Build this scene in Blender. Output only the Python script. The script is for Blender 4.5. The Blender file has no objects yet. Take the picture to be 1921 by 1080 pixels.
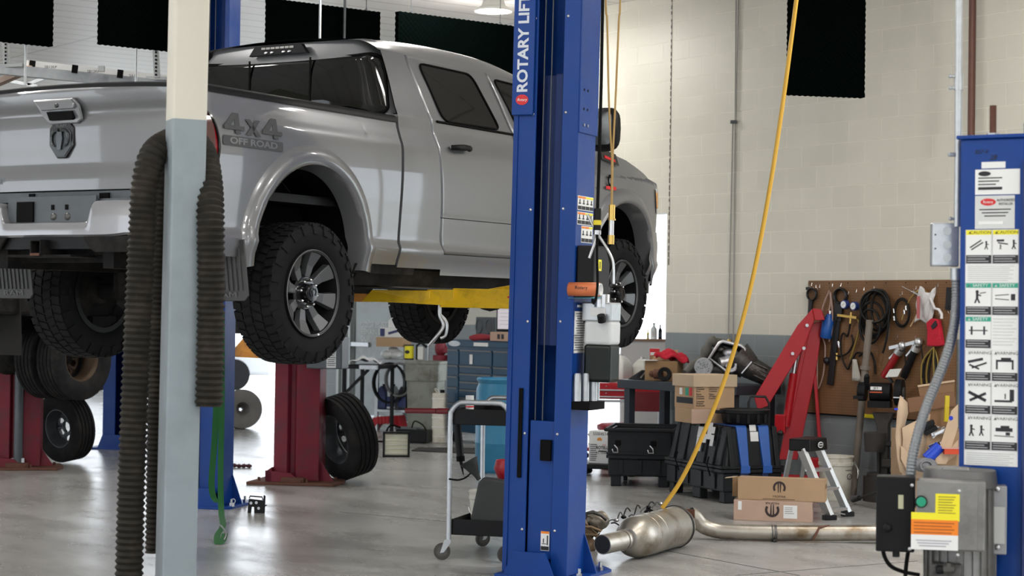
import bpy, bmesh, math, random
from mathutils import Matrix, Vector, Euler
sin, cos, pi, rad = math.sin, math.cos, math.pi, math.radians
random.seed(7)
sc = bpy.context.scene
COL = sc.collection
# ---------------------------------------------------------------- camera
F, CX, CY, HCAM, HOR, ROLL = 3560.0, 960.5, 540.0, 1.65, 587.0, 0.014
PIT = math.atan((HOR - CY) / F)
fw = Vector((0, cos(PIT), sin(PIT))); up0 = Vector((0, -sin(PIT), cos(PIT))); rt0 = Vector((1, 0, 0))
crt = rt0 * cos(ROLL) + up0 * sin(ROLL); cup = up0 * cos(ROLL) - rt0 * sin(ROLL)
CAM = Vector((0, 0, HCAM))
cd = bpy.data.cameras.new('camera'); cam = bpy.data.objects.new('camera', cd); COL.objects.link(cam)
cd.sensor_width = 36.0; cd.lens = F / 1921 * 36.0; cd.clip_end = 300; cd.clip_start = 0.1
R = Matrix((crt, cup, -fw)).transposed()
cam.matrix_world = Matrix.Translation(CAM) @ R.to_4x4()
cd.dof.use_dof = True; cd.dof.focus_distance = 13.2; cd.dof.aperture_fstop = 3.6
sc.camera = cam
# ---------------------------------------------------------------- world, daylight outside
w = bpy.data.worlds.new('overcast_sky'); sc.world = w; w.use_nodes = True
bg = w.node_tree.nodes['Background']; bg.inputs[0].default_value = (0.87, 0.93, 1.0, 1); bg.inputs[1].default_value = 3.9
sc.view_settings.view_transform = 'Standard'; sc.view_settings.look = 'None'
sc.view_settings.exposure = 0.0; sc.view_settings.gamma = 1.0; sc.view_settings.use_curve_mapping = False
LAMP_W = 46.0
sd = bpy.data.lights.new('sun', 'SUN'); sd.energy = 5.0; sd.angle = 0.2; so = bpy.data.objects.new('sun', sd); COL.objects.link(so)
so.rotation_euler = Vector((.798 * .5, .603 * .5, -.87)).to_track_quat('-Z', 'Y').to_euler()
LAMPS = [(-0.24, 20.2), (-4.6, 17.2), (-4.6, 12.2), (-4.6, 7.2), (-0.6, 15.6, .8), (-0.9, 9.6, .45), (-0.6, 5.6, .8), (3.0, 13.6, .9), (4.3, 10.3, 3.2), (3.6, 4.4), (7.2, 7.6), (7.6, 2.6), (-8.8, 15.0), (-9.6, 5.4), (-4.6, 1.5), (0.5, 0.5)]
HC = 5.02   # ceiling height
# ---------------------------------------------------------------- pixel rays (measuring helpers)
def ray(px, py): return crt * ((px - CX) / F) - cup * ((py - CY) / F) + fw
def P(px, py, Y): d = ray(px, py); return CAM + d * (Y / d.y)
def G(px, py, z=0.0): d = ray(px, py); return CAM + d * ((z - HCAM) / d.z)
def PL(px, py, p0, n): d = ray(px, py); return CAM + d * ((Vector(p0) - CAM).dot(n) / d.dot(n))
def mpp(Y): return Y / F      # metres per pixel at depth Y
# ---------------------------------------------------------------- materials
MATS = {}
def mat(name, col, rough=0.5, metal=0.0, var=0.0, vs=8.0, bump=0.0, bs=60.0, coat=0.0, emit=0.0, trans=0.0, dirt=None, ds=3.0, rv=0.0, spec=None, alpha=1.0):
    if name in MATS: return MATS[name]
    m = bpy.data.materials.new(name); m.use_nodes = True; nt = m.node_tree; N = nt.nodes; L = nt.links
    b = N['Principled BSDF']; c = (*col, 1) if len(col) == 3 else col
    b.inputs['Base Color'].default_value = c; b.inputs['Roughness'].default_value = rough; b.inputs['Metallic'].default_value = metal
    b.inputs['Coat Weight'].default_value = coat; b.inputs['Coat Roughness'].default_value = 0.04
    if spec is not None: b.inputs['Specular IOR Level'].default_value = spec
    if trans: b.inputs['Transmission Weight'].default_value = trans
    if alpha < 1: b.inputs['Alpha'].default_value = alpha
    if emit: b.inputs['Emission Color'].default_value = c; b.inputs['Emission Strength'].default_value = emit
    tc = N.new('ShaderNodeTexCoord') if (var or bump or dirt or rv) else None
    if var or dirt or rv:
        nz = N.new('ShaderNodeTexNoise'); nz.inputs['Scale'].default_value = vs; nz.inputs['Detail'].default_value = 6; L.new(tc.outputs['Object'], nz.inputs['Vector'])
        mx = N.new('ShaderNodeMix'); mx.data_type = 'RGBA'
        mx.inputs[6].default_value = tuple(max(0, x * (1 - var)) for x in c[:3]) + (1,); mx.inputs[7].default_value = tuple(min(1, x * (1 + var)) for x in c[:3]) + (1,)
        L.new(nz.outputs['Fac'], mx.inputs[0]); out = mx.outputs[2]
        if dirt:
            n2 = N.new('ShaderNodeTexNoise'); n2.inputs['Scale'].default_value = ds; n2.inputs['Detail'].default_value = 8; n2.inputs['Roughness'].default_value = 0.65
            L.new(tc.outputs['Object'], n2.inputs['Vector'])
            cr = N.new('ShaderNodeValToRGB'); cr.color_ramp.elements[0].position = 0.47; cr.color_ramp.elements[1].position = 0.68
            L.new(n2.outputs['Fac'], cr.inputs[0]); m2 = N.new('ShaderNodeMix'); m2.data_type = 'RGBA'
            L.new(cr.outputs[0], m2.inputs[0]); L.new(out, m2.inputs[6]); m2.inputs[7].default_value = (*dirt, 1); out = m2.outputs[2]
        L.new(out, b.inputs['Base Color'])
        if rv:
            mr = N.new('ShaderNodeMapRange'); L.new(nz.outputs['Fac'], mr.inputs[0]); mr.inputs[1].default_value = 0.3; mr.inputs[2].default_value = 0.7
            mr.inputs[3].default_value = max(0, rough - rv); mr.inputs[4].default_value = min(1, rough + rv); L.new(mr.outputs[0], b.inputs['Roughness'])
    if bump:
        nb = N.new('ShaderNodeTexNoise'); nb.inputs['Scale'].default_value = bs; nb.inputs['Detail'].default_value = 3; L.new(tc.outputs['Object'], nb.inputs['Vector'])
        bp = N.new('ShaderNodeBump'); bp.inputs['Strength'].default_value = bump; bp.inputs['Distance'].default_value = 0.01
        L.new(nb.outputs['Fac'], bp.inputs['Height']); L.new(bp.outputs[0], b.inputs['Normal'])
    MATS[name] = m; return m
silver = mat('silver_paint', (0.165, 0.168, 0.177), 0.32, 0.3, coat=0.8)
bumperp = mat('bumper_paint', (0.27, 0.27, 0.285), 0.30, 0.5, coat=0.8)
rubber = mat('tyre_rubber', (0.011, 0.011, 0.012), 0.7, spec=.12, var=0.35, vs=12, bump=0.1)
rubold = mat('worn_rubber', (0.013, 0.013, 0.014), 0.7, spec=.12, var=0.3, vs=20, dirt=(0.028, 0.026, 0.024), ds=5)
blackp = mat('black_plastic', (0.006, 0.006, 0.007), 0.45, spec=.2, var=0.3, vs=10)
blackm = mat('matt_black', (0.004, 0.004, 0.004), 0.75, spec=.1)
glossb = mat('gloss_black', (0.006, 0.006, 0.007), 0.18, coat=0.3, spec=.4)
under = mat('underbody', (0.011, 0.010, 0.010), 0.7, spec=.12, var=0.5, vs=15, dirt=(0.028, 0.025, 0.022), ds=6)
glassd = mat('tinted_glass', (0.002, 0.0025, 0.0025), 0.03, spec=0.35)
blue = mat('lift_blue', (0.004, 0.044, 0.235), 0.38, spec=.25, var=0.12, vs=5, bump=0.05, bs=120, rv=0.08)
bluedk = mat('lift_blue_shaded', (0.005, 0.02, 0.10), 0.5, spec=.25, var=0.2, vs=6)  # lift blue darkened to paint in the shade inside the column
redl = mat('old_red_paint', (0.17, 0.014, 0.028), 0.5, spec=.3, var=0.2, vs=5, dirt=(0.10, 0.03, 0.035), ds=4, bump=0.05)
redh = mat('hoist_red', (0.42, 0.008, 0.016), 0.36, spec=.35, var=0.08, vs=6)
redc = mat('cabinet_red', (0.40, 0.010, 0.018), 0.38, spec=.35, var=0.12, vs=6)
redr = mat('red_rag', (0.48, 0.010, 0.03), 0.9, var=0.25, vs=20, bump=0.5, bs=60)
yel = mat('arm_yellow', (0.72, 0.45, 0.01), 0.42, var=0.10, vs=6, dirt=(0.52, 0.32, 0.01), ds=9)
orang = mat('rusty_orange', (0.50, 0.20, 0.02), 0.6, var=0.2, vs=7, dirt=(0.10, 0.05, 0.02), ds=8)
hoseY = mat('yellow_hose', (0.66, 0.37, 0.03), 0.42)
hoseG = mat('golden_hose', (0.36, 0.22, 0.06), 0.45)
steel = mat('steel', (0.55, 0.55, 0.56), 0.28, 0.95, var=0.15, vs=20)
galv = mat('galvanised', (0.48, 0.50, 0.52), 0.38, 0.75, var=0.18, vs=25)
chrome = mat('chrome', (0.75, 0.75, 0.76), 0.12, 1.0)
alum = mat('aluminium', (0.62, 0.63, 0.64), 0.33, 0.85, var=0.1, vs=14)
rust = mat('rusty_steel', (0.13, 0.055, 0.035), 0.75, 0.3, var=0.35, vs=20, bump=0.3)
oilm = mat('oily_metal', (0.10, 0.095, 0.09), 0.4, 0.7, var=0.6, vs=22, bump=0.4)
brass = mat('brass', (0.62, 0.42, 0.12), 0.3, 0.9)
cream = mat('cream_paint', (0.62, 0.59, 0.51), 0.5, var=0.04, vs=3, bump=0.06, bs=40)
greyp = mat('bluegrey_paint', (0.245, 0.29, 0.315), 0.45, var=0.05, vs=3, bump=0.06, bs=40, dirt=(0.20, 0.235, 0.25), ds=2.2)
hosem = mat('ribbed_hose', (0.020, 0.018, 0.015), 0.65, spec=.15, var=0.3, vs=9, dirt=(0.040, 0.033, 0.026), ds=6)
card = mat('cardboard', (0.44, 0.29, 0.17), 0.85, var=0.08, vs=8, bump=0.05)
cardp = mat('pale_cardboard', (0.48, 0.33, 0.25), 0.85, var=0.08, vs=8)
cardd = mat('cardboard_inside', (0.33, 0.20, 0.10), 0.9, var=0.1, vs=8)
whitep = mat('white_plastic', (0.74, 0.74, 0.70), 0.5, var=0.05, vs=6)
ivory = mat('bucket_plastic', (0.66, 0.64, 0.56), 0.5, var=0.1, vs=6, dirt=(0.45, 0.40, 0.32), ds=6)
labelw = mat('label_white', (0.78, 0.78, 0.77), 0.6)
labely = mat('label_yellow', (0.85, 0.75, 0.02), 0.55)
labelo = mat('label_orange', (0.85, 0.23, 0.01), 0.55)
labelg = mat('label_green', (0.02, 0.33, 0.22), 0.55)
labelr = mat('label_red', (0.60, 0.015, 0.02), 0.5)
labeln = mat('label_navy', (0.02, 0.03, 0.12), 0.5)
silvl = mat('label_silver', (0.50, 0.50, 0.48), 0.35, 0.5)
ink = mat('ink', (0.012, 0.012, 0.016), 0.6)
bluep = mat('blue_plastic', (0.012, 0.09, 0.36), 0.38, var=0.1, vs=6)
drumb = mat('drum_blue', (0.04, 0.24, 0.42), 0.42, var=0.08, vs=5)
tealc = mat('toolbox_blue', (0.008, 0.05, 0.10), 0.38, 0.2, var=0.15, vs=5)
greyt = mat('bin_grey', (0.24, 0.25, 0.22), 0.6, var=0.12, vs=6, dirt=(0.13, 0.12, 0.09), ds=4)
green = mat('green_strap', (0.008, 0.10, 0.02), 0.8, bump=0.2, bs=200)
cratem = mat('crate_plastic', (0.009, 0.010, 0.012), 0.42, spec=.22, var=0.25, vs=7, bump=0.06)
foam = mat('acoustic_foam', (0.0012, 0.0025, 0.0022), 0.95, spec=0.0)
peg = None
dpfm = mat('scorched_steel', (0.42, 0.39, 0.34), 0.38, 0.85, var=0.25, vs=6, dirt=(0.17, 0.12, 0.07), ds=4)
greyd = mat('dark_grey_steel', (0.09, 0.10, 0.11), 0.5, 0.3, var=0.2, vs=9)
bench = mat('bench_grey', (0.035, 0.042, 0.052), 0.45, 0.1, var=0.2, vs=8)
clearp = mat('cloudy_plastic', (0.80, 0.82, 0.82), 0.35, trans=0.35)
# ---------------------------------------------------------------- mesh builder
class MB:
    def __init__(s): s.v = []; s.f = []; s.mi = []; s.M = Matrix(); s.k = 0
    def at(s, loc=(0, 0, 0), rot=(0, 0, 0)): s.M = Matrix.Translation(Vector(loc)) @ Euler(rot).to_matrix().to_4x4(); return s
    def m(s, M): s.M = M; return s
    def slot(s, k): s.k = k; return s
    def add(s, vs, fs):
        o = len(s.v); M = s.M
        s.v += [tuple(M @ Vector(p)) for p in vs]
        for f in fs: s.f.append(tuple(i + o for i in f)); s.mi.append(s.k)
        return s
    def box(s, c, d, top=(1, 1)):
        x, y, z = c; a, b, h = d[0] / 2, d[1] / 2, d[2] / 2; tx, ty = top
        vs = [(x - a, y - b, z - h), (x + a, y - b, z - h), (x + a, y + b, z - h), (x - a, y + b, z - h), (x - a * tx, y - b * ty, z + h), (x + a * tx, y - b * ty, z + h), (x + a * tx, y + b * ty, z + h), (x - a * tx, y + b * ty, z + h)]
        return s.add(vs, [(3, 2, 1, 0), (4, 5, 6, 7), (0, 1, 5, 4), (1, 2, 6, 5), (2, 3, 7, 6), (3, 0, 4, 7)])
    def bar(s, a, b, wd, th, up=(0, 0, 1)):     # rectangular bar from a to b
        a, b = Vector(a), Vector(b); d = b - a; L = d.length; d.normalize(); u = Vector(up)
        if abs(d.dot(u)) > 0.98: u = Vector((1, 0, 0))
        x = d.cross(u).normalized(); z = x.cross(d)
        vs = [tuple(p + x * (sx * wd / 2) + z * (sz * th / 2)) for p in (a, b) for sx, sz in ((-1, -1), (1, -1), (1, 1), (-1, 1))]
        return s.add(vs, [(3, 2, 1, 0), (4, 5, 6, 7), (0, 1, 5, 4), (1, 2, 6, 5), (2, 3, 7, 6), (3, 0, 4, 7)])
    def prism(s, pts, z0, z1, plane='xy'):
        n = len(pts)
        def q(p, z): return {'xy': (p[0], p[1], z), 'xz': (p[0], z, p[1]), 'yz': (z, p[0], p[1])}[plane]
        vs = [q(p, z0) for p in pts] + [q(p, z1) for p in pts]
        return s.add(vs, [tuple(range(n - 1, -1, -1)), tuple(range(n, 2 * n))] + [(i, (i + 1) % n, n + (i + 1) % n, n + i) for i in range(n)])
    def tube(s, path, r, n=8, closed=False, caps=True, flat=None):
        P_ = [Vector(p) for p in path]; m_ = len(P_); vs = []; nrm = None
        for i, p in enumerate(P_):
            if closed: t = P_[(i + 1) % m_] - P_[i - 1]
            else: t = P_[min(i + 1, m_ - 1)] - P_[max(i - 1, 0)]
            if t.length < 1e-9: t = Vector((0, 0, 1))
            t.normalize()
            if nrm is None:
                nrm = Vector((0, 0, 1)) if abs(t.z) < 0.9 else Vector((1, 0, 0))
            nrm = (nrm - t * nrm.dot(t))
            if nrm.length < 1e-6: nrm = t.orthogonal()
            nrm.normalize(); bi = t.cross(nrm); rr = r(i) if callable(r) else (r[i] if isinstance(r, (list, tuple)) else r)
            fx, fy = flat or (1, 1)
            vs += [tuple(p + (nrm * (cos(2 * pi * j / n) * fx) + bi * (sin(2 * pi * j / n) * fy)) * rr) for j in range(n)]
        fs = []
        for i in range(m_ if closed else m_ - 1):
            a = i * n; b = ((i + 1) % m_) * n
            fs += [(a + j, a + (j + 1) % n, b + (j + 1) % n, b + j) for j in range(n)]
        if caps and not closed: fs += [tuple(range(n - 1, -1, -1)), tuple((m_ - 1) * n + j for j in range(n))]
        return s.add(vs, fs)
    def cyl(s, a, b, r, n=16, r2=None): return s.tube([a, b], [r, r if r2 is None else r2], n)
    def lathe(s, prof, n=32, axis='z', c=(0, 0, 0), closed=False):
        vs = []; m_ = len(prof)
        for i in range(n):
            t = 2 * pi * i / n
            for r, z in prof:
                x, y = r * cos(t), r * sin(t)
                q = {'z': (x, y, z), 'y': (x, z, y), 'x': (z, x, y)}[axis]
                vs.append((q[0] + c[0], q[1] + c[1], q[2] + c[2]))
        fs = []
        for i in range(n):
            a = i * m_; b = ((i + 1) % n) * m_
            for j in range(m_ if closed else m_ - 1):
                k = (j + 1) % m_; f = (a + j, b + j, b + k, a + k)
                fs.append(f if axis != 'y' else f[::-1])
        return s.add(vs, fs)
    def grid(s, fn, nu, nv, flip=False, cu=False):
        vs = [tuple(fn(i / nu, j / nv)) for i in range(nu + (0 if cu else 1)) for j in range(nv + 1)]; fs = []
        for i in range(nu):
            for j in range(nv):
                a = i * (nv + 1) + j; b = ((i + 1) % (nu if cu else nu + 1)) * (nv + 1) + j
                f = (a, b, b + 1, a + 1); fs.append(f[::-1] if flip else f)
        return s.add(vs, fs)
    def patch(s, rows, flip=False):      # list of equal-length point rows
        n = len(rows[0]); vs = [tuple(p) for r_ in rows for p in r_]; fs = []
        for i in range(len(rows) - 1):
            for j in range(n - 1):
                f = (i * n + j, i * n + j + 1, (i + 1) * n + j + 1, (i + 1) * n + j); fs.append(f[::-1] if flip else f)
        return s.add(vs, fs)
    def sphere(s, c, r, n=12, sc_=(1, 1, 1)):
        def fn(u, v): t = 2 * pi * u; p = -pi / 2 + pi * v; return (c[0] + r * sc_[0] * cos(p) * cos(t), c[1] + r * sc_[1] * cos(p) * sin(t), c[2] + r * sc_[2] * sin(p))
        return s.grid(fn, n, n // 2, cu=True)
    def build(s, name, mats, parent=None, smooth=None, bev=0.0, seg=2, solid=0.0, loc=None, rot=None):
        me = bpy.data.meshes.new(name); me.from_pydata(s.v, [], s.f)
        mats = mats if isinstance(mats, (list, tuple)) else [mats]
        for q in mats: me.materials.append(q)
        if len(mats) > 1: me.polygons.foreach_set('material_index', s.mi)
        if smooth is not None:
            me.polygons.foreach_set('use_smooth', [True] * len(me.polygons)); me.set_sharp_from_angle(angle=rad(smooth))
        me.update(); o = bpy.data.objects.new(name, me); COL.objects.link(o)
        if parent is not None: o.parent = parent
        if loc is not None: o.location = loc
        if rot is not None: o.rotation_euler = rot
        if solid: md = o.modifiers.new('solid', 'SOLIDIFY'); md.thickness = solid; md.offset = 0
        if bev: md = o.modifiers.new('bevel', 'BEVEL'); md.width = bev; md.segments = seg; md.limit_method = 'ANGLE'; md.angle_limit = rad(40)
        return o
def thing(name, label, cat, loc=(0, 0, 0), rz=0.0, group=None):
    o = bpy.data.objects.new(name, None); COL.objects.link(o); o.location = loc; o.rotation_euler = (0, 0, rz); o.empty_display_size = 0.1
    return tag(o, label, cat, group)
def tag(o, label, cat, group=None, kind=None):
    o['label'] = label; o['category'] = cat
    if group: o['group'] = group
    if kind: o['kind'] = kind
    return o
def struct(o): o['kind'] = 'structure'; return o
def children(o): return [c for c in bpy.data.objects if c.parent == o]
def dup(o, loc=None, rz=None, label=None):
    def cp(a, par):
        c = a.copy(); COL.objects.link(c); c.parent = par
        for ch in kids.get(a.name, []): cp(ch, c)
        return c
    kids = {}
    for c in bpy.data.objects:
        if c.parent: kids.setdefault(c.parent.name, []).append(c)
    r = cp(o, None)
    if loc is not None: r.location = loc
    if rz is not None: r.rotation_euler = (0, 0, rz)
    if label: r['label'] = label
    return r
def frame(origin, xdir, up=(0, 0, 1)):      # matrix: x along xdir, z along up, y = z cross x
    x = Vector(xdir).normalized(); z = Vector(up); z = (z - x * z.dot(x)).normalized(); y = z.cross(x)
    return Matrix.Translation(Vector(origin)) @ Matrix((x, y, z)).transposed().to_4x4()
def text(name, s, size, M, m, parent=None, ext=0.0006, off=0.0, ax=1.0, align='CENTER', shear=0.0):
    # text lies in the xz plane of M facing -y
    cu = bpy.data.curves.new(name, 'FONT'); cu.body = s; cu.size = size; cu.extrude = ext; cu.offset = off; cu.align_x = align; cu.align_y = 'CENTER'; cu.shear = shear; cu.resolution_u = 3
    t = bpy.data.objects.new('tmp', cu); COL.objects.link(t); dg = bpy.context.evaluated_depsgraph_get(); dg.update()
    me = bpy.data.meshes.new_from_object(t.evaluated_get(dg)); bpy.data.objects.remove(t); me.materials.clear(); me.materials.append(m)
    me.transform(M @ Matrix.Rotation(pi / 2, 4, 'X') @ Matrix.Diagonal((ax, 1, 1, 1)))
    o = bpy.data.objects.new(name, me); COL.objects.link(o)
    if parent is not None: o.parent = parent
    return o
def smooth_path(pts, n=8, closed=False):     # Catmull-Rom
    P_ = [Vector(p) for p in pts]; out = []; m_ = len(P_)
    for i in range(m_ if closed else m_ - 1):
        g = (lambda k: P_[k % m_]) if closed else (lambda k: P_[max(0, min(m_ - 1, k))])
        a, b, c, d = g(i - 1), g(i), g(i + 1), g(i + 2)
        for k in range(n):
            t = k / n; out.append(0.5 * ((2 * b) + (c - a) * t + (2 * a - 5 * b + 4 * c - d) * t * t + (3 * b - a - 3 * c + d) * t ** 3))
    if not closed: out.append(P_[-1])
    return out
def rrect(w_, h_, r, n=4, cx=0, cy=0):       # rounded rectangle outline
    o = []
    for qx, qy, a0 in ((1, 1, 0), (-1, 1, 90), (-1, -1, 180), (1, -1, 270)):
        for k in range(n + 1):
            a = rad(a0 + 90 * k / n); o.append((cx + qx * (w_ / 2 - r) + r * cos(a), cy + qy * (h_ / 2 - r) + r * sin(a)))
    return o
def lines(mb, x0, x1, z0, z1, n, y, th=0.4, rag=0.25):   # rows of small print as thin bars, facing -y
    h = (z1 - z0) / n
    for i in range(n):
        zz = z0 + h * (i + 0.5); xe = x1 - (x1 - x0) * rag * random.random(); mb.box(((x0 + xe) / 2, y, zz), (xe - x0, 0.0008, h * th))
# ================================================================ SETTING
WD = Vector((.603, -.798, 0)); WP = Vector((3.39, 17.5, 0)); WN = Vector((.798, .603, 0))   # long block wall: direction, point, outward
WANG = math.atan2(WD.y, WD.x)
def Wp(t, z=0.0, off=0.0): return WP + WD * t - WN * off + Vector((0, 0, z))
def Wpx(px, py, off=0.0):
    q = PL(px, py, WP - WN * off, WN); return ((q - WP).dot(WD), q.z)
def block_mat():
    m = bpy.data.materials.new('painted_block'); m.use_nodes = True; N = m.node_tree.nodes; L = m.node_tree.links; b = N['Principled BSDF']
    tc = N.new('ShaderNodeTexCoord'); sx = N.new('ShaderNodeSeparateXYZ'); L.new(tc.outputs['Object'], sx.inputs[0])
    ad = N.new('ShaderNodeMath'); ad.operation = 'ADD'; ad.inputs[1].default_value = 0.154; L.new(sx.outputs[2], ad.inputs[0])
    cb = N.new('ShaderNodeCombineXYZ'); L.new(sx.outputs[0], cb.inputs[0]); L.new(ad.outputs[0], cb.inputs[1])
    br = N.new('ShaderNodeTexBrick'); L.new(cb.outputs[0], br.inputs['Vector']); br.inputs['Scale'].default_value = 1.0
    br.inputs['Brick Width'].default_value = 0.406; br.inputs['Row Height'].default_value = 0.203; br.inputs['Mortar Size'].default_value = 0.0045; br.inputs['Mortar Smooth'].default_value = 0.3
    br.inputs['Color1'].default_value = (1, 1, 1, 1); br.inputs['Color2'].default_value = (0.955, 0.955, 0.95, 1); br.inputs['Mortar'].default_value = (1.20, 1.20, 1.19, 1)
    gt = N.new('ShaderNodeMath'); gt.operation = 'GREATER_THAN'; gt.inputs[1].default_value = 1.472; L.new(sx.outputs[2], gt.inputs[0])
    mx = N.new('ShaderNodeMix'); mx.data_type = 'RGBA'; L.new(gt.outputs[0], mx.inputs[0]); mx.inputs[6].default_value = (0.235, 0.265, 0.275, 1); mx.inputs[7].default_value = (0.66, 0.635, 0.55, 1)
    nz = N.new('ShaderNodeTexNoise'); nz.inputs['Scale'].default_value = 1.3; nz.inputs['Detail'].default_value = 7; L.new(tc.outputs['Object'], nz.inputs['Vector'])
    cr = N.new('ShaderNodeMapRange'); cr.inputs[1].default_value = 0.3; cr.inputs[2].default_value = 0.7; cr.inputs[3].default_value = 0.92; cr.inputs[4].default_value = 1.0; L.new(nz.outputs[0], cr.inputs[0])
    m1 = N.new('ShaderNodeMix'); m1.data_type = 'RGBA'; m1.blend_type = 'MULTIPLY'; m1.inputs[0].default_value = 1; L.new(mx.outputs[2], m1.inputs[6]); L.new(br.outputs['Color'], m1.inputs[7])
    m2 = N.new('ShaderNodeMix'); m2.data_type = 'RGBA'; m2.blend_type = 'MULTIPLY'; m2.inputs[0].default_value = 1; L.new(m1.outputs[2], m2.inputs[6]); L.new(cr.outputs[0], m2.inputs[7])
    L.new(m2.outputs[2], b.inputs['Base Color']); b.inputs['Roughness'].default_value = 0.45
    n3 = N.new('ShaderNodeTexNoise'); n3.inputs['Scale'].default_value = 45; L.new(tc.outputs['Object'], n3.inputs['Vector'])
    am = N.new('ShaderNodeMath'); am.operation = 'MULTIPLY_ADD'; L.new(n3.outputs[0], am.inputs[0]); am.inputs[1].default_value = 0.12
    iv = N.new('ShaderNodeMath'); iv.operation = 'MULTIPLY'; iv.inputs[1].default_value = -1.0; L.new(br.outputs['Fac'], iv.inputs[0]); L.new(iv.outputs[0], am.inputs[2])
    bp = N.new('ShaderNodeBump'); bp.inputs['Strength'].default_value = 0.7; bp.inputs['Distance'].default_value = 0.006; L.new(am.outputs[0], bp.inputs['Height']); L.new(bp.outputs[0], b.inputs['Normal'])
    return m
def floor_mat():
    m = bpy.data.materials.new('sealed_concrete'); m.use_nodes = True; N = m.node_tree.nodes; L = m.node_tree.links; b = N['Principled BSDF']
    tc = N.new('ShaderNodeTexCoord'); mp = N.new('ShaderNodeMapping'); L.new(tc.outputs['Object'], mp.inputs[0]); mp.inputs['Rotation'].default_value = (0, 0, rad(25)); mp.inputs['Scale'].default_value = (1, 2.2, 1)
    n1 = N.new('ShaderNodeTexNoise'); n1.inputs['Scale'].default_value = 0.8; n1.inputs['Detail'].default_value = 9; n1.inputs['Roughness'].default_value = 0.62; L.new(mp.outputs[0], n1.inputs['Vector'])
    cr = N.new('ShaderNodeValToRGB'); e = cr.color_ramp.elements; e[0].position = 0.30; e[0].color = (0.20, 0.195, 0.185, 1); e[1].position = 0.62; e[1].color = (0.44, 0.435, 0.42, 1); L.new(n1.outputs[0], cr.inputs[0])
    n2 = N.new('ShaderNodeTexNoise'); n2.inputs['Scale'].default_value = 9; n2.inputs['Detail'].default_value = 10; n2.inputs['Roughness'].default_value = 0.75; L.new(mp.outputs[0], n2.inputs['Vector'])
    c2 = N.new('ShaderNodeValToRGB'); e = c2.color_ramp.elements; e[0].position = 0.66; e[0].color = (1, 1, 1, 1); e[1].position = 0.74; e[1].color = (0.55, 0.52, 0.5, 1); L.new(n2.outputs[0], c2.inputs[0])
    mu = N.new('ShaderNodeMix'); mu.data_type = 'RGBA'; mu.blend_type = 'MULTIPLY'; mu.inputs[0].default_value = 1; L.new(cr.outputs[0], mu.inputs[6]); L.new(c2.outputs[0], mu.inputs[7])
    L.new(mu.outputs[2], b.inputs['Base Color'])
    mr = N.new('ShaderNodeMapRange'); L.new(n1.outputs[0], mr.inputs[0]); mr.inputs[1].default_value = 0.3; mr.inputs[2].default_value = 0.7; mr.inputs[3].default_value = 0.34; mr.inputs[4].default_value = 0.17; L.new(mr.outputs[0], b.inputs['Roughness'])
    bp = N.new('ShaderNodeBump'); bp.inputs['Strength'].default_value = 0.12; bp.inputs['Distance'].default_value = 0.01; L.new(n2.outputs[0], bp.inputs['Height']); L.new(bp.outputs[0], b.inputs['Normal'])
    return m
def ceil_mat():
    m = bpy.data.materials.new('white_metal_ceiling'); m.use_nodes = True; N = m.node_tree.nodes; L = m.node_tree.links; b = N['Principled BSDF']
    tc = N.new('ShaderNodeTexCoord'); br = N.new('ShaderNodeTexBrick'); L.new(tc.outputs['Object'], br.inputs['Vector']); br.inputs['Scale'].default_value = 1.0; br.offset = 0.0
    br.inputs['Brick Width'].default_value = 0.42; br.inputs['Row Height'].default_value = 3.2; br.inputs['Mortar Size'].default_value = 0.012
    br.inputs['Color1'].default_value = (0.86, 0.83, 0.81, 1); br.inputs['Color2'].default_value = (0.83, 0.80, 0.78, 1); br.inputs['Mortar'].default_value = (0.42, 0.40, 0.39, 1)
    L.new(br.outputs['Color'], b.inputs['Base Color']); b.inputs['Roughness'].default_value = 0.4
    bp = N.new('ShaderNodeBump'); bp.inputs['Strength'].default_value = 0.5; bp.inputs['Distance'].default_value = 0.02; bp.invert = True; L.new(br.outputs['Fac'], bp.inputs['Height']); L.new(bp.outputs[0], b.inputs['Normal'])
    return m
blockm = block_mat(); floorm = floor_mat(); ceilm = ceil_mat()
def slab(name, p0, p1, z0, z1, m):       # rectangle in the wall-aligned frame (t along the wall, d into the room)
    (t0, d0), (t1, d1) = p0, p1
    o = MB().box(((t0 + t1) / 2, (d0 + d1) / 2, (z0 + z1) / 2), (abs(t1 - t0), abs(d1 - d0), z1 - z0)).build(name, m, loc=WP, rot=(0, 0, WANG)); return struct(o)
T0, T1, DD, J = -26.0, 17.0, -19.0, 3.0     # room extents; the room lies at local y < 0, its far part reaches J deeper
slab('floor', (T0 - .2, DD), (T1, J + 0.2), -0.2, 0, floorm)
slab('ceiling', (T0 - .2, DD), (T1, J + 0.2), HC, HC + 0.15, ceilm)
outc = mat('outside_concrete', (0.62, 0.62, 0.60), 0.8, var=0.05)
struct(MB().box((0, 0, -0.27), (200, 200, 0.12)).build('ground_outside', outc))
grassm = mat('grass', (0.10, 0.22, 0.04), 0.9, var=0.4, vs=3)
tg = MB().box((6, 14, -0.19), (26, 10, 0.1)).build('lawn', grassm, loc=WP, rot=(0, 0, WANG)); struct(tg)
def wall_run(name, tA, tB, openings, d):
    mb = MB(); tprev = tA
    for a, b_, z0, z1 in openings:
        if a > tprev: mb.box(((tprev + a) / 2, d + 0.1, HC / 2), (a - tprev, 0.2, HC))
        mb.box(((a + b_) / 2, d + 0.1, (z1 + HC) / 2), (b_ - a, 0.2, HC - z1)); tprev = b_
    mb.box(((tprev + tB) / 2, d + 0.1, HC / 2), (tB - tprev, 0.2, HC)); return struct(mb.build(name, blockm, loc=WP, rot=(0, 0, WANG)))
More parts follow.
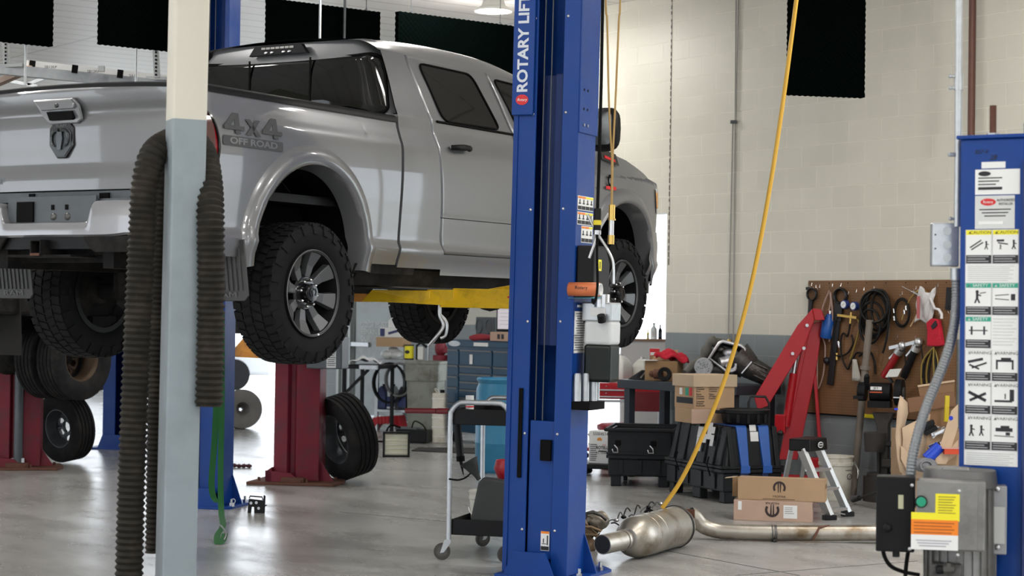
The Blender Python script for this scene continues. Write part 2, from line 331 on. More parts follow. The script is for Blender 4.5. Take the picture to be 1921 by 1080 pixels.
wall_run('wall_right', -5.6, T1, [(-5.6, -2.95, 0, 2.72), (2.7, 6.6, 0, 3.0)], 0)
wall_run('wall_back', T0, -2.75, [(-24.9, -19.8, 0, 3.9), (-18.9, -14.85, 0, 3.9), (-8.5, -5.0, 0, 3.4)], J)
struct(MB().box((-2.85, 1.6, HC / 2), (0.2, 2.79, HC)).build('wall_return', blockm, loc=WP, rot=(0, 0, WANG)))
def cross_wall(name, t, openings, d0=0.0):
    mb = MB(); dp = d0
    for a, b_, z1 in openings:
        mb.box((t, -(dp + a) / 2, HC / 2), (0.2, a - dp, HC)); mb.box((t, -(a + b_) / 2, (z1 + HC) / 2), (0.2, b_ - a, HC - z1)); dp = b_
    mb.box((t, -(dp - DD) / 2, HC / 2), (0.2, -DD - dp, HC)); return struct(mb.build(name, blockm, loc=WP, rot=(0, 0, WANG)))
cross_wall('wall_far', T0, [(1.5, 5.0, 3.9), (6.5, 10, 3.9)], -J)
cross_wall('wall_front', T1, [(4.0, 8.0, 3.6), (10, 14, 3.6)])
mb = MB(); tp = T0
for a in (-22, -16, -10.5, -5, 0.5, 6, 11.5):
    mb.box(((tp + a) / 2, DD, HC / 2), (a - tp, 0.2, HC)); mb.box((a + 1.7, DD, 4.3), (3.4, 0.2, HC - 3.6)); tp = a + 3.4
mb.box(((tp + T1) / 2, DD, HC / 2), (T1 - tp, 0.2, HC)); struct(mb.build('wall_left', blockm, loc=WP, rot=(0, 0, WANG)))
# expansion joint in the block wall
t_, z_ = Wpx(1256, 100)
struct(MB().box((t_ + .03, -0.002, 3.6), (0.012, 0.006, 2.85)).build('trim_1', mat('joint_sealant', (0.10, 0.09, 0.08), 0.8), loc=WP, rot=(0, 0, WANG)))
mb = MB()
for k in range(40): mb.box((t_ + .03 + random.uniform(-.003, .003), -0.006, 2.25 + k * 0.07), (0.014, 0.006, random.uniform(.01, .05)))
struct(mb.build('trim_2', cream, loc=WP, rot=(0, 0, WANG)))
# floor joints
mb = MB()
for a, b_ in (((1180, 1020), (1500, 1079)), ((1380, 1079), (1721, 1052)), ((640, 960), (1190, 1010))):
    mb.bar(G(*a) + Vector((0, 0, .001)), G(*b_) + Vector((0, 0, .001)), 0.008, 0.002)
struct(mb.build('floor_joint', mat('saw_cut', (0.10, 0.10, 0.095), 0.8)))
# lamps of the hall
lampm = mat('lamp_diffuser', (1, 0.98, 0.95), 0.4, emit=10)
for i, (x, y, *k_) in enumerate(LAMPS):
    k_ = k_[0] if k_ else 1.0
    lab = 'round white high bay lamp glowing on the ceiling above the truck roof' if i == 0 else 'round white high bay lamp on the ceiling outside the picture'
    t = thing('ceiling_light', lab, 'lamp', (x, y, HC - 0.16), 0, 'high bay lamps')
    MB().lathe([(0, .155), (.10, .15), (.13, .06), (.20, .02), (.20, 0), (.175, 0.005)], 24).build('housing', whitep, t, smooth=40)
    MB().lathe([(0, -.012), (.10, -.010), (.175, .004)], 24).build('diffuser', lampm, t, smooth=60)
    ld = bpy.data.lights.new('lamp_light', 'AREA'); ld.shape = 'DISK'; ld.size = 0.36; ld.energy = LAMP_W * k_; ld.color = (1, 0.97, 0.92)
    lo = bpy.data.objects.new('lamp_light', ld); COL.objects.link(lo); lo.parent = t; lo.location = (0, 0, -0.02)
    ld = bpy.data.lights.new('ceiling_fill', 'POINT'); ld.energy = 34.0 * min(1.3, k_); ld.shadow_soft_size = .16; ld.color = (1, 0.97, 0.92); lo = bpy.data.objects.new('ceiling_fill', ld); COL.objects.link(lo); lo.parent = t; lo.location = (0, 0, -0.24)  # point light added below each lamp to brighten the ceiling
# ================================================================ TRUCK ON THE LIFT
HEAD = rad(30.8)
S = Vector((sin(HEAD), cos(HEAD), 0)); NV = Vector((cos(HEAD), -sin(HEAD), 0))
R0 = P(590, 548, 11.65)
TORG = R0 - NV * 1.0; TORG.z = 0
TRZ = math.atan2(S.y, S.x)
def lerp(tab, x):
    if x <= tab[0][0]: return tab[0][1]
    for (a, b), (c, d) in zip(tab, tab[1:]):
        if x <= c: return b + (d - b) * (x - a) / (c - a)
    return tab[-1][1]
def slerp(tab, x):
    if x <= tab[0][0]: return tab[0][1]
    for i, ((a, b), (c, d)) in enumerate(zip(tab, tab[1:])):
        if x <= c:
            t = (x - a) / (c - a)
            m0 = 0 if i == 0 else (d - tab[i - 1][1]) / (c - tab[i - 1][0]); m1 = 0 if i + 2 >= len(tab) else (tab[i + 2][1] - b) / (tab[i + 2][0] - a)
            h = c - a; return (2*t**3 - 3*t*t + 1) * b + (t**3 - 2*t*t + t) * h * m0 + (-2*t**3 + 3*t*t) * d + (t**3 - t*t) * h * m1
    return tab[-1][1]
WPROF = [(1.90, .955), (1.97, .965), (2.03, .985), (2.07, .992), (2.10, .978), (2.20, .982), (2.287, .988), (2.292, .984), (2.30, .989), (2.5, 1.002), (2.65, 1.003), (2.74, .997), (2.80, .975), (2.88, .952), (2.94, .948), (3.0, .925), (3.2, .865), (3.36, .808), (3.42, .775), (3.46, .70), (3.49, .55)]
def hw(s, z):
    w_ = slerp(WPROF, z)
    if s < -.98: w_ -= .055 * ((-.98 - s) / .18) ** 2
    if s > 4.2:
        u = (s - 4.2) / .8; w_ -= .12 * u ** 2 + .22 * max(0, u - .75) ** 2 * 16 * .25
    if s > 3.2 and z > 2.75: w_ -= lerp([(3.2, 0), (4.0, .03), (5, .06)], s)
    return w_
def SF(s, z, side=-1, off=0.0): return Vector((s, side * (hw(s, z) + off), z))
def zs(a, b, n): return [a + (b - a) * i / n for i in range(n + 1)]
truck = thing('pickup_truck', 'silver grey four door pickup truck raised on the blue two post lift', 'truck', TORG, TRZ)
def sidepatch(mb, sL, sR, z0, z1, ns, nz, side=-1, off=0.0):
    rows = []
    for j in range(nz + 1):
        z = z0 + (z1 - z0) * j / nz; a, b = sL(z) if callable(sL) else sL, sR(z) if callable(sR) else sR
        rows.append([SF(a + (b - a) * i / ns, z, side, off) for i in range(ns + 1)])
    mb.patch(rows, flip=(side > 0))
def archpatch(mb, s0, s1, sc0, zc, r, sill, top, side=-1, nz=26):
    ss = sorted(set([round(x, 4) for x in zs(s0, s1, 46)] + [round(sc0 + r * cos(pi * k / 40), 4) for k in range(41)]))
    ss = [x for x in ss if s0 <= x <= s1]; cols = []
    for x in ss:
        d = r * r - (x - sc0) ** 2; b = max(sill, zc + math.sqrt(d)) if d > 0 else sill
        t = top(x) if callable(top) else top
        cols.append([SF(x, b + (t - b) * j / nz, side) for j in range(nz + 1)])
    mb.patch(cols, flip=(side < 0))
RC, FC, AR = (-.03, 1.985), (4.11, 1.985), .565
def bedtop(s): return lerp([(-1.2, 2.905), (.95, 2.905)], s)
for side in (-1, 1):
    mb = MB(); archpatch(mb, -1.14, .925, *RC, AR, 1.955 if side < 0 else 1.95, 2.895, side)
    # front edge return and top return into the bed
    mb.patch([[SF(.925, z, side) for z in zs(1.955, 2.895, 20)], [Vector((.925, side * .80, z)) for z in zs(1.955, 2.895, 20)]], flip=(side > 0))
    mb.patch([[SF(x, 2.895, side) for x in zs(-1.14, .925, 20)], [Vector((x, side * .86, 2.895)) for x in zs(-1.14, .925, 20)], [Vector((x, side * .86, 2.60)) for x in zs(-1.14, .925, 20)]], flip=(side < 0))
    mb.build('bed_side', silver, truck, smooth=30, solid=0)
    mb = MB()
    mb.patch([[SF(x, 2.893, side, .006) for x in zs(-1.14, .93, 30)], [SF(x, 2.925, side, .004) for x in zs(-1.14, .93, 30)], [SF(x, 2.94, side, -.012) for x in zs(-1.14, .93, 30)], [SF(x, 2.945, side, -.05) for x in zs(-1.14, .93, 30)], [Vector((x, side * .84, 2.94)) for x in zs(-1.14, .93, 30)], [Vector((x, side * .835, 2.85)) for x in zs(-1.14, .93, 30)]], flip=(side < 0))
    mb.build('bed_rail_cap', blackp, truck, smooth=50)
mb = MB().box((-.09, 0, 2.33), (1.98, 1.72, .04)).box((.90, 0, 2.62), (.04, 1.9, .56))
for a in range(9): mb.box((-.09, -.8 + a * .2, 2.355), (1.98, .08, .02))
mb.build('bed_floor', blackp, truck)
# ---- cab shell
def rdoorL(z): return slerp([(2.0, 1.515), (2.06, 1.47), (2.15, 1.435), (2.32, 1.425), (2.65, 1.385), (2.93, 1.345), (3.1, 1.30), (3.3, 1.235), (3.38, 1.24)], z)
def rdoorR(z): return lerp([(2.0, 2.47), (2.9, 2.47), (3.42, 2.27)], z)
def fdoorR(z): return lerp([(2.0, 3.46), (2.6, 3.55), (2.95, 3.60), (3.0, 3.52), (3.40, 2.85)], z)
ZD0, ZD1 = 2.045, 3.385
def roofz(s): return slerp([(.86, 3.485), (1.2, 3.52), (1.9, 3.545), (2.5, 3.53), (2.9, 3.47), (3.05, 3.44)], s)
for side in (-1, 1):
    mb = MB()
    sidepatch(mb, .955, lambda z: rdoorL(max(z, ZD0)) - .004, 1.94, ZD1 + .005, 16, 60, side)
    sidepatch(mb, lambda z: rdoorL(ZD0) - .004, 3.62, 1.90, ZD0 - .004, 24, 8, side)
    mb.patch([[SF(.955, z, side) for z in zs(1.94, 2.95, 24)], [Vector((.955, side * .7, z)) for z in zs(1.94, 2.95, 24)]], flip=(side > 0))
    # roof side: from the door tops over to the roof centre
    rows = []
    for s_ in zs(.90, 3.05, 40):
        row = []; rz_ = roofz(s_)
        for k in range(13):
            u = k / 12
            if u < .4: z = ZD1 + (rz_ - .035 - ZD1) * (u / .4); y = hw(s_, min(z, 3.42)) - .10 * (u / .4) ** 2
            else: v = (u - .4) / .6; y = (hw(s_, 3.42) - .10 + .012) * (1 - v); z = rz_ - .035 + .035 * math.sin(v * pi / 2) + 0
            row.append(Vector((s_ + (.02 * (1 - u)), side * y, z)))
        rows.append(row)
    mb.patch(rows, flip=(side < 0))
    mb.build('cab_shell', silver, truck, smooth=35)
    for nm, a, b_ in (('rear_door', lambda z: rdoorL(z) + .004, lambda z: rdoorR(z) - .003), ('front_door', lambda z: rdoorR(z) + .004, lambda z: fdoorR(z) - .004)):
        mb = MB(); sidepatch(mb, a, b_, ZD0, ZD1, 30, 60, side, .0)
        o = mb.build(nm, silver, truck, smooth=30); md = o.modifiers.new('s', 'SOLIDIFY'); md.thickness = .03; md.offset = -1 if side < 0 else -1
        # handle
        s0 = 1.62 if nm[0] == 'r' else 2.72
        h = MB(); 
        pts = [SF(s0 + .20 * u - .09, 2.775 + .012 * u, side, .014 + .042 * math.sin(pi * min(1, max(0, u))) ** .35) for u in zs(0, 1, 10)]
        h.tube(pts, [.018 + .004 * sin(pi * i / 10) for i in range(11)], 10)
        h.sphere(tuple(SF(s0 + .10, 2.782, side, .045)), .025, 10, (1.3, .7, .9))
        h.build('handle', blackp, o, smooth=50)
    # black sheet behind the door gaps, standing for the shade in them
    mb = MB(); mb.patch([[SF(x, z, side, -.035) for x in zs(.96, 3.6, 20)] for z in zs(1.93, 2.96, 12)]); mb.patch([[SF(x, z, side, -.035) for x in zs(1.0, 2.3 + (3.40 - z) * 2, 20)] for z in zs(2.96, 3.37, 6)]); mb.build('gap_backing', blackm, truck)
    # side windows
    def win(name, q, off=.004, r_=.04):
        # q: BL, BR, TR, TL in (s, z)
        n = len(q); pts = []
        for i in range(n):
            p0, p1, p2 = Vector(q[i - 1]), Vector(q[i]), Vector(q[(i + 1) % n]); d0 = (p0 - p1).normalized(); d2 = (p2 - p1).normalized()
            for k in range(5):
                t = k / 4; pts.append(((p1 + d0 * r_) * (1 - t) ** 2 + p1 * 2 * t * (1 - t) + (p1 + d2 * r_) * t * t))
        c = sum(pts, Vector((0, 0))) / len(pts); rings = []
        for f_ in (1, .66, .33, .01): rings.append([SF(*(c + (p - c) * f_), side, off) for p in pts + pts[:1]])
        a = MB(); a.patch(rings, flip=(side < 0)); g = a.build(name, glassd, truck, smooth=60)
        b = MB(); b.tube([SF(*p, side, off + .001) for p in pts], .008, 6, closed=True, flat=(1, 1)); b.build('window_seal', blackm, g, smooth=60)
        return g
    gw = win('rear_window', [(1.52, 2.955), (2.27, 2.965), (2.05, 3.345), (1.37, 3.345)], r_=.07)
    win('front_window', [(2.56, 2.965), (3.45, 2.965), (2.95, 3.33), (2.36, 3.345)], r_=.05)
    MB().tube([SF(x, 2.29, side, .0005) for x in zs(.965, 3.5, 30)], .0025, 4).build('crease_shade', blackm, truck); MB().tube([SF(x, 2.29, side, .0005) for x in zs(.62, .92, 6)], .0025, 4).build('crease_shade', blackm, truck)  # black strip painting the shade along the body's shape line
    MB().tube([SF(x, 2.945, side, .004) for x in zs(1.42, 3.5, 20)], .009, 6).build('belt_moulding', blackm, truck)
# rear cab wall + rear window
def CR(y, z):   # rear face of the cab
    b = .955 + (0 if z < 3.0 else (z - 3.0) * .03) + .03 * (y / .9) ** 2 * 1.2 - .035
    e = hw(1.0, min(z, 3.42)) - (0.06 if z < 3.4 else .10); k = abs(y) / e
    if k > .92: b += .05 * ((k - .92) / .08) ** 2
    if z > 3.40: b += (z - 3.40) * .2
    return Vector((b, y, z))
mb = MB(); rows = []
for z in zs(2.0, 3.47, 30):
    e = hw(1.0, min(z, 3.42)) - .02; 
    if z > 3.39: e = min(e, hw(1., 3.39) - .02 - (z - 3.39) * 1.2)
    zz = z if z < 3.40 else 3.40 + (z - 3.40) * .5
    rows.append([CR(-e + 2 * e * i / 40, min(z, 3.47)) for i in range(41)])
mb.patch(rows); mb.build('cab_back_panel', silver, truck, smooth=40)
q = rrect(1.64, .40, .05, 5, 0, 0)
def rwp(p, off, k=1.0):
    y, z = p[0] * k, p[1] * k; y *= (1 - .06 * (z / .215)); v = CR(y, z + 3.16); v.x -= off; return v
pts = [(p[0], p[1]) for p in q]
a = MB(); a.patch([[rwp(p, .022, f_) for p in pts + pts[:1]] for f_ in (1, .9, .8, .7, .6, .5, .4, .3, .2, .1, .01)], flip=True); g = a.build('back_window', glassd, truck, smooth=60)
MB().tube([rwp(p, .020) for p in pts], .013, 6, closed=True).build('window_seal', blackm, g, smooth=60)
for y in (-.26, .26): MB().box(tuple(rwp((y, 0), .024)), (.008, .012, .40)).build('slider_frame', blackm, g)
# third brake light
mb = MB(); mb.prism([(-.25, -.028), (.25, -.028), (.20, .04), (-.20, .04)], 0, .035, 'xy')
for i, v in enumerate(mb.v): mb.v[i] = (.895 + v[2] * -1 + .02, v[0], 3.415 + v[1])
cl = mb.build('cargo_lamp', blackp, truck, bev=.004)
mb = MB()
for k in range(7): mb.box((.878, -.12 + k * .04, 3.435), (.006, .034, .014))
for y in (-.10, -.05, .05, .10): mb.sphere((.878, y, 3.405), .014, 8, (.4, 1.2, .8))
mb.build('lamp_lens', chrome, cl, smooth=40)
# ---- tailgate
def TG(y, z):
    u = (y / .99); x = -1.205 + .05 * u * u
    x -= slerp([(2.33, .012), (2.42, .012), (2.475, -.003), (2.51, -.004), (2.64, .006), (2.74, .008), (2.79, .002), (2.84, .03), (2.92, .045), (2.945, .02)], z + .0) * (1 - .25 * u ** 4)
    if z > 2.40 and z < 2.52: x += 0.0
    return Vector((x, y, z))
def gtop(y): return 2.905 + .03 * (1 - (y / .9) ** 2)
mb = MB(); rows = []
for j in range(41): rows.append([TG(y, 2.335 + (gtop(y) - 2.335) * j / 40) for y in zs(-.90, .90, 40)])
mb.patch(rows); tgate = mb.build('tailgate', silver, truck, smooth=35)
MB().patch([[TG(y, gtop(y)) + Vector((-.004, 0, dz)) for y in zs(-.91, .91, 30)] for dz in (-.004, .016)] + [[TG(y, gtop(y)) + Vector((.02 + dx, 0, .026)) for y in zs(-.91, .91, 30)] for dx in (0, .06)] + [[TG(y, gtop(y)) + Vector((.08, 0, -.4)) for y in zs(-.91, .91, 30)]]).build('tailgate_cap', blackp, truck, smooth=40)
def SL(s, z, side=-1, off=0.0): return Vector((s, side * (hw(s + .06, z) + off), z))
# rear corner body beside the tailgate (holds the lamps)
for side in (-1, 1):
    mb = MB(); rows = []
    for z in zs(1.98, 2.895, 30):
        w_ = hw(-1.14, z); rows.append([Vector((-1.2, side * w_, z)), Vector((-1.213, side * (w_ - .012), z)), Vector((-1.216, side * (w_ - .03), z)), Vector((-1.20, side * .905, z)), Vector((-1.10, side * .905, z))])
    mb.patch(rows, flip=(side < 0)); mb.build('bed_corner', silver, truck, smooth=50)
    mb = MB(); rows = []
    for i in range(25):
        v = i / 24; z = 2.42 + .36 * v; k = math.sin(pi * (.06 + .88 * v)) ** .35
        y0 = .915; s_end = -1.20 + .21 * k * (1.0 - .25 * (v - .3)); w_ = hw(-1.14, z)
        r_ = [Vector((-1.222, side * y0, z)), Vector((-1.235, side * (w_ - .05), z)), Vector((-1.232, side * (w_ - .01), z)), Vector((-1.20, side * (hw(-1.14, z) + .018), z))]
        r_ += [SL(-1.2 + (s_end + 1.2) * t, z, side, .016 * (1 - t) + .001) for t in (.35, .7, 1)]
        rows.append(r_)
    mb.patch(rows, flip=(side < 0)); lens = mb.build('tail_lamp', mat('tail_red', (.20, .002, .006), .2, coat=.5, spec=.4), truck, smooth=50)
    mb = MB(); mb.tube([SL(-1.2 + .21 * math.sin(pi * (.06 + .88 * v)) ** .35 * (1.0 - .25 * (v - .3)), 2.42 + .36 * v, side, .006) for v in zs(0, 1, 20)], .009, 6); mb.build('lamp_bezel', glossb, lens, smooth=50)
    mb = MB(); mb.patch([[SL(-1.2 + .21 * math.sin(pi * (.06 + .88 * v)) ** .35 * k_, 2.42 + .36 * v, side, .0175) for v in zs(.05, .9, 14)] for k_ in (.38, .72)]); mb.build('lamp_strip', mat('lamp_smoke', (.06, .006, .008), .15, coat=1), lens, smooth=50)
    MB().box(tuple(SL(-1.13, 2.47, side, .012)), (.035, .008, .014)).build('reflector', labelw, lens)
# handle and badge on the tailgate
hb = MB(); hb.prism([(.20, .07), (-.13, .07), (-.17, .03), (-.17, -.055), (-.13, -.075), (.09, -.075), (.13, -.04)], 0, .02, 'xy')
for i, v in enumerate(hb.v): q_ = TG(v[0], 2.835 + v[1]); hb.v[i] = (min(q_.x, -1.212) - v[2], v[0], 2.80 + v[1])
hh = hb.build('tailgate_handle', silver, tgate, bev=.01, seg=3)
MB().prism([(.085, -.005), (-.115, -.005), (-.125, -.045), (-.11, -.055), (.06, -.055)], -1.262, -1.225, 'yz').m(Matrix()).build('handle_recess', blackm, tgate, loc=(0.0, 0, 2.80))
hb = MB(); hb.prism([(.185, .06), (-.12, .06), (-.145, .035), (-.14, .005), (.12, .0)], -1.275, -1.25, 'yz'); hb.build('handle_grip', silver, tgate, bev=.008, seg=3, loc=(0, 0, 2.803))
MB().sphere((-1.277, -.01, 2.828), .014, 10, (.5, 1.2, .9)).build('backup_camera', glossb, tgate, smooth=50)
XB = -1.222
sh = [(-.068, .105), (.068, .105), (.098, .075), (.098, -.03), (.035, -.105), (-.035, -.105), (-.098, -.03), (-.098, .075)]
bd = MB().prism([(p[0], p[1]) for p in sh], XB, XB + .02, 'yz').build('tailgate_badge', glossb, tgate, bev=.008, loc=(0, 0, 2.628))
mb = MB().prism([(p[0] * .8, p[1] * .78 - .012) for p in sh], XB - .004, XB, 'yz'); mb.build('badge_field', greyd, bd, bev=.003)
mb = MB()
for sg in (-1, 1):
    pth = smooth_path([(XB - .010, sg * .012, .06), (XB - .012, sg * .045, .055), (XB - .012, sg * .066, .025), (XB - .012, sg * .060, -.015), (XB - .012, sg * .040, -.035)], 5)
    mb.tube(pth, [.013 - .0004 * i for i in range(len(pth))], 8)
mb.prism([(-.018, .05), (.018, .05), (.024, .01), (.012, -.055), (-.012, -.055), (-.024, .01)], XB - .02, XB, 'yz')
mb.build('badge_head', mat('badge_gunmetal', (.08, .085, .09), .2, .8), bd, smooth=40)
TGF = lambda x, y, z: frame((x, y, z), (0, -1, 0))     # text facing backwards
text('badge_text', 'RAM', .028, TGF(XB - .001, 0, 2.628 + .088), mat('badge_letter', (.12, .12, .12), .3, .6), tgate, ax=1.5)
mb = MB().prism(rrect(.17, .035, .006), -1.20, -1.188, 'yz').build('name_plate', glossb, tgate, loc=(-.006, .45, 2.40))
text('name_letters', 'RAM 2500', .03, TGF(-1.2065, .45, 2.40), mat('badge_letter', (.12, .12, .12)), tgate, ax=.9)
# step bumper
def bumpx(y): return -1.36 + .10 * (abs(y) / 1.0) ** 2.2
out = [(-1.0, 2.25), (-.60, 2.255), (-.40, 2.25), (-.36, 2.23), (-.345, 2.17), (-.31, 2.13), (.31, 2.13), (.345, 2.17), (.36, 2.23), (.40, 2.25), (.60, 2.255), (1.0, 2.25)]
def btop(y):
    y = abs(y)
    return slerp([(0, 2.14), (.30, 2.14), (.335, 2.155), (.365, 2.24), (.40, 2.262), (1.02, 2.258)], y)
def bbot(y): return slerp([(0, 2.055), (.5, 2.055), (.6, 2.065), (1.02, 2.07)], abs(y))
ys = sorted(set([round(v, 3) for v in zs(-1.02, 1.02, 34)] + [sg * v for sg in (-1, 1) for v in (.30, .315, .33, .342, .352, .365, .38, .40)]))
rows = []
for y in ys:
    a, b = bbot(y), btop(y); x = bumpx(y); wrap = .0 if abs(y) < .93 else .09 * ((abs(y) - .93) / .09) ** 2
    prof = [(x + .10, a + .005), (x + .01, a), (x - .004, a + .012), (x - .004, (a + b) / 2), (x, b - .018), (x + .008, b - .003), (x + .03, b), (x + .14, b - .004)]
    rows.append([Vector((px_ + wrap, y, pz)) for px_, pz in prof])
for sg in (-1, 1):     # wrap round to the side
    y = sg * 1.03; e = [Vector((-.98, y - sg * .02, p.z)) for p in rows[0]]; 
    if sg < 0: rows.insert(0, e)
    else: rows.append(e)
bmp = MB().patch(rows).build('step_bumper', bumperp, truck, smooth=35)
mb = MB().patch([[Vector((bumpx(y) + .03, y, z)) for y in zs(-.99, .99, 30)] for z in (1.985, 2.03, 2.06)]); mb.patch([[Vector((bumpx(y) + .03 + d, y, 1.985)) for y in zs(-.99, .99, 30)] for d in (0, .12)])
mb.build('bumper_valance', blackp, truck, smooth=40)
for sg in (-1, 1): MB().prism([(sg * .44, 2.055), (sg * .30, 2.055), (sg * .36, 1.985), (sg * .40, 1.965), (sg * .9, 1.965), (sg * .93, 2.055)][::sg], -1.352, -1.33, 'yz').build('bumper_bracket', under, truck, bev=.006)
mb = MB().box((-1.285, 0, 2.21), (.02, .70, .17)); pb_ = mb.build('plate_recess', greyd, truck)
mb = MB().box((-1.30, .20, 2.205), (.02, .13, .12)); mb.build('recess_socket', blackm, pb_)
for y in (-.02, -.13):
    MB().lathe([(.0, -.010), (.010, -.010), (.020, -.004), (.022, .0)], 14, 'x', (-1.297, y, 2.175)).build('recess_bolt', oilm, pb_, smooth=40); MB().box((-1.298, y + .005, 2.23), (.008, .02, .03)).build('plate_clip', blackm, pb_)
mb = MB().box((-1.17, 0, 2.305), (.05, 1.78, .045)).box((-1.21, 0, 2.272), (.10, 1.75, .012)); mb.build('tailgate_sill', greyd, truck)
MB().box((-1.20, -.33, 2.295), (.02, .07, .04)).build('latch_hole', blackm, truck); MB().box((-1.198, .25, 2.31), (.02, .04, .02)).build('latch_hole', blackm, truck)
# tow hitch
mb = MB()
for a, b in (((-.038, 0), (.010, .075)), ((.038, 0), (.010, .075)), ((0, .038), (.085, .010)), ((0, -.038), (.085, .010))): mb.box((-1.30, .02 + a[0], 1.995 + a[1]), (.20, b[0], b[1]))
h_ = mb.build('hitch_receiver', under, truck, bev=.003); MB().box((-1.402, .02, 1.952), (.006, .07, .014)).build('rust_lip', rust, h_)
mb = MB().box((-1.26, .02, 1.945), (.22, .5, .012)).box((-1.15, 0, 2.0), (.08, 1.3, .08)); mb.build('hitch_frame', under, truck)
# ---- fenders, hood, front
def ftop(s): return lerp([(3.48, 2.99), (3.75, 2.965), (4.3, 2.90), (4.7, 2.82), (4.95, 2.74), (5.02, 2.70)], s)
for side in (-1, 1):
    mb = MB(); archpatch(mb, 3.47, 5.0, *FC, AR, 2.02, ftop, side); mb.build('front_fender', silver, truck, smooth=30)
    mb = MB(); rows = []
    for s_ in zs(3.45, 5.0, 24):
        y0 = hw(s_, ftop(s_)); row = []
        for k in range(9): u = k / 8; row.append(Vector((s_, side * y0 * (1 - u), ftop(s_) + .075 * math.sin(min(1, u * 1.5) * pi / 2))))
        rows.append(row)
    mb.patch(rows, flip=(side < 0)); mb.build('hood', silver, truck, smooth=40)
    mb = MB(); rows = []
    for z in zs(2.50, 2.70, 8): rows.append([SF(x, z, side, .006) for x in zs(4.80 - (z - 2.5) * .2, 5.0, 6)])
    mb.patch(rows, flip=(side > 0)); hl = mb.build('headlamp', mat('headlamp_clear', (.7, .72, .75), .08, .3, coat=1), truck, smooth=50)
    MB().patch([[SF(x, z, side, .010) for x in zs(4.79 - (z - 2.5) * .2, 4.85, 3)] for z in zs(2.54, 2.67, 5)], flip=(side > 0)).build('turn_lens', mat('amber_lens', (.75, .30, .02), .2, coat=.6), hl)
    mb = MB(); rows = []
    for z in zs(1.98, 2.34, 8):
        e = 4.60 + .10 * (z - 1.98); rows.append([SF(x, z, side, .03 - .02 * abs((z - 2.16) / .18) ** 2) for x in zs(4.58 + .05 * math.sin((z - 1.98) * 4), 5.0, 8)] + [Vector((5.08, side * .6, z)), Vector((5.10, 0, z))])
    mb.patch(rows, flip=(side > 0)); mb.build('front_bumper', bumperp, truck, smooth=50)
    mb = MB(); rows = []
    for z in zs(1.83, 1.99, 4): rows.append([SF(x, z, side, -.02) for x in zs(4.60, 5.0, 6)])
    mb.patch(rows, flip=(side > 0)); mb.build('front_valance', blackp, truck, smooth=50)
MB().patch([[Vector((5.03, y, z)) for y in zs(-.75, .75, 6)] for z in zs(2.3, 2.75, 4)]).build('grille', blackp, truck)
MB().patch([[Vector((3.03 + .64 * t, y * (.74 + .14 * t), 3.44 - .46 * t)) for y in zs(-1, 1, 10)] for t in zs(0, 1, 8)], flip=True).build('windshield', glassd, truck, smooth=60)
for side in (-1, 1): MB().tube([Vector((3.02 + .64 * t, side * (.76 + .15 * t), 3.42 - .45 * t)) for t in zs(0, 1, 6)], .035, 8).build('windshield_pillar', silver, truck, smooth=60)
# flares
for side in (-1, 1):
    for c_ in (RC, FC):
        mb = MB(); rows = []
        for k in range(53):
            th = rad(-8 + 196 * k / 52); row = []
            leg = max(0.0, -sin(th)) 
            for r_, o_ in ((.53, -.10), (.548, .010), (.556, .034), (.575, .045), (.62, .042), (.655, .026), (.664, .012), (.675, .0)):
                s_ = c_[0] + r_ * cos(th); z = c_[1] + r_ * sin(th); row.append(SF(s_, z, side, o_))
            rows.append(row)
        mb.patch(rows, flip=(side < 0)); mb.build('wheel_flare', silver, truck, smooth=40)
        mb = MB(); rows = []
        for k in range(31):
            th = rad(-6 + 192 * k / 30); rows.append([Vector((c_[0] + .552 * cos(th), side * yy, c_[1] + .552 * sin(th))) for yy in (.965, .80, .55)])
        mb.patch(rows, flip=(side > 0)); 
        mb.prism([(c_[0] + .55 * cos(rad(a)), c_[1] + .55 * sin(rad(a))) for a in range(0, 181, 12)], side * .54, side * .55, 'xz')
        mb.build('wheel_liner', blackm, truck, smooth=40)
# mirrors
for side in (-1, 1):
    y = side * 1.0
    mb = MB(); mb.tube([(3.36, side * .90, 3.0), (3.36, side * 1.08, 3.03)], .035, 8)
    rows = []
    for u in zs(0, 1, 8):
        rr = math.sin(pi * (.12 + .80 * u)) ** .5; rows.append([(3.30 + .15 * u, side * (1.20 + .135 * rr * ca), 3.06 + .165 * rr * sa * (1 if sa > 0 else 1.05)) for ca, sa in [(math.copysign(abs(cos(t)) ** .6, cos(t)), math.copysign(abs(sin(t)) ** .6, sin(t))) for t in [2 * pi * k / 20 for k in range(21)]]])
    mb.patch(rows, flip=(side < 0)); mr_ = mb.build('side_mirror', blackp, truck, smooth=50)
    MB().prism(rrect(.20, .25, .04, 4, side * 1.20, 3.06), 3.296, 3.30, 'yz').build('mirror_glass', mat('mirror', (.10, .11, .115), .12, .8), mr_)
    mb = MB().patch([[(3.40 + .04 * u, side * (1.20 + .12 * v), 3.20 - .06 * v * v + .015 * math.sin(pi * u)) for v in zs(-.6, .85, 6)] for u in zs(0, 1, 5)], flip=(side > 0)); mb.build('mirror_cap', chrome, mr_, smooth=50)
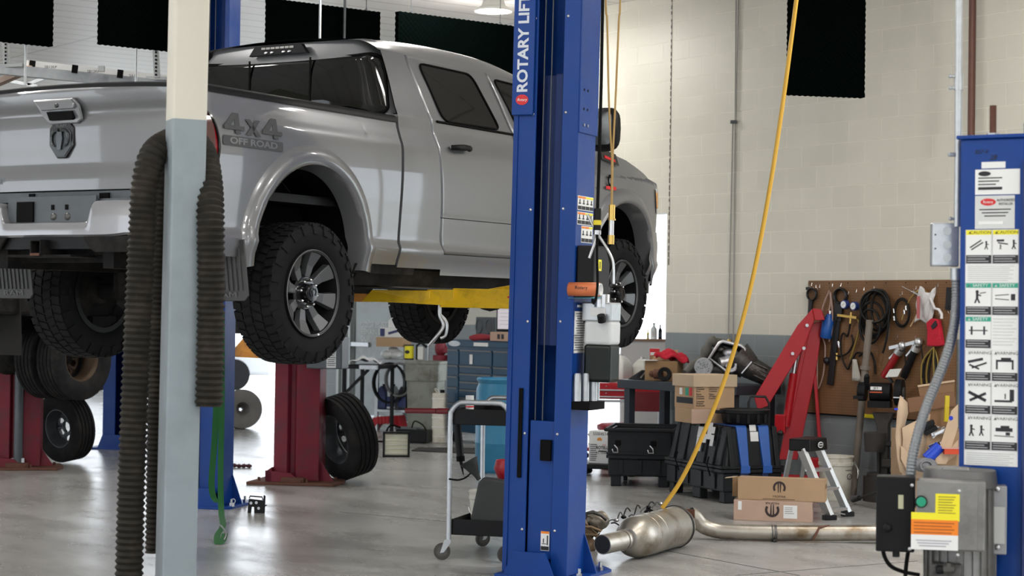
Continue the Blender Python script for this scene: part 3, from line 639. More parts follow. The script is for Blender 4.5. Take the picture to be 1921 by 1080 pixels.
# body lines: side decals and badges on the right
def on_side(o_, s0, z0, side=-1, off=.0015):       # wrap a flat xz mesh (y = 0) on to the body side
    for v in o_.data.vertices:
        q_ = SF(s0 + v.co.x, z0 + v.co.z, side, off - v.co.y); v.co = q_
    return o_
dec = mat('decal_grey', (.05, .052, .055), .5)
def poly(name, polys, m, parent, off=.005, s0=0, z0=0):
    mb = MB()
    for p_ in polys: mb.prism(p_, -.0008, .0008, 'xz')
    o_ = mb.build(name, m, parent); return on_side(o_, s0, z0, -1, off)
four = [[(0, .042), (.10, .122), (.145, .122), (.055, .042)], [(0, .022), (.185, .022), (.185, .046), (0, .046)], [(.105, 0), (.15, 0), (.15, .122), (.105, .122)]]
ex = [[(.0, 0), (.045, 0), (.14, .095), (.095, .095)], [(.095, 0), (.14, 0), (.045, .095), (.0, .095)]]
poly('four_by_four_decal', four + [[(x + .20, z) for x, z in q_] for q_ in ex] + [[(x + .355, z) for x, z in q_] for q_ in four], dec, truck, off=.010, s0=-.90, z0=2.665)
poly('offroad_plate_decal', [[(x, z) for x, z in rrect(.56, .058, .015, 3, .275, 0)]], dec, truck, s0=-.90, z0=2.622)
on_side(text('offroad_text', 'OFF ROAD', .052, Matrix(), silver, truck, off=.002, ax=1.75), -.625, 2.622, -1, .0075)
# engine badges on the front fender
poly('letter_badge', [[(.09 * cos(rad(a)) * .5, .05 * sin(rad(a))) for a in range(40, 330, 15)] + [(.05 * cos(rad(a)) * .5, .026 * sin(rad(a))) for a in range(325, 35, -15)]], blackm, truck, .016, s0=3.83, z0=2.70)
poly('red_name_bar', [rrect(.17, .026, .004, 2)], labelr, truck, .016, s0=3.84, z0=2.645)
def hood_side(p): return p
mb = MB().prism([(0, 0), (.30, -.035), (.26, .055), (.0, .085)], 0, .01, 'xz'); bz = mb.build('hood_badge', glossb, truck); on_side(bz, 3.80, 2.875, -1, .022)
mb = MB().prism([(0.05, 0), (.24, -.022), (.235, .0), (.05, .022)], 0, .01, 'xz'); on_side(mb.build('hood_badge_stripe', labelr, truck), 3.80, 2.885, -1, .028)
# ---- wheels
def tyre(mb, Ro, Ri, W_, knob=True, n=46):
    h = W_ / 2
    mb.lathe([(Ri, -h * .80), (Ri + .025, -h * .92), ((Ro + Ri) / 2, -h), (Ro - .045, -h * .97), (Ro - .014, -h * .86), (Ro - .010, -h * .5), (Ro - .008, 0), (Ro - .010, h * .5), (Ro - .014, h * .86), (Ro - .045, h * .97), ((Ro + Ri) / 2, h), (Ri + .025, h * .92), (Ri, h * .80)], 72)
    if not knob: 
        for k in range(5):
            pass
        return
    for i in range(n):
        a = 2 * pi * i / n; da = 2 * pi / n
        for j, (y0, y1, sh_, sk) in enumerate(((-.95, -.52, 0, .25), (-.46, -.05, .5, -.4), (.05, .46, 0, .4), (.52, .95, .5, -.25))):
            a0 = a + sh_ * da; vs = []
            for yy in (y0, y1):
                for t in (-.38, .38):
                    an = a0 + da * (t + sk * (yy - (y0 + y1) / 2) * 1.5)
                    edge = abs(yy) > .9
                    for r_ in (Ro - .02, Ro - (.006 if edge else 0)): vs.append((r_ * cos(an), r_ * sin(an), yy * h * (.98 if edge else 1)))
            mb.add(vs, [(1, 3, 7, 5), (0, 1, 5, 4), (3, 2, 6, 7), (0, 2, 3, 1), (4, 5, 7, 6)])
        if i % 2 == 0:
            for sg in (-1, 1):   # shoulder lugs down the side wall
                vs = []
                for r_, zz in ((Ro - .012, .90), (Ro - .075, 1.0)):
                    for t in (-.42, .42):
                        an = a + da * t; vs += [(r_ * cos(an), r_ * sin(an), sg * h * zz), (r_ * cos(an), r_ * sin(an), sg * (h * zz + .009))]
                mb.add(vs, [(1, 3, 7, 5), (0, 1, 5, 4), (3, 2, 6, 7), (4, 5, 7, 6)] if sg > 0 else [(5, 7, 3, 1), (4, 5, 1, 0), (7, 6, 2, 3), (6, 7, 5, 4)])
spokem = mat('spoke_charcoal', (.11, .115, .12), .42, .5, coat=.2); rimd = mat('rim_dark', (.010, .010, .011), .5, spec=.2)
def make_wheel(parent, M, name='wheel', Ro=.44, W_=.30, kind='alloy', lab=None):
    # axis along local z, outer face towards +z
    h = W_ / 2; ri = .268
    mb = MB(); tyre(mb, Ro, ri, W_)
    root = mb.build(name, rubber, parent, smooth=35); root.matrix_local = M
    mb = MB().lathe([(ri + .004, h * .80), (ri + .002, h * .95), (ri - .008, h * .97), (ri - .016, h * .90), (ri - .022, h * .3), (ri - .03, -h * .3), (ri - .03, -h * .85), (ri + .004, -h * .85)], 60)
    mb.build('rim_barrel', rimd, root, smooth=30)
    MB().lathe([(ri + .001, h * .953), (ri - .004, h * .975), (ri - .013, h * .94), (ri - .015, h * .90)], 60).build('rim_lip', spokem, root, smooth=30)
    mb = MB()
    for i in range(8):
        a = 2 * pi * (i + .5) / 8; ca, sa = cos(a), sin(a)
        def q(r_, t, z): return (r_ * ca - t * sa, r_ * sa + t * ca, z)
        t0, t1 = .020, .052; R1 = ri - .014
        for (ra, wa, za), (rb, wb, zb) in (((.075, t0, h * .50), (.17, .031, h * .60)), ((.17, .031, h * .60), (R1, t1, h * .86))):
            mb.add([q(ra, -wa, za), q(ra, wa, za), q(rb, wb, zb), q(rb, -wb, zb), q(ra, -wa * 1.2, za - .04), q(ra, wa * 1.2, za - .04), q(rb, wb * 1.15, zb - .04), q(rb, -wb * 1.15, zb - .04)], [(0, 1, 2, 3), (4, 7, 6, 5), (0, 3, 7, 4), (1, 5, 6, 2)])
    mb.build('spoke_ring', spokem, root, bev=.003)
    mb = MB().lathe([(.115, h * .1), (.112, h * .48), (.098, h * .56), (.06, h * .57), (.058, h * .85), (.05, h * .93), (.0, h * .94)], 36).lathe([(.0, -.02), (.19, -.02), (.19, -.04), (0, -.04)], 36)
    mb.build('hub_cap', glossb, root, smooth=35)
    for i in range(8): a = 2 * pi * (i + .5) / 8 + .02; MB().cyl((.083 * cos(a), .083 * sin(a), h * .5), (.083 * cos(a), .083 * sin(a), h * .72), .011, 8).sphere((.083 * cos(a), .083 * sin(a), h * .72), .011, 8).build('lug_nut', chrome, root, smooth=50)
    mb = MB()
    for sg in (-1, 1): mb.tube(smooth_path([(sg * .006, .022, h * .945), (sg * .022, .022, h * .945), (sg * .030, .0, h * .945), (sg * .018, -.018, h * .945)], 4), .004, 6)
    mb.prism([(-.008, .018), (.008, .018), (.006, -.022), (-.006, -.022)], h * .94, h * .95); mb.build('cap_emblem', mat('badge_gunmetal', (.08, .085, .09)), root)
    mb = MB().lathe([(.0, -.03), (.20, -.03), (.20, -.065), (.10, -.07), (.08, -.10), (0, -.10)], 30).box((.02, .20, -.07), (.22, .07, .09)); mb.build('brake_disc', under, root, smooth=40)
    return root
MR = Matrix.Rotation(pi / 2, 4, 'X')     # +z -> -y : outer face to the right
ML = Matrix.Rotation(-pi / 2, 4, 'X')
for s_, z in ((0, 1.755), (4.11, 1.82)):
    make_wheel(truck, Matrix.Translation((s_, -.85, z)) @ MR @ Matrix.Rotation(.2, 4, 'Z')); make_wheel(truck, Matrix.Translation((s_, .85, z)) @ ML)
# ---- chassis
mb = MB()
for y in (-.42, .42): mb.box((1.9, y, 1.95), (6.2, .08, .15))
for x in (-1.0, -.3, .7, 1.6, 2.6, 3.4, 4.5): mb.box((x, 0, 1.96), (.08, .84, .09))
mb.build('frame_rails', under, truck)
mb = MB().cyl((0, -.72, 1.755), (0, .72, 1.755), .055, 16).sphere((0, .0, 1.755), .19, 14, (1, .85, .9)); mb.cyl((0.1, 0, 1.76), (2.2, .05, 1.9), .045, 12)
for y in (-.52, .52): mb.cyl((-.05, y, 1.72), (-.12, y * .9, 2.1), .035, 10); mb.box((0, y, 1.81), (.16, .10, .13))
mb.tube([(0.0, .6, 1.80), (.3, .5, 1.78), (.9, .45, 1.86)], .03, 8); mb.tube([(0.0, -.6, 1.80), (.3, -.5, 1.78), (.9, -.45, 1.86)], .03, 8)
mb.build('rear_axle', under, truck, smooth=40)
mb = MB().cyl((4.11, -.72, 1.82), (4.11, .72, 1.82), .05, 16).sphere((4.11, .25, 1.81), .15, 12); mb.tube([(4.0, -.6, 1.9), (3.6, -.5, 1.92), (3.0, -.45, 1.93)], .035, 8); mb.build('front_axle', under, truck, smooth=40)
mb = MB().box((2.2, -.2, 1.90), (1.0, .5, .16)).box((2.7, .15, 1.92), (.9, .5, .2)); mb.sphere((3.7, 0, 2.0), .3, 12, (1.6, .9, .7)); mb.build('gearbox', under, truck, smooth=40)
mb = MB().box((1.75, .63, 1.92), (1.9, .40, .30)); mb.build('fuel_tank', under, truck, bev=.05)
mb = MB().tube(smooth_path([(3.2, -.55, 1.86), (2.4, -.58, 1.85), (1.2, -.60, 1.87), (.75, -.55, 1.95), (.3, -.62, 2.12), (-.4, -.66, 2.1), (-1.0, -.7, 1.98)], 6), .045, 10); mb.build('exhaust_tube', oilm, truck, smooth=50)
mb = MB(); mb.patch([[SF(x, z, -1, -.06 - (1.93 - z) * .5) for x in zs(.60, 3.6, 20)] for z in zs(1.82, 1.93, 3)]); mb.patch([[SF(x, z, 1, -.06) for x in zs(.60, 3.6, 20)] for z in zs(1.86, 1.93, 3)])
mb.build('rocker_guard', under, truck, solid=.01)
mb = MB().patch([[SF(x, z, -1, -.012 - (1.955 - z) * .25) for x in zs(.50, 1.18, 10)] for z in zs(1.895, 1.955, 3)]); mb.build('bed_skirt', under, truck, solid=.01)
mb = MB().box((1.8, 0, 2.02), (5.6, 1.62, .05)); mb.build('floor_pan', under, truck)
# inner structure of the cab so glass never shows an empty shell
MB().box((2.0, 0, 2.45), (2.0, 1.6, .85)).build('cab_interior', blackm, truck)
for y in (-.42, .42):
    MB().box((1.55, y, 3.0), (.18, .5, .5)).box((1.55, y, 3.28), (.12, .26, .16)).build('seat_back', blackp, truck, bev=.04)
# mud flaps
for side in (-1, 1):
    mb = MB(); mb.prism([(-.16, .36), (.16, .36), (.16, .03), (.13, 0), (-.13, 0), (-.16, .03)], -.006, .006, 'yz')
    for k in range(8): mb.box((-.010, -.12 + k * .034, .185), (.010, .016, .25))
    fl = mb.build('mud_flap', mat('flap_rubber', (.055, .055, .055), .55), truck, bev=.002, loc=(-.66, side * .86, 1.70), rot=(0, rad(-9), 0))
    text('flap_letters', 'RAM', .045, frame((-.013, 0, .035), (0, -1, 0)), mat('flap_letter', (.12, .12, .12), .5), fl, ax=1.9)

for o in list(bpy.data.objects):      # rear end of the bed: tailgate, bumper and corner pieces sit 6 cm further forward
    if o.parent == truck and o.name.split('.')[0] in ('tailgate', 'tailgate_cap', 'bed_corner', 'tail_lamp', 'step_bumper', 'bumper_valance', 'bumper_bracket', 'plate_recess', 'tailgate_sill', 'latch_hole', 'hitch_receiver', 'hitch_frame'): o.location.x += .06
# ================================================================ POSTS AND LIFTS
cy_base = G(338, 1120); py_ = 9.3
# steel building post
pc = P(326, 1220, py_); pc.z = 0
post = thing('building_post', 'square steel building post painted cream above and blue grey below beside the hoses', 'post', pc, 0)
M_ = Matrix.Rotation(rad(-23), 4, 'Z')
yb = P(350, 226, py_).z
a_ = .17
for nm, z0, z1, m_ in (('lower_shaft', 0, yb, greyp), ('upper_shaft', yb, HC, cream)):
    MB().prism(rrect(a_, a_, .014, 3), z0, z1).build(nm, m_, post, smooth=30, rot=(0, rad(.43), rad(23)))
MB().box((0, 0, .01), (.3, .3, .02)).build('foot_plate', greyp, post)
# ribbed exhaust hoses
def ribbed(name, label, path, r, group=None, pitch=.031, amp=.16, n=18):
    p = smooth_path(path, 10); d = [0.0]
    for a, b in zip(p, p[1:]): d.append(d[-1] + (b - a).length)
    L = d[-1]; N_ = int(L / pitch * 4); pts = []; rs = []; j = 0
    for i in range(N_ + 1):
        t = L * i / N_
        while j < len(d) - 2 and d[j + 1] < t: j += 1
        u = (t - d[j]) / max(1e-9, d[j + 1] - d[j]); pts.append(p[j].lerp(p[j + 1], u)); rs.append(r * (1 - amp * (.0, .5, 1.0, .5)[i % 4]))
    o = MB().tube(pts, rs, n).build(name, hosem, smooth=50); return tag(o, label, 'hose', group)
YH = 9.25
def hp(x, y, Y=YH): return P(x, y, Y)
ribbed('exhaust_hose', 'thick black ribbed exhaust hose looped over behind the grey post, longest strand', [hp(241, 1135), hp(243, 1040), hp(247, 900), hp(253, 740), hp(259, 600), hp(266, 450), hp(272, 350), hp(287, 292, 9.3), hp(316, 268, 9.45), hp(348, 262, 9.5), hp(376, 280, 9.45), hp(390, 330, 9.35), hp(395, 420), hp(396, 560), hp(394, 680), hp(392, 762)], .071)
ribbed('exhaust_hose', 'second black ribbed hose hanging close to the grey post, ending above the floor', [hp(292, 1036, 9.5), hp(294, 850, 9.5), hp(297, 650, 9.5), hp(303, 450, 9.5), hp(309, 330, 9.5), hp(330, 290, 9.62), hp(352, 330, 9.65), hp(356, 600, 9.6)], .055, pitch=.026)
MB().tube([pc + Vector((0, .10, z)) for z in (2.45, 2.46)], .01, 6)
hk = thing('hose_hanger', 'steel saddle bracket behind the post carrying the ribbed hoses', 'bracket', tuple(P(335, 275, 9.42)), 0)
MB().tube([(.10 * cos(a), .08, .02 - .10 + .12 * sin(a)) for a in [pi * k / 10 for k in range(11)]], .014, 8).build('saddle', galv, hk, smooth=50)
MB().bar((0, -.06, -.02), (0, .10, .03), .04, .01).build('stay', galv, hk)

def lift_column(name, label, origin, rz, H_, sleeve=True, m_=blue, mi=bluedk, Wd=.44, D=.30, det=True, group=None, llip=.155, rlip=.05, sl_z=2.78):
    # front (open side) faces local -y, x to the right
    t = thing(name, label, 'car lift', origin, rz, group); h = Wd / 2; k = .012
    out = [(-h, 0), (-h, D), (h, D), (h, 0), (h - rlip, 0), (h - rlip, k), (h - k, k), (h - k, D - k), (-h + k, D - k), (-h + k, k), (-h + llip, k), (-h + llip, 0)]
    MB().prism(out, .025, H_).build('column', m_, t, bev=.004)
    if sleeve:
        e = .006; out2 = [(-h - e, .05), (-h - e, D + e), (h + e, D + e), (h + e, .0), (h - rlip + .004, -.004), (h - rlip, -e - .004), (h + e, -e - .004)]
        MB().prism([(h, .0), (h + e + .004, -.004), (h + e + .004, D + e), (h, D + e)], sl_z, H_ + .3).build('column_extension', m_, t, bev=.003)
    if det:
        MB().prism([(-h + llip + .01, D - .03), (-h + llip + .01, .09), (h - rlip - .06, .09), (h - rlip - .06, .03), (h - rlip - .01, .03), (h - rlip - .01, D - .03)], .5 if not sleeve else 1.45, min(H_, 3.15)).build('carriage', mi, t, bev=.004)
        for cx in (-h + llip + .025, -h + llip + .075): MB().cyl((cx, .05, .55), (cx, .05, H_), .0045, 8).build('lift_cable', greyd, t, smooth=50)
        MB().prism([(-h + llip + .005, .02), (-h + llip + .005, .06), (h - rlip - .005, .06), (h - rlip - .005, .02)], .12, .98).build('latch_cover', m_, t, bev=.004)
        for z in (.30, .9, 1.6, 2.3, 2.9, 3.5):
            for x in (-h + llip - .022, h - rlip + .024): MB().sphere((x, -.002, z + .03 * x), .010, 8, (1, .6, 1)).build('flange_bolt', steel, t, smooth=60)
    q_ = .16 if not sleeve else .01
    MB().prism([(-h - q_ * .7, -.10), (h + .02, -.10), (h + .10, -.02), (h + .10, D + .22), (h, D + .34), (-h, D + .34), (-h - q_, D + .22), (-h - q_, -.02)], 0, .022).build('base_plate', m_, t, bev=.003)
    MB().prism([(-.17, .022), (.17, .022), (.11, .17), (-.11, .17)], -.085, -.07, 'xz').build('toe_guard', m_, t)
    for sg in (-1, 1):
        MB().prism([(D - .05, .02), (D + .20, .02), (D + .0, .30), (D - .05, .30)], sg * (h - .02) - .005, sg * (h - .02) + .005, 'yz').build('gusset', m_, t)
    MB().prism([(h, .02), (h + .09, .02), (h, .27)], D - .02, D - .01, 'xz').build('gusset', m_, t); (MB().prism([(-h, .02), (-h - .13, .02), (-h, .27)], D - .02, D - .01, 'xz').build('gusset', m_, t) if not sleeve else None)
    for x, y in ((-.05, -.03), (.08, -.035), (h + .06, .06), (h + .06, D + .12)):
        MB().cyl((x, y, .02), (x, y, .075), .011, 10).cyl((x, y, .022), (x, y, .045), .02, 6).build('anchor_bolt', steel, t, smooth=40)
    return t
n_o = G(1001, 1084); RZN = rad(-24)
near = lift_column('two_post_lift_column', 'tall blue lift column in front of the truck with lettering down its cover', n_o, RZN, 4.7, rlip=.11)
near.rotation_euler = (0, rad(.8), RZN)
h = .22
# cover with the vertical lettering
MB().box((-h + .068, -.016, 3.68), (.145, .02, 1.58)).build('column_cover', blue, near, bev=.004)
Mt = frame((-h + .075, -.0275, 3.18), (0, 0, 1), (-1, 0, 0))
def vtext(name, s, size, x, z, parent, m, y=-.0275, ax=1.0, off=0, align='LEFT'):
    # text running upwards: x axis -> +z, letter tops towards -x, faces -y
    Mx = Matrix.Translation((x, y, z)) @ Matrix.Rotation(-pi / 2, 4, 'Y')
    return text(name, s, size, Mx, m, parent, off=off, ax=ax, align=align)
vtext('column_lettering', 'ROTARY LIFT', .098, -h + .068, 3.03, near, mat('letter_white', (.62, .66, .72), .5), ax=1.05, off=.0028)
def oval(w_, h_, x, y, z, n=24): return [(x + w_ / 2 * cos(2 * pi * k / n), z + h_ / 2 * sin(2 * pi * k / n)) for k in range(n)]
MB().prism(oval(.085, .066, -h + .066, 0, 2.985), -.0285, -.027, 'xz').build('logo_oval', labelr, near)
text('logo_script', 'Rotary', .024, Matrix.Translation((-h + .066, -.0292, 2.985)), labelw, near, shear=.3)
# straight cover rails below the lettering
MB().box((-h + .03, -.004, 1.48), (.012, .012, 2.9)).build('cover_rail', blue, near, bev=.003)
MB().box((-h + .105, -.008, .90), (.026, .014, .56)).build('rubber_strip', blackm, near, bev=.003)
MB().box((.06, -.0, .80), (.07, .03, .13)).build('rubber_pad', blackm, near, bev=.004)
# warning decal near the foot
d_ = MB().box((.065, .013, .235), (.058, .003, .12)).build('warning_decal', labelw, near)
MB().box((.065, .011, .288), (.054, .002, .014)).build('decal_header', labelo, d_); MB().box((.065, .011, .19), (.054, .002, .024)).build('decal_footer', ink, d_)
MB().prism([(.078, .21), (.086, .21), (.086, .27), (.078, .27)], .010, .012, 'xz').prism([(.045, .215), (.075, .215), (.075, .219), (.045, .219)], .010, .012, 'xz').prism([(.052, .222), (.058, .222), (.058, .25), (.052, .25)], .010, .012, 'xz').build('decal_figure', ink, d_)
# holes and screws on the right side face (local +x)
X1 = h + .011
for y, z, big in ((.06, 3.05, 0), (.12, 3.05, 0), (.06, 2.93, 0), (.12, 2.93, 0), (.06, 2.83, 1), (.12, 2.83, 1)):
    MB().cyl((X1 - .004, y, z), (X1 + (.008 if big else .001), y, z), .009, 12).build('side_bolt' if big else 'side_hole', steel if big else blackm, near)
for y, z in ((.09, 3.42), (.04, 3.42)): MB().cyl((-.02 + y * 1.2, D_ if False else .285, z + .02), (-.02 + y * 1.2, .28, z + .02), .02, 14).build('back_hole', galv, near)
XS = h + .0015
def sdecal(name, y0, y1, z0, z1, m, par=near, e=0.0): return MB().box((XS + e, (y0 + y1) / 2, (z0 + z1) / 2), (.002, abs(y1 - y0), z1 - z0)).build(name, m, par)
for r_, (z0, z1, ya, yb_) in enumerate(((2.30, 2.39, .02, .28), (2.21, 2.29, .02, .28), (2.10, 2.205, .09, .28))):
    d_ = sdecal('instruction_decal', ya, yb_, z0, z1, labelw)
    n = 4 if ya < .05 else 3
    for k in range(n):
        y = ya + (yb_ - ya) * (k + .5) / n
        MB().box((XS + .002, y, z1 - .010), (.002, (yb_ - ya) / n * .86, .012)).build('decal_header', labely if k >= n / 2 else labelo, d_)
        MB().box((XS + .002, y, z0 + .016), (.002, (yb_ - ya) / n * .86, .022)).build('decal_footer', ink, d_)
        MB().box((XS + .002, y, (z0 + z1) / 2 + .008), (.002, .012, .03)).box((XS + .002, y, (z0 + z1) / 2 - .002), (.002, .035, .006)).build('decal_figure', ink, d_)
d_ = sdecal('notice_sheet', .02, .24, 1.41, 1.67, labelw)
mb = MB()
for k in range(16): mb.box((XS + .002, .12 if k < 9 else .10, 1.655 - k * .015), (.002, .16 - .02 * (k % 3), .004))
mb.build('sheet_print', ink, d_); MB().box((XS + .002, .19, 1.62), (.002, .05, .04)).build('sheet_stamp', ink, d_)
sdecal('serial_label', .06, .16, 1.695, 1.71, labelw)
# black switch cover on the side
mb = MB(); mb.prism([(.02, 1.76), (.28, 1.76), (.30, 1.80), (.30, 1.98), (.22, 2.08), (.02, 2.08)], h + .002, h + .12, 'yz')
sw = mb.build('switch_cover', blackp, near, bev=.012)
MB().box((h + .121, .12, 1.96), (.002, .055, .07)).build('yellow_tag', labely, sw); MB().box((h + .1225, .12, 1.96), (.002, .012, .045)).build('tag_print', ink, sw)
# hydraulic power unit
pu = near
MB().box((h + .12, .17, 1.67), (.20, .17, .12)).build('pump_block', galv, near, bev=.01)
MB().cyl((h + .14, .12, 1.70), (h + .14, .12, 1.78), .05, 16).build('pump_motor', steel, near, smooth=40)
tk = MB().box((h + .13, .17, 1.54), (.185, .17, .15)).build('oil_tank', clearp, near, bev=.02, seg=3)
MB().box((h + .13, .17, 1.35), (.183, .168, .235)).build('dark_oil', mat('tank_oil', (.005, .008, .006), .3, spec=.25), tk, bev=.02, seg=3)
MB().cyl((h + .165, .07, 1.61), (h + .165, .05, 1.65), .026, 14).build('tank_cap', blackp, tk, smooth=40)
MB().box((h + .13, .085, 1.67), (.10, .012, .05)).build('pump_label', labelw, near)
# rack for height adapters and the silver adapters in it
MB().box((h + .06, .14, 1.085), (.12, .26, .05)).build('adapter_rack', blackm, near)
WM = Matrix.Translation(n_o) @ Matrix.Rotation(RZN, 4, 'Z')
for k in range(5):
    p = WM @ Vector((h + .045 + .030 * (k % 3) + .004 * k, .03 + .05 * k, 1.11)); 
    o = MB().cyl((0, 0, 0), (0, 0, .165), .023, 16).cyl((0, 0, .165), (0, 0, .172), .019, 16).build('height_adapter', galv, smooth=40, loc=p)
    tag(o, 'silver lift height adapter standing in the black rack on the blue column', 'adapter', 'silver height adapters in the rack')
# rolled orange and blue booklet
bo = WM @ Vector((h + .115, .05, 1.80))
bk = thing('rolled_booklet', 'rolled up manual with orange cover tucked on top of the pump', 'booklet', bo, RZN + rad(6))
rows = []; 
for x in (-.12, .07): rows.append([Vector((x, -.07 + .055 * cos(a) * 1.0 + .02, .045 * sin(a))) for a in [rad(-60 + 300 * k / 20) for k in range(21)]])
MB().patch(rows).build('cover_page', mat('booklet_orange', (.62, .17, .06), .5), bk, smooth=60, solid=.003)
MB().patch([[Vector((p.x * .98 + .012, p.y * .86, p.z * .86)) for p in r_] for r_ in rows]).build('inner_page', labelw, bk, smooth=60, solid=.004)
MB().patch([[Vector((x, -.05 + .062 * cos(a), .052 * sin(a))) for a in [rad(-100 + 55 * k / 8) for k in range(9)]] for x in (-.125, .072)]).build('blue_page', mat('booklet_blue', (.10, .30, .38), .5), bk, smooth=60, solid=.003)
text('cover_lettering', 'Rotary', .03, Matrix.Translation((-.03, -.107, .012)), ink, bk)
# ---- yellow arms of the near column
YA = 12.75
def armseg(name, x0, x1, t0, b0, t1, b1, Y0, Y1, m, cutL=0.0, cutR=0.0, dep=.11, par=near):
    # px polygon between x0..x1, extruded in depth
    pts = [P(x0, b0, Y0), P(x1, b1, Y1), P(x1 + cutR, t1, Y1), P(x0 + cutL, t0, Y0)]
    d = Vector((.15, 1, 0)).normalized() * dep; inv = (Matrix.Translation(n_o) @ Matrix.Rotation(RZN, 4, 'Z')).inverted() if par is near else Matrix()
    vs = [inv @ p for p in pts] + [inv @ (p + d) for p in pts]
    return MB().add(vs, [(3, 2, 1, 0), (4, 5, 6, 7), (0, 1, 5, 4), (1, 2, 6, 5), (2, 3, 7, 6), (3, 0, 4, 7)]).build(name, m, par, bev=.004)
armseg('swing_arm', 818, 972, 544, 580, 545, 581, 12.90, 12.56, yel, cutL=26, dep=.14)
armseg('arm_extension', 772, 845, 547, 574, 547, 577, 12.97, 12.86, yel, cutL=24, dep=.12)
armseg('arm_tip', 672, 800, 549, 571, 549, 574, 13.06, 12.94, yel, cutL=20, dep=.10)
armseg('arm_pad_carrier', 655, 690, 556, 572, 556, 572, 13.08, 13.06, orang, dep=.12)
armseg('front_arm', 898, 985, 547, 553, 530, 541, 13.10, 12.7, yel, dep=.10)
v_ = WM.inverted() @ P(952, 559, 12.55)
MB().box(tuple(v_), (.05, .004, .012)).build('arm_label', labelr, near, rot=(0, 0, 0))
# fork strap hanging below the arm
tag(MB().tube(smooth_path([P(826, 560, 13.0), P(825, 590, 13.0), P(832, 610, 13.0), P(818, 632, 13.0), P(805, 648, 13.05)], 5), .013, 8).tube(smooth_path([P(826, 590, 13.0), P(838, 605, 13.0), P(836, 628, 13.0), P(826, 634, 13.0)], 4), .010, 8).build('hanging_link', alum, smooth=50), 'bent silver fork link hanging under the yellow arm', 'link')

# ---- far blue column of the same lift
f_o = G(381, 952); RZF = rad(-14)
far = lift_column('two_post_lift_column', 'blue lift column behind the grey post with a green strap hanging on it', f_o, RZF, 5.0, sleeve=False, Wd=.33, D=.24, llip=.11, rlip=.04)
MB().box((.0, -.02, .10), (.09, .05, .12)).build('latch_block', galv, far, bev=.006)
eb = thing('lifting_eye', 'small steel ring bolt standing on the blue base plate', 'bolt', f_o + Vector((.26, -.08, .022)), 0)
MB().cyl((0, 0, 0), (0, 0, .03), .012, 10).tube([(.018 * cos(a), 0, .045 + .018 * sin(a)) for a in [2 * pi * k / 12 for k in range(12)]], .004, 6, closed=True).build('ring', steel, eb, smooth=50)
# green ratchet strap
def ribbon(mb, path, w_, side=(1, 0, 0), th=.003):
    sd = Vector(side).normalized(); L_ = [Vector(p) - sd * w_ / 2 for p in path]; R_ = [Vector(p) + sd * w_ / 2 for p in path]; n = Vector((0, -th, 0))
    mb.patch([L_, R_]); mb.patch([[p + n for p in L_], [p + n for p in R_]], flip=True)
    return mb
st = thing('ratchet_strap', 'green webbing strap hanging down the blue column with a looped end', 'strap', tuple(P(408, 600, 14.9)), 0)
o_ = Vector(st.location)
mb = MB(); ribbon(mb, [p - o_ for p in smooth_path([P(411, 585, 14.9), P(408, 700, 14.9), P(403, 820, 14.9), P(397, 900, 14.88), P(400, 930, 14.85), P(408, 942, 14.8)], 6)], .048, (1, .1, 0))
ribbon(mb, [p - o_ for p in smooth_path([P(416, 590, 14.85), P(416, 760, 14.84), P(414, 880, 14.82), P(415, 955, 14.7), P(418, 985, 13.95), P(408, 1003, 13.6), P(409, 1020, 13.32), P(418, 1014, 13.4), P(422, 1000, 13.62)], 6)], .045, (1, .1, 0))
mb.build('webbing', green, st, smooth=50)
MB().box(tuple(P(410, 690, 14.82) - o_), (.035, .03, .10)).build('ratchet', steel, st, bev=.005)
MB().tube([p - o_ for p in smooth_path([P(414, 985, 13.9), P(424, 1000, 13.6), P(420, 1012, 13.4)], 4)], .006, 6).build('strap_hook', steel, st, smooth=50)
# third blue column further back, left of the hoses
b_o = G(214, 842)
c3 = lift_column('two_post_lift_column', 'distant blue lift column seen between the tyres and the ribbed hose', b_o, rad(-12), 2.7, sleeve=False, det=False, Wd=.30, D=.25)
# black steel bracket on the floor by the column
br = G(481, 962); o = thing('steel_bracket', 'small black slotted steel bracket standing on the floor', 'bracket', br, rad(-10))
mb = MB(); mb.prism([(-.075, 0), (-.045, 0), (-.04, .05), (-.02, .05), (-.018, 0), (.07, 0), (.075, .14), (.06, .15), (.055, .105), (-.065, .115)], -.006, .006, 'xz'); mb.box((0, .03, .06), (.14, .05, .012)); mb.build('web_plate', blackp, o, bev=.003)
MB().tube([(-.06, 0, .12), (-.06, .01, .135), (.045, .01, .13), (.05, 0, .11)], .006, 6).build('rod', blackp, o, smooth=40)
for x, z in ((.0, .085), (.02, .04), (-.045, .08)): MB().cyl((x, -.008, z), (x, -.005, z), .012, 10).build('bolt_hole', galv, o)
rg = G(450, 877); tag(MB().tube(smooth_path([(-.12, 0, .02), (-.06, .01, .022), (0, -.01, .018), (.06, .01, .02), (.12, 0, .018)], 4), lambda i: .018 + .006 * sin(i * 1.9), 8).build('dark_rag', mat('dark_red_rag', (.06, .02, .03), .9), smooth=40, loc=rg), 'dark twisted rag lying on the bright floor', 'rag')

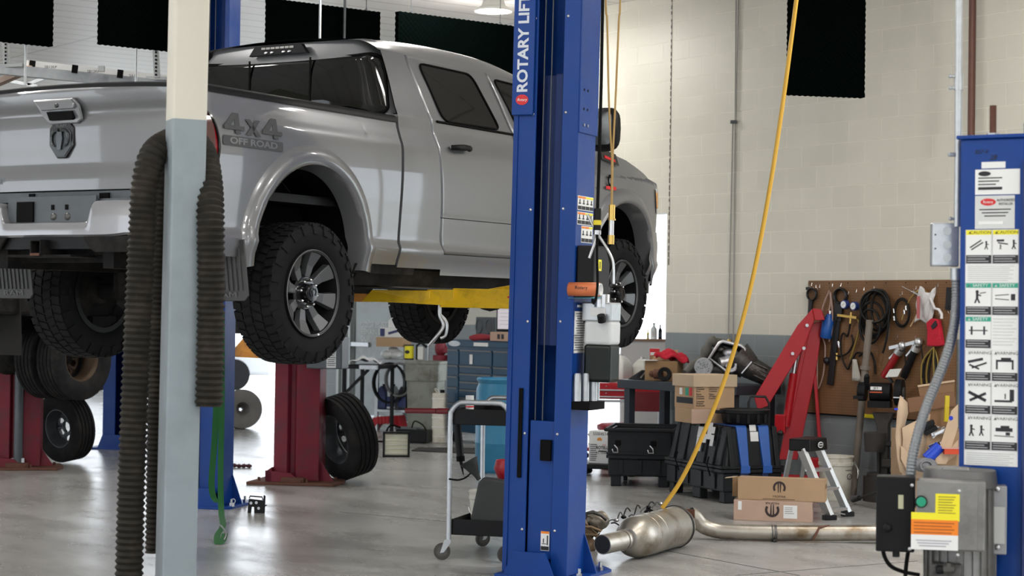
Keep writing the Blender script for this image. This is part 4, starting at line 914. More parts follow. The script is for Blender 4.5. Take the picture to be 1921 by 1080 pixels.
# ---- red columns
def red_column(label, origin, rz, H_, box=True):
    t = thing('red_lift_column', label, 'car lift', origin, rz)
    MB().prism([(-.20, 0), (-.20, .28), (-.15, .30), (.23, .30), (.23, .04), (.02, .0), (-.01, .06), (-.05, .06), (-.07, 0)], .03, H_).build('column', redl, t, bev=.006)
    MB().prism([(-.26, .0), (.05, .0), (.13, .0), (-.02, .11), (-.26, .13)], -.07, -.055, 'xz').build('toe_gusset', redl, t)
    MB().prism([(-.26, .0), (-.20, .0), (-.20, .16), (-.26, .12)], -.07, .30, 'xz').build('side_gusset', redl, t); MB().prism([(.23, .0), (.38, .0), (.23, .22)], .10, .115, 'xz').build('side_gusset', redl, t)
    MB().prism([(-.42, -.16), (.42, -.16), (.46, .1), (.40, .46), (-.40, .46)], 0, .028).build('base_plate', rust, t, bev=.006)
    MB().box((.02, -.10, .05), (.22, .08, .045)).build('shim_block', rust, t, bev=.004)
    for x, y in ((.16, -.12), (-.34, .0), (.36, .2), (.1, -.14)): MB().cyl((x, y, .02), (x, y, .06), .014, 8).build('anchor_bolt', rust, t)
    return t
r_o = G(551, 908)
rr = red_column('dark red lift column with rusty base plate behind the truck rear wheel', r_o, rad(-8), 1.75)
MB().box((.30, .05, 1.25), (.34, .3, .30)).build('control_box', greyd, rr, bev=.01)
MB().box((.37, -.102, 1.25), (.09, .003, .28)).build('box_label', silvl, rr)
mb = MB()
for k in range(14): mb.box((.37, -.105, 1.37 - k * .018), (.08 - .01 * (k % 3), .002, .006))
mb.build('label_print', ink, rr)
armp = [P(440, 668, 18.0), P(520, 672, 17.7), P(520, 652, 17.7), P(462, 628, 18.0), P(440, 655, 18.0)]
iv = (Matrix.Translation(r_o) @ Matrix.Rotation(rad(-8), 4, 'Z')).inverted(); dd = Vector((0, .14, 0))
pts = [iv @ p for p in armp] + [iv @ (p + dd) for p in armp]
MB().add(pts, [(0, 1, 2, 3, 4), (9, 8, 7, 6, 5)] + [(i, (i + 1) % 5, 5 + (i + 1) % 5, 5 + i) for i in range(5)]).build('swing_arm', orang, rr, bev=.006)
l_o = G(30, 880)
rl = red_column('faded red lift column under the far truck wheels', l_o, rad(8), 1.35)
MB().cyl((.02, -.02, .06), (.02, -.02, 1.3), .045, 16).build('lift_cylinder', greyd, rl, smooth=40); MB().box((.02, -.03, .08), (.13, .03, .07)).build('cylinder_foot', galv, rl)
MB().box((.33, .1, 1.32), (1.6, .16, .12)).build('swing_arm', orang, rl, bev=.006)
# ================================================================ LEFT AND MIDDLE BACKGROUND
def steel_wheel(name, label, loc, axis, Ro=.41, W_=.25, mt=rubold, parent=None, ri=.225, dish=.0, lab=None, face=None, holes=8, rimm=None):
    z = Vector(axis).normalized(); x = Vector((0, 0, 1)).cross(z).normalized(); y = z.cross(x); M = Matrix.Translation(Vector(loc)) @ Matrix((x, y, z)).transposed().to_4x4()
    mb = MB(); h = W_ / 2; pr = [(ri, -h * .8), (ri + .02, -h * .92), ((Ro + ri) / 2, -h), (Ro - .03, -h * .95)]
    for k in range(5):
        a = -h * .80 + k * h * .40 * .97; pr += [(Ro, a - h * .13), (Ro, a + h * .13), (Ro - .012, a + h * .16), (Ro - .012, a + h * .24)]
    pr = pr[:-2] + [(Ro - .03, h * .95), ((Ro + ri) / 2, h), (ri + .02, h * .92), (ri, h * .8)]
    mb.lathe(pr, 56)
    if parent is None:
        t = bpy.data.objects.new(name, None); COL.objects.link(t); t.matrix_world = M; tag(t, label, 'wheel'); o = mb.build('tyre', mt, t, smooth=30)
    else:
        o = mb.build(name, mt, parent, smooth=30); o.matrix_local = M; t = o
    rm_ = rimm or greyd
    MB().lathe([(ri + .004, h * .84), (ri - .004, h * .84), (ri - .014, h * .6), (ri - .025, h * .2), (ri - .04, -h * .1), (ri - .025, -h * .5), (ri - .006, -h * .84), (ri + .004, -h * .84)], 48).build('rim', rm_, t, smooth=40)
    # disc with hand holes
    mb = MB(); zc = -h * .25 + dish; n = holes; R1 = ri - .03; hr = .034; rc = R1 * .72
    for i in range(n):
        a0 = 2 * pi * i / n; a1 = 2 * pi * (i + 1) / n
        def q(r_, a, dz=0): return (r_ * cos(a), r_ * sin(a), zc + dz - .05 * (1 - r_ / R1))
        am = (a0 + a1) / 2; ring = [(rc * cos(am) + hr * cos(t_), rc * sin(am) + hr * .9 * sin(t_)) for t_ in [am + 2 * pi * k / 12 for k in range(12)]]
        outer = []
        for k in range(12):
            tt = k / 12
            # outer boundary of this sector matched with the hole ring, start at outward direction
            ang = {0: (R1, am), 1: (R1, am + (a1 - am) * .66), 2: (R1, a1), 3: ((R1 + rc) / 2, a1), 4: (rc * .80, a1), 5: (R1 * .40, a1), 6: (R1 * .40, am), 7: (R1 * .40, a0), 8: (rc * .80, a0), 9: ((R1 + rc) / 2, a0), 10: (R1, a0), 11: (R1, a0 + (am - a0) * .34)}[k]
            outer.append(q(*ang))
        vs = outer + [(p[0], p[1], zc - .05 * (1 - math.hypot(*p) / R1)) for p in ring]
        mb.add(vs, [(k, (k + 1) % 12, 12 + (k + 1) % 12, 12 + k) for k in range(12)])
    mb.lathe([(R1 * .41, zc - .03), (.075, zc - .02), (.07, zc + .01), (.055, zc + .01)], 24)
    mb.build('wheel_disc', rm_, t, smooth=30, solid=.004)
    return t
# truck with dual rear wheels on the red lift
dw = P(140, 672, 18.8); dax = NV.copy()
d2 = thing('dual_wheel_truck', 'dark underside and twin rear wheels of a second truck raised behind the first', 'truck', (dw.x, dw.y, 0), TRZ)
rz_ = Vector((0, -1, 0))
rimb = mat('rusty_brown_rim', (.085, .055, .035), .6, .4, var=.3)
steel_wheel('wheel', '', (0, -.0, dw.z), rz_, Ro=.41, W_=.24, parent=d2, dish=-.10, rimm=rimb); steel_wheel('wheel', '', (0, .30, dw.z), rz_, Ro=.41, W_=.24, parent=d2, rimm=rimb)
steel_wheel('wheel', '', (0, 1.55, dw.z), -rz_, Ro=.41, W_=.24, parent=d2, rimm=rimb)
MB().cyl((0, .1, dw.z), (0, 1.6, dw.z), .07, 12).sphere((0, .9, dw.z), .2, 12).build('rear_axle', under, d2, smooth=40)
for y in (.45, 1.35): MB().box((1.0, y, dw.z + .32), (4.4, .09, .18)).build('frame_rail', under, d2)
MB().box((.7, .85, dw.z + .62), (3.6, 1.9, .40)).build('service_body', under, d2, bev=.04)
fp = P(14, 612, 18.1)
iv = (Matrix.Translation((dw.x, dw.y, 0)) @ Matrix.Rotation(TRZ, 4, 'Z')).inverted(); q_ = iv @ fp
mb = MB().box((0, 0, 0), (.012, .36, .55)); mb.build('mud_flap', mat('old_flap', (.016, .015, .014), .7, spec=.2), d2, bev=.003, loc=q_, rot=(0, rad(-4), 0))
# loose wheels on the floor
g = G(688, 905)
axR = Vector((-.80, -.62, -.26)).normalized(); rR = .41
up_ = (Vector((0, 0, 1)) - axR * axR.z).normalized(); cR = Vector((g.x - .16, g.y + .14, .008)) + up_ * rR - axR * .0 + Vector((0, 0, .125 * abs(axR.z) + .0))
steel_wheel('loose_wheel', 'black tyre on steel wheel leaning on the dark red column behind the cart', cR, axR, Ro=rR, W_=.27, ri=.24, dish=-.04)
g = G(150, 868)
axL = Vector((-.62, -.80, -.12)).normalized()
up_ = (Vector((0, 0, 1)) - axL * axL.z).normalized()
steel_wheel('loose_wheel', 'steel wheel standing by the faded red column, daylight shining through its holes', Vector((g.x - .13, g.y, 0)) + up_ * .36 + Vector((0, 0, .02)), axL, Ro=.36, W_=.23, ri=.20, holes=6)
g = G(452, 804)
o = steel_wheel('dusty_tyre', 'dusty grey round tyre standing in the bright doorway beside the blue column', Vector((g.x, g.y, .27)), (.35, -1, .1), Ro=.27, W_=.24, mt=mat('dusty_rubber', (.16, .15, .14), .85, var=.3, vs=6), ri=.10, holes=5, rimm=mat('dusty_rubber', (.16, .15, .14)))
# car parked outside
carp = mat('car_grey_bloom', (.42, .43, .45), .35, .3, coat=.6)  # grey lightened to stand in for bloom from the bright doorway
cg = G(300, 729)
car = thing('parked_car', 'dark grey car parked outside beyond the bright doorway', 'car', cg, rad(20))
MB().prism([(-2.1, .3), (-2.1, .8), (-1.5, .95), (-.9, 1.42), (.7, 1.45), (1.4, .98), (2.1, .85), (2.15, .3)], -.85, .85, 'xz').build('body', carp, car, bev=.08, seg=3)
MB().prism([(-1.35, .98), (-.85, 1.36), (.65, 1.38), (1.2, 1.0)], -.86, .86, 'xz').build('window_band', glassd, car)
for x in (-1.35, 1.35):
    for y in (-.8, .8): MB().cyl((x, y - .1, .32), (x, y + .1, .32), .32, 24).build('wheel', rubber, car, smooth=40)
# white car across the road on the other side (seen only as a mirror image in the truck door)
# ---- grey door in the block wall with its white lettering
t0, _ = Wpx(641, 700, -J); t1, _ = Wpx(762, 700, -J); WPJ = WP + WN * J
dg_ = mat('door_grey', (.33, .37, .38), .4, .1, var=.05, vs=4, dirt=(.25, .27, .27), ds=3)
dr = MB().box(((t0 + t1) / 2 + .25, -.03, 1.08), (t1 - t0 - .5, .05, 2.1)).build('door_1', dg_, loc=WPJ, rot=(0, 0, WANG)); struct(dr)
mb = MB()
for tt in (t0 + .03, t0 + .20, t0 + .36): mb.box((tt, -.05, 1.35), (.07, .1, 2.7))
mb.box((t0 + .2, -.02, 1.35), (.42, .04, 2.7)); struct(mb.build('door_frame_1', mat('frame_grey', (.40, .43, .43), .4, .2), loc=WPJ, rot=(0, 0, WANG)))
struct(MB().box((t0 + .9, -.09, .015), (1.9, .12, .03)).build('trim_3', alum, loc=WPJ, rot=(0, 0, WANG)))
WM4 = Matrix.Translation(WP) @ Matrix.Rotation(WANG, 4, 'Z')
for i, s_ in enumerate(('DOOR MUST', 'REMAIN UNLOCKED', 'DURING HOURS')):
    tt, zz = Wpx(683, 609 + i * 13, -J); o = text('door_lettering', s_, .13, Matrix.Translation((tt, -.058, zz)), labelw, dr, align='LEFT')
tt, zz = Wpx(690, 646, -J); MB().box((tt - .2, -.075, zz), (.7, .03, .07)).build('door_bar', galv, dr, bev=.005)
# ---- helpers for things drawn up against the long wall
def wfac(px, Y): return F / Y * (.603 + .798 * (px - 960.5) / F)      # pixels per metre along the wall direction
def wall_thing(name, label, cat, px, py, rz=None, group=None, z=0.0):
    g = G(px, py, z); return thing(name, label, cat, g, WANG if rz is None else rz, group)
def pz(py, px, Y): return P(px, py, Y).z
# blue tool cabinet
gY = 24.2; x0, x1 = 837, 985
g = P(x0, 800, gY); wdt = (x1 - x0) / wfac(910, gY)
tc_ = thing('tool_cabinet', 'wide dark blue tool cabinet with many drawers behind the blue drum', 'tool cabinet', (g.x, g.y, 0), WANG)
z_top = pz(637, 900, gY); H0 = .14
MB().box((wdt / 2, .32, (z_top + H0) / 2), (wdt, .64, z_top - H0)).build('carcass', tealc, tc_, bev=.01)
for k in range(4): MB().cyl((.1 + (k % 2) * (wdt - .2), .08 + (k // 2) * .48, .07), (.14 + (k % 2) * (wdt - .2), .08 + (k // 2) * .48, .07), .07, 16).build('caster', blackp, tc_, smooth=40)
cols = [(.02, .27), (.29, .98), (1.0, wdt - .02)]
for ci, (a, b) in enumerate(cols):
    zz = z_top - .12; n = 0
    hs = [.20] + ([.10] * 7 if ci else [.14, .14, .20, .20])
    for hgt in hs:
        if zz - hgt < H0: break
        d_ = MB().box(((a + b) / 2, -.006, zz - hgt / 2), (b - a - .01, .02, hgt - .012)).build('drawer', tealc, tc_, bev=.003)
        MB().box(((a + b) / 2, -.022, zz - .014), (b - a - .03, .014, .014)).build('drawer_pull', mat('pull_dull', (.16, .15, .14), .4, .6), d_); zz -= hgt
MB().box((wdt / 2, -.008, z_top - .05), (wdt - .02, .02, .07)).build('top_trim', tealc, tc_, bev=.004)
MB().box((.75, -.02, z_top - .05), (.30, .004, .045)).build('sticker', labelw, tc_); MB().prism(oval(.26, .07, .18, 0, z_top - .05), -.021, -.018, 'xz').build('name_badge', galv, tc_)
MB().box((.55, -.022, z_top - .24), (.06, .004, .12)).build('hang_tag', labelw, tc_)
WX = Vector((.603, -.798, 0)); WY = WN
def on_cab(x, y, z=0): return Vector((g.x, g.y, 0)) + WX * x + WY * y + Vector((0, 0, z_top + z))
mo = thing('monitor', 'flat computer monitor with black frame standing on the blue tool cabinet', 'monitor', on_cab(.98, .3), WANG + rad(12))
scn = mat('screen_lit', (.62, .58, .62), .3, emit=.35)
MB().box((0, 0, .32), (.52, .035, .42)).build('bezel', blackp, mo, bev=.006); MB().box((0, -.019, .315), (.47, .003, .34)).build('screen', scn, mo); MB().box((0, .02, .06), (.3, .2, .09)).build('stand', blackp, mo, bev=.01)
mb = MB(); lines(mb, -.2, .18, .18, .46, 6, -.0215, th=.06); mb.box((.08, -.0215, .155), (.25, .001, .02)); mb.build('screen_print', mat('screen_ink', (.2, .18, .25)), mo)
t_ = thing('jerry_crate', 'tall dark grey ribbed plastic case beside the monitor', 'case', on_cab(.42, .35), WANG + rad(10)); MB().prism(rrect(.34, .20, .05), 0, .29).build('shell', greyd, t_, bev=.01)
for k in (-1, 1): MB().tube([(k * .085 + .05 * cos(a), -.105, .17 + .09 * sin(a)) for a in [2 * pi * i / 16 for i in range(16)]], .008, 6, closed=True).build('rib', greyd, t_, smooth=40)
t_ = thing('parts_box', 'small brown cardboard box with two dark symbols on the tool cabinet', 'box', on_cab(1.12, .08), WANG); MB().box((0, 0, .055), (.36, .2, .11)).build('carton', cardp, t_, bev=.003)
for k in (.0, .08): MB().box((k, -.102, .055), (.05, .003, .06)).build('symbol', ink, t_)
tag(MB().sphere((0, 0, .035), .1, 10, (1.6, .8, .5)).sphere((.12, 0, .03), .07, 8, (1.6, .8, .5)).build('shop_rag', mat('dull_red_rag', (.28, .03, .04), .9), smooth=60, loc=on_cab(.62, .08, -.005)), 'dull red rag lying on the front of the tool cabinet', 'rag')
tag(MB().sphere((0, 0, .09), .12, 10, (1.2, .8, .9)).build('plastic_bag', labelw, smooth=60, loc=on_cab(1.5, .2)), 'crumpled white bag at the end of the tool cabinet', 'bag')
# grey bin
bY = 25.0; g2 = P(798, 800, bY); g2.z = 0
bn = thing('waste_bin', 'large square grey waste bin under the bench edge beside the tool cabinet', 'bin', g2, rad(-12))
zt = pz(677, 798, bY)
mb = MB()
for z0, w0, z1, w1 in ((0, .33, zt - .30, .37),): mb.prism(rrect(w0, w0, .05), z0, z1)
rings = []
for z, w_ in ((0, .38), (.02, .39), (zt - .26, .43), (zt - .255, .46), (zt - .03, .47), (zt - .03, .50), (zt, .50), (zt, .47), (zt - .3, .42), (.05, .38)): rings.append([Vector((p[0], p[1], z)) for p in rrect(w_, w_, .05, 4)] + [Vector((*rrect(w_, w_, .05, 4)[0], z))])
MB().patch(rings, flip=True).build('bin_body', greyt, bn, smooth=30)
MB().prism([(-.05, zt - .24), (.12, zt - .24), (.12, zt - .07), (-.05, zt - .07)], -.245, -.23, 'xz').build('handle_panel', greyt, bn, bev=.008); MB().box((.035, -.247, zt - .19), (.13, .01, .05)).build('handle', greyt, bn, bev=.006)
# steel shelf bench with things on it
sY = 26.2; SC = 1.18; sh = P(700, 800, sY); sh.z = 0; zb = pz(674, 760, sY) / SC; wb = 1.55
bt = thing('shelf_bench', 'narrow steel bench with a lower shelf standing by the grey door', 'bench', sh, rad(-20))
MB().box((wb / 2 - .05, .2, zb - .02), (wb, .5, .035)).build('bench_top', galv, bt, bev=.004)
MB().box((.42, .2, .24), (.80, .45, .03)).build('lower_shelf', galv, bt, bev=.004)
for x, y in ((.04, .0), (.04, .42), (.80, .0), (.80, .42), (1.42, .42)): MB().box((x, y, (zb - .04) / 2), (.04, .04, zb - .04)).build('leg', galv, bt)
BM = Matrix.Translation(sh) @ Matrix.Rotation(rad(-20), 4, 'Z') @ Matrix.Scale(SC, 4)
n_before = set(bpy.data.objects) - {bt}
def onb(x, y, z=0.0): return BM @ Vector((x, y, zb + z))
bb = thing('cardboard_box', 'open brown cardboard box stacked on plastic bags at the bench end', 'box', onb(.16, .2, .145), rad(-20)); MB().box((0, 0, .055), (.34, .26, .11)).build('carton', card, bb, bev=.003)
b2 = thing('white_parts_box', 'white parts box with navy stripes on the brown box', 'box', onb(.17, .2, .257), rad(-24)); MB().box((0, 0, .055), (.30, .2, .11)).build('carton', labelw, b2, bev=.003); MB().box((-.11, -.102, .055), (.06, .003, .09)).build('stripe', labeln, b2); MB().box((.05, -.102, .05), (.14, .003, .03)).build('stripe', labeln, b2, rot=(0, rad(-15), 0))
b3 = thing('white_parts_box', 'small plain white box topmost on the bench stack', 'box', onb(.20, .2, .369), rad(-30)); MB().box((0, 0, .04), (.16, .14, .08)).build('carton', labelw, b3, bev=.003); MB().prism([(-.1, .08), (.12, .08), (.10, .14), (.02, .17)], -.04, .06, 'xz').build('crumpled_paper', labelw, b3)
pb = thing('plastic_bag', 'clear crumpled plastic bags squeezed under the brown box', 'bag', onb(.12, .2), 0); 
for x, z, r_ in ((-.03, .05, .075), (.06, .055, .08), (.03, .1, .06)): MB().sphere((x, 0, z), r_, 12, (1.2, 1, .7)).build('bag_lump', clearp, pb, smooth=60)
yc = thing('yellow_tin', 'yellow tin with a black band on the steel bench', 'tin', onb(.40, .10), rad(-20)); MB().cyl((0, 0, 0), (0, 0, .16), .055, 20).build('tin_body', labely, yc, smooth=40); MB().cyl((0, 0, .16), (0, 0, .175), .057, 20).build('tin_lid', ink, yc, smooth=40); MB().prism(oval(.06, .04, 0, 0, .09), -.058, -.055, 'xz').build('tin_mark', ink, yc); MB().cyl((0, 0, .0), (0, 0, .015), .0555, 20).build('base_band', ink, yc, smooth=40)
cg_ = thing('riveter', 'black and white hand tool standing next to the yellow tin', 'tool', onb(.55, .10), rad(-20)); MB().box((0, 0, .08), (.07, .05, .15)).build('tool_body', whitep, cg_, bev=.006); MB().tube([(-.05, 0, .0), (-.05, 0, .17), (.0, 0, .2), (.07, 0, .15)], .016, 8).build('grip', blackp, cg_, smooth=50)
vs_ = thing('bench_vise', 'red bench vise bolted on the steel bench top', 'vise', onb(.78, .14), rad(-18))
MB().sphere((0, 0, .14), .10, 14, (.7, .8, 1)).cyl((0, 0, 0), (0, 0, .06), .09, 16).build('vise_body', mat('vise_red', (.22, .015, .03), .5, var=.2), vs_, smooth=45); MB().box((.12, 0, .12), (.26, .09, .07)).box((.24, 0, .15), (.05, .12, .12)).build('jaw', mat('vise_red', (.22, .015, .03)), vs_, bev=.01); MB().cyl((-.12, -.09, .21), (-.12, -.09, -.28), .008, 8).build('vise_handle', steel, vs_)
sp = thing('vise_screw', 'dark tools piled on the bench end beside the red vise', 'tool', onb(1.2, .16), 0); MB().box((0, 0, .04), (.34, .2, .08)).tube([(-.2, -.05, .09), (0, 0, .14), (.2, .05, .10)], .03, 8).build('tool_pile', under, sp, bev=.008)
# jugs on the lower shelf
for k, (x, nm) in enumerate(((.10, 'dark'), (.22, 'grey'), (.36, 'navy'), (.50, 'navy'))):
    p = BM @ Vector((x, .08, .257)); jm = {'dark': labeln, 'grey': galv, 'navy': mat('jug_black', (.02, .022, .035), .35)}[nm]
    t_ = thing('oil_jug', {'dark': 'dark blue oil jug first from the table leg', 'grey': 'silver grey oil jug between the dark ones on the lower shelf', 'navy': 'black oil jug with a blue label on the lower bench shelf' if k == 2 else 'black oil jug hidden last in the row'}[nm], 'jug', p, rad(-20))
    MB().prism([(-.055, 0), (.055, 0), (.055, .19), (.02, .245), (.015, .27), (-.02, .27), (-.05, .22)], -.08, .08, 'xz').build('jug_body', jm, t_, bev=.012); MB().cyl((-.002, 0, .27), (-.002, 0, .29), .02, 12).build('jug_cap', blackp, t_, smooth=40)
    MB().box((0, -.082, .09), (.10, .003, .12)).build('jug_label', mat('label_blue', (.03, .05, .16)), t_)
# coil of hoses hung under the bench
for k, (x, r_, m_, s_) in enumerate(((.22, .17, blackp, 'black hose coil hanging from the bench front'), (.34, .14, mat('grey_hose', (.12, .12, .12), .5), 'grey cable coil hanging inside the black hose coil'))):
    o_ = BM @ Vector((x, -.05, zb - .05)); mb = MB()
    for j in range(4): mb.tube([(r_ * (1 + .04 * j) * cos(a), -.012 * j, -r_ * 1.3 + r_ * 1.35 * sin(a)) for a in [2 * pi * i / 28 for i in range(28)]], .012, 6, closed=True)
    tag(mb.build('hose_coil', m_, smooth=50, loc=o_), s_, 'hose')
tag(MB().tube([(0, 0, 0), (-.03, 0, -.25), (-.05, 0, -.42)], .010, 8).tube([(.06, 0, 0), (.02, 0, -.3), (-.02, 0, -.46)], .010, 8).tube([(.03, 0, .0), (-.01, 0, -.46)], .012, 6).build('grease_hose', mat('brown_hose', (.16, .10, .07), .6), smooth=40, loc=BM @ Vector((.66, -.08, zb - .05))), 'brown thin hoses hanging straight from the bench edge', 'hose')
# red jack stand below
js = thing('jack_stand', 'red ribbed jack under the lower bench shelf', 'jack', G(728, 808), rad(-20))
MB().prism([(-.22, 0), (-.15, .16), (.17, .19), (.22, .0), (.17, .0), (.1, .10), (-.10, .08), (-.16, 0)], -.1, .1, 'xz').build('jack_body', redc, js, bev=.006)
for k in range(6): MB().box((-.09 + k * .045, -.105, .13), (.018, .012, .09)).build('rib', redc, js, bev=.003)
# folding table left of the bench
ft = thing('folding_table', 'black folding work table with a diagonal brace near the grey door', 'table', G(656, 813), rad(-20))
zt2 = pz(683, 680, 25.5) / SC
MB().box((.12, .25, zt2 - .03), (.42, .6, .045)).build('table_top', blackp, ft, bev=.008); MB().bar((-.08, 0, zt2 - .35), (.22, 0, zt2 - .06), .03, .03).build('brace', blackp, ft); MB().bar((-.08, .0, 0), (-.08, 0, zt2 - .05), .035, .035).build('leg', blackp, ft); MB().bar((-.08, .5, 0), (-.08, .5, zt2 - .05), .035, .035).build('leg', blackp, ft); MB().bar((.30, .5, 0), (.30, .5, zt2 - .05), .035, .035).build('leg', blackp, ft)
MB().box((.26, -.08, zt2 - .03), (.22, .04, .05)).build('clamp_bar', galv, ft, bev=.004)
cl_ = MB().grid(lambda u, v: (-.14 + .36 * u, -.05 + .35 * v, .025 + .07 * math.sin(pi * u) * (.6 + .4 * math.sin(5 * v)) + .012 * math.sin(17 * u + 3 * v)), 14, 10); tag(cl_.build('white_cloth', labelw, smooth=60, solid=.004, loc=Vector(ft.location) + Vector((.14, 0, zt2 * SC - .01))), 'crumpled white cloth on the black folding table', 'cloth')
for o in set(bpy.data.objects) - n_before:
    if o.parent is None: o.scale = (SC, SC, SC)
# white canister pump, charger, filter panel, mat
wc = thing('canister_sprayer', 'tall narrow white canister with a thin hose beside the grey bin', 'canister', G(824, 830), rad(-10))
zc = pz(733, 820, 24.6)
MB().prism(rrect(.17, .17, .03), 0, zc).build('canister', ivory, wc, bev=.01)
for k in range(5): MB().prism(rrect(.178, .178, .03), zc * (.12 + k * .19), zc * (.12 + k * .19) + .012).build('band', whitep, wc)
MB().tube(smooth_path([(-.02, -.05, zc), (-.06, -.05, zc + .05), (.0, -.07, zc + .02), (.06, -.09, zc - .25), (.07, -.09, .25)], 5), .006, 6).build('thin_hose', ivory, wc, smooth=50); MB().cyl((.03, 0, zc), (.03, 0, zc + .04), .03, 12).build('canister_cap', blackp, wc, smooth=40)
bc = thing('battery_charger', 'low black charger box with cables on the floor mat', 'charger', G(772, 831), rad(-18)); MB().box((0, .1, .09), (.42, .25, .16)).build('case', blackp, bc, bev=.012); MB().box((-.08, .1, .18), (.30, .22, .03)).build('case_lid', greyd, bc, bev=.01); MB().tube(smooth_path([(-.15, 0, .19), (-.25, -.1, .22), (-.30, -.12, .1), (-.24, -.15, .03), (-.4, -.2, .02)], 5), .012, 6).tube(smooth_path([(.0, 0, .19), (.06, -.06, .28), (.16, -.05, .24), (.2, 0, .16)], 5), .009, 6).build('cable', blackm, bc, smooth=50)
ff = thing('air_filter', 'square panel filter in black frame with cream pleats propped on the floor', 'filter', G(743, 857), rad(4))
wf = 51 * mpp(21.4); hf = 48 * mpp(21.4)
mb = MB()
for a, b in (((0, 0, .012), (wf, .06, .024)), ((0, 0, hf - .012), (wf, .06, .024)), ((-wf / 2 + .012, 0, hf / 2), (.024, .06, hf)), ((wf / 2 - .012, 0, hf / 2), (.024, .06, hf))): mb.box(a, b)
mb.build('filter_frame', blackp, ff, bev=.006)
mb = MB(); n = 34; rows = [[Vector((-wf / 2 + .02, -.012 + .008 * (k % 2), .02 + (hf - .04) * k / n)) for k in range(n + 1)], [Vector((wf / 2 - .02, -.012 + .008 * (k % 2), .02 + (hf - .04) * k / n)) for k in range(n + 1)]]
mb.patch(rows).build('pleats', mat('filter_cream', (.60, .60, .48), .8), ff)
for k in range(1, 6): MB().box((0, -.014, hf * k / 6), (wf - .04, .004, .004)).build('glue_line', labelw, ff)
tag(MB().prism([(0, 0), (1.5, -.75), (1.85, -.45), (1.2, .45), (.1, .5)], 0, .012).build('floor_mat', mat('mat_black', (.035, .033, .03), .95, var=.3), loc=G(772, 846) + Vector((0, 0, .001)), rot=(0, 0, rad(5))), 'black rubber floor mat in front of the tool cabinet', 'mat')
# blue plastic drum
dm = thing('plastic_drum', 'light blue plastic drum standing behind the cart', 'drum', G(943, 884), 0)
zd = pz(716, 930, 18.6)
MB().lathe([(0, 0), (.27, 0), (.29, .03), (.29, zd * .30), (.296, zd * .31), (.29, zd * .32), (.29, zd * .64), (.296, zd * .66), (.29, zd * .68), (.285, zd * .88), (.262, zd * .94), (.275, zd * .96), (.285, zd * .985), (.275, zd), (.26, zd), (.255, zd - .03), (0, zd - .03)], 40).build('drum_body', drumb, dm, smooth=35); MB().cyl((.12, 0, zd - .03), (.12, 0, zd), .035, 12).build('bung', whitep, dm, smooth=40)
# ---- utility cart
cY = G(823, 1057).y + .05; cgx = G(841, 1050)
RZC = rad(-15); ct = thing('utility_cart', 'two tier cart with chrome tube frame, black trays and swivel casters', 'cart', (cgx.x, cgx.y + .02, 0), RZC)
CW, CD = .415, .80; zh = 1.05
def uframe(y): return smooth_path([(0, y, .13), (0, y, .5), (0, y, .93), (.012, y, zh - .055), (.055, y, zh - .008), (.10, y, zh), (CW / 2, y, zh), (CW - .10, y, zh), (CW - .055, y, zh - .008), (CW - .012, y, zh - .055), (CW, y, .93), (CW, y, .5), (CW, y, .13)], 6)
for y in (0, CD): MB().tube(uframe(y), .0175, 12, flat=(1, .8)).build('tube_frame', chrome if False else galv, ct, smooth=60)
def tray(z, name):
    mb = MB(); t_ = .006; H = .105
    mb.box((CW / 2, CD / 2, z + .003), (CW - .03, CD - .03, .006))
    for a, b in (((CW / 2, .018, z + H / 2), (CW - .02, t_, H)), ((CW / 2, CD - .018, z + H / 2), (CW - .02, t_, H)), ((.018, CD / 2, z + H / 2), (t_, CD - .03, H)), ((CW - .018, CD / 2, z + H / 2), (t_, CD - .03, H))): mb.box(a, b)
    return mb.build(name, blackp, ct, bev=.002)
tray(.90, 'top_tray'); tray(.165, 'lower_tray')
for i, (x, y) in enumerate(((0, 0), (CW, 0), (0, CD), (CW, CD))):
    c_ = bpy.data.objects.new('caster', None); MB_ = MB(); a = rad(30 + 40 * i)
    o_ = MB().lathe([(.0, -.014), (.040, -.014), (.052, -.013), (.056, -.006), (.056, .006), (.052, .013), (.040, .014), (0, .014)], 28, 'y').build('caster', mat('caster_rubber', (.05, .045, .04), .6), ct, smooth=35, loc=(x - .045 * cos(a), y - .02, .056), rot=(0, 0, a * .4))
    MB().lathe([(0, -.016), (.018, -.016), (.036, -.0145), (.036, .0145), (.018, .016), (0, .016)], 20, 'y').build('caster_hub', oilm, o_, smooth=35)
    MB().prism([(-.012, -.01), (.014, -.005), (.06, .06), (.06, .075), (.015, .078)], -.022, -.017, 'xz').prism([(-.012, -.01), (.014, -.005), (.06, .06), (.06, .075), (.015, .078)], .017, .022, 'xz').box((.038, 0, .076), (.045, .044, .005)).build('caster_fork', galv, o_, bev=.001)
CM = Matrix.Translation(Vector(ct.location)) @ Matrix.Rotation(RZC, 4, 'Z')
def onc(x, y, z): return CM @ Vector((x, y, z))
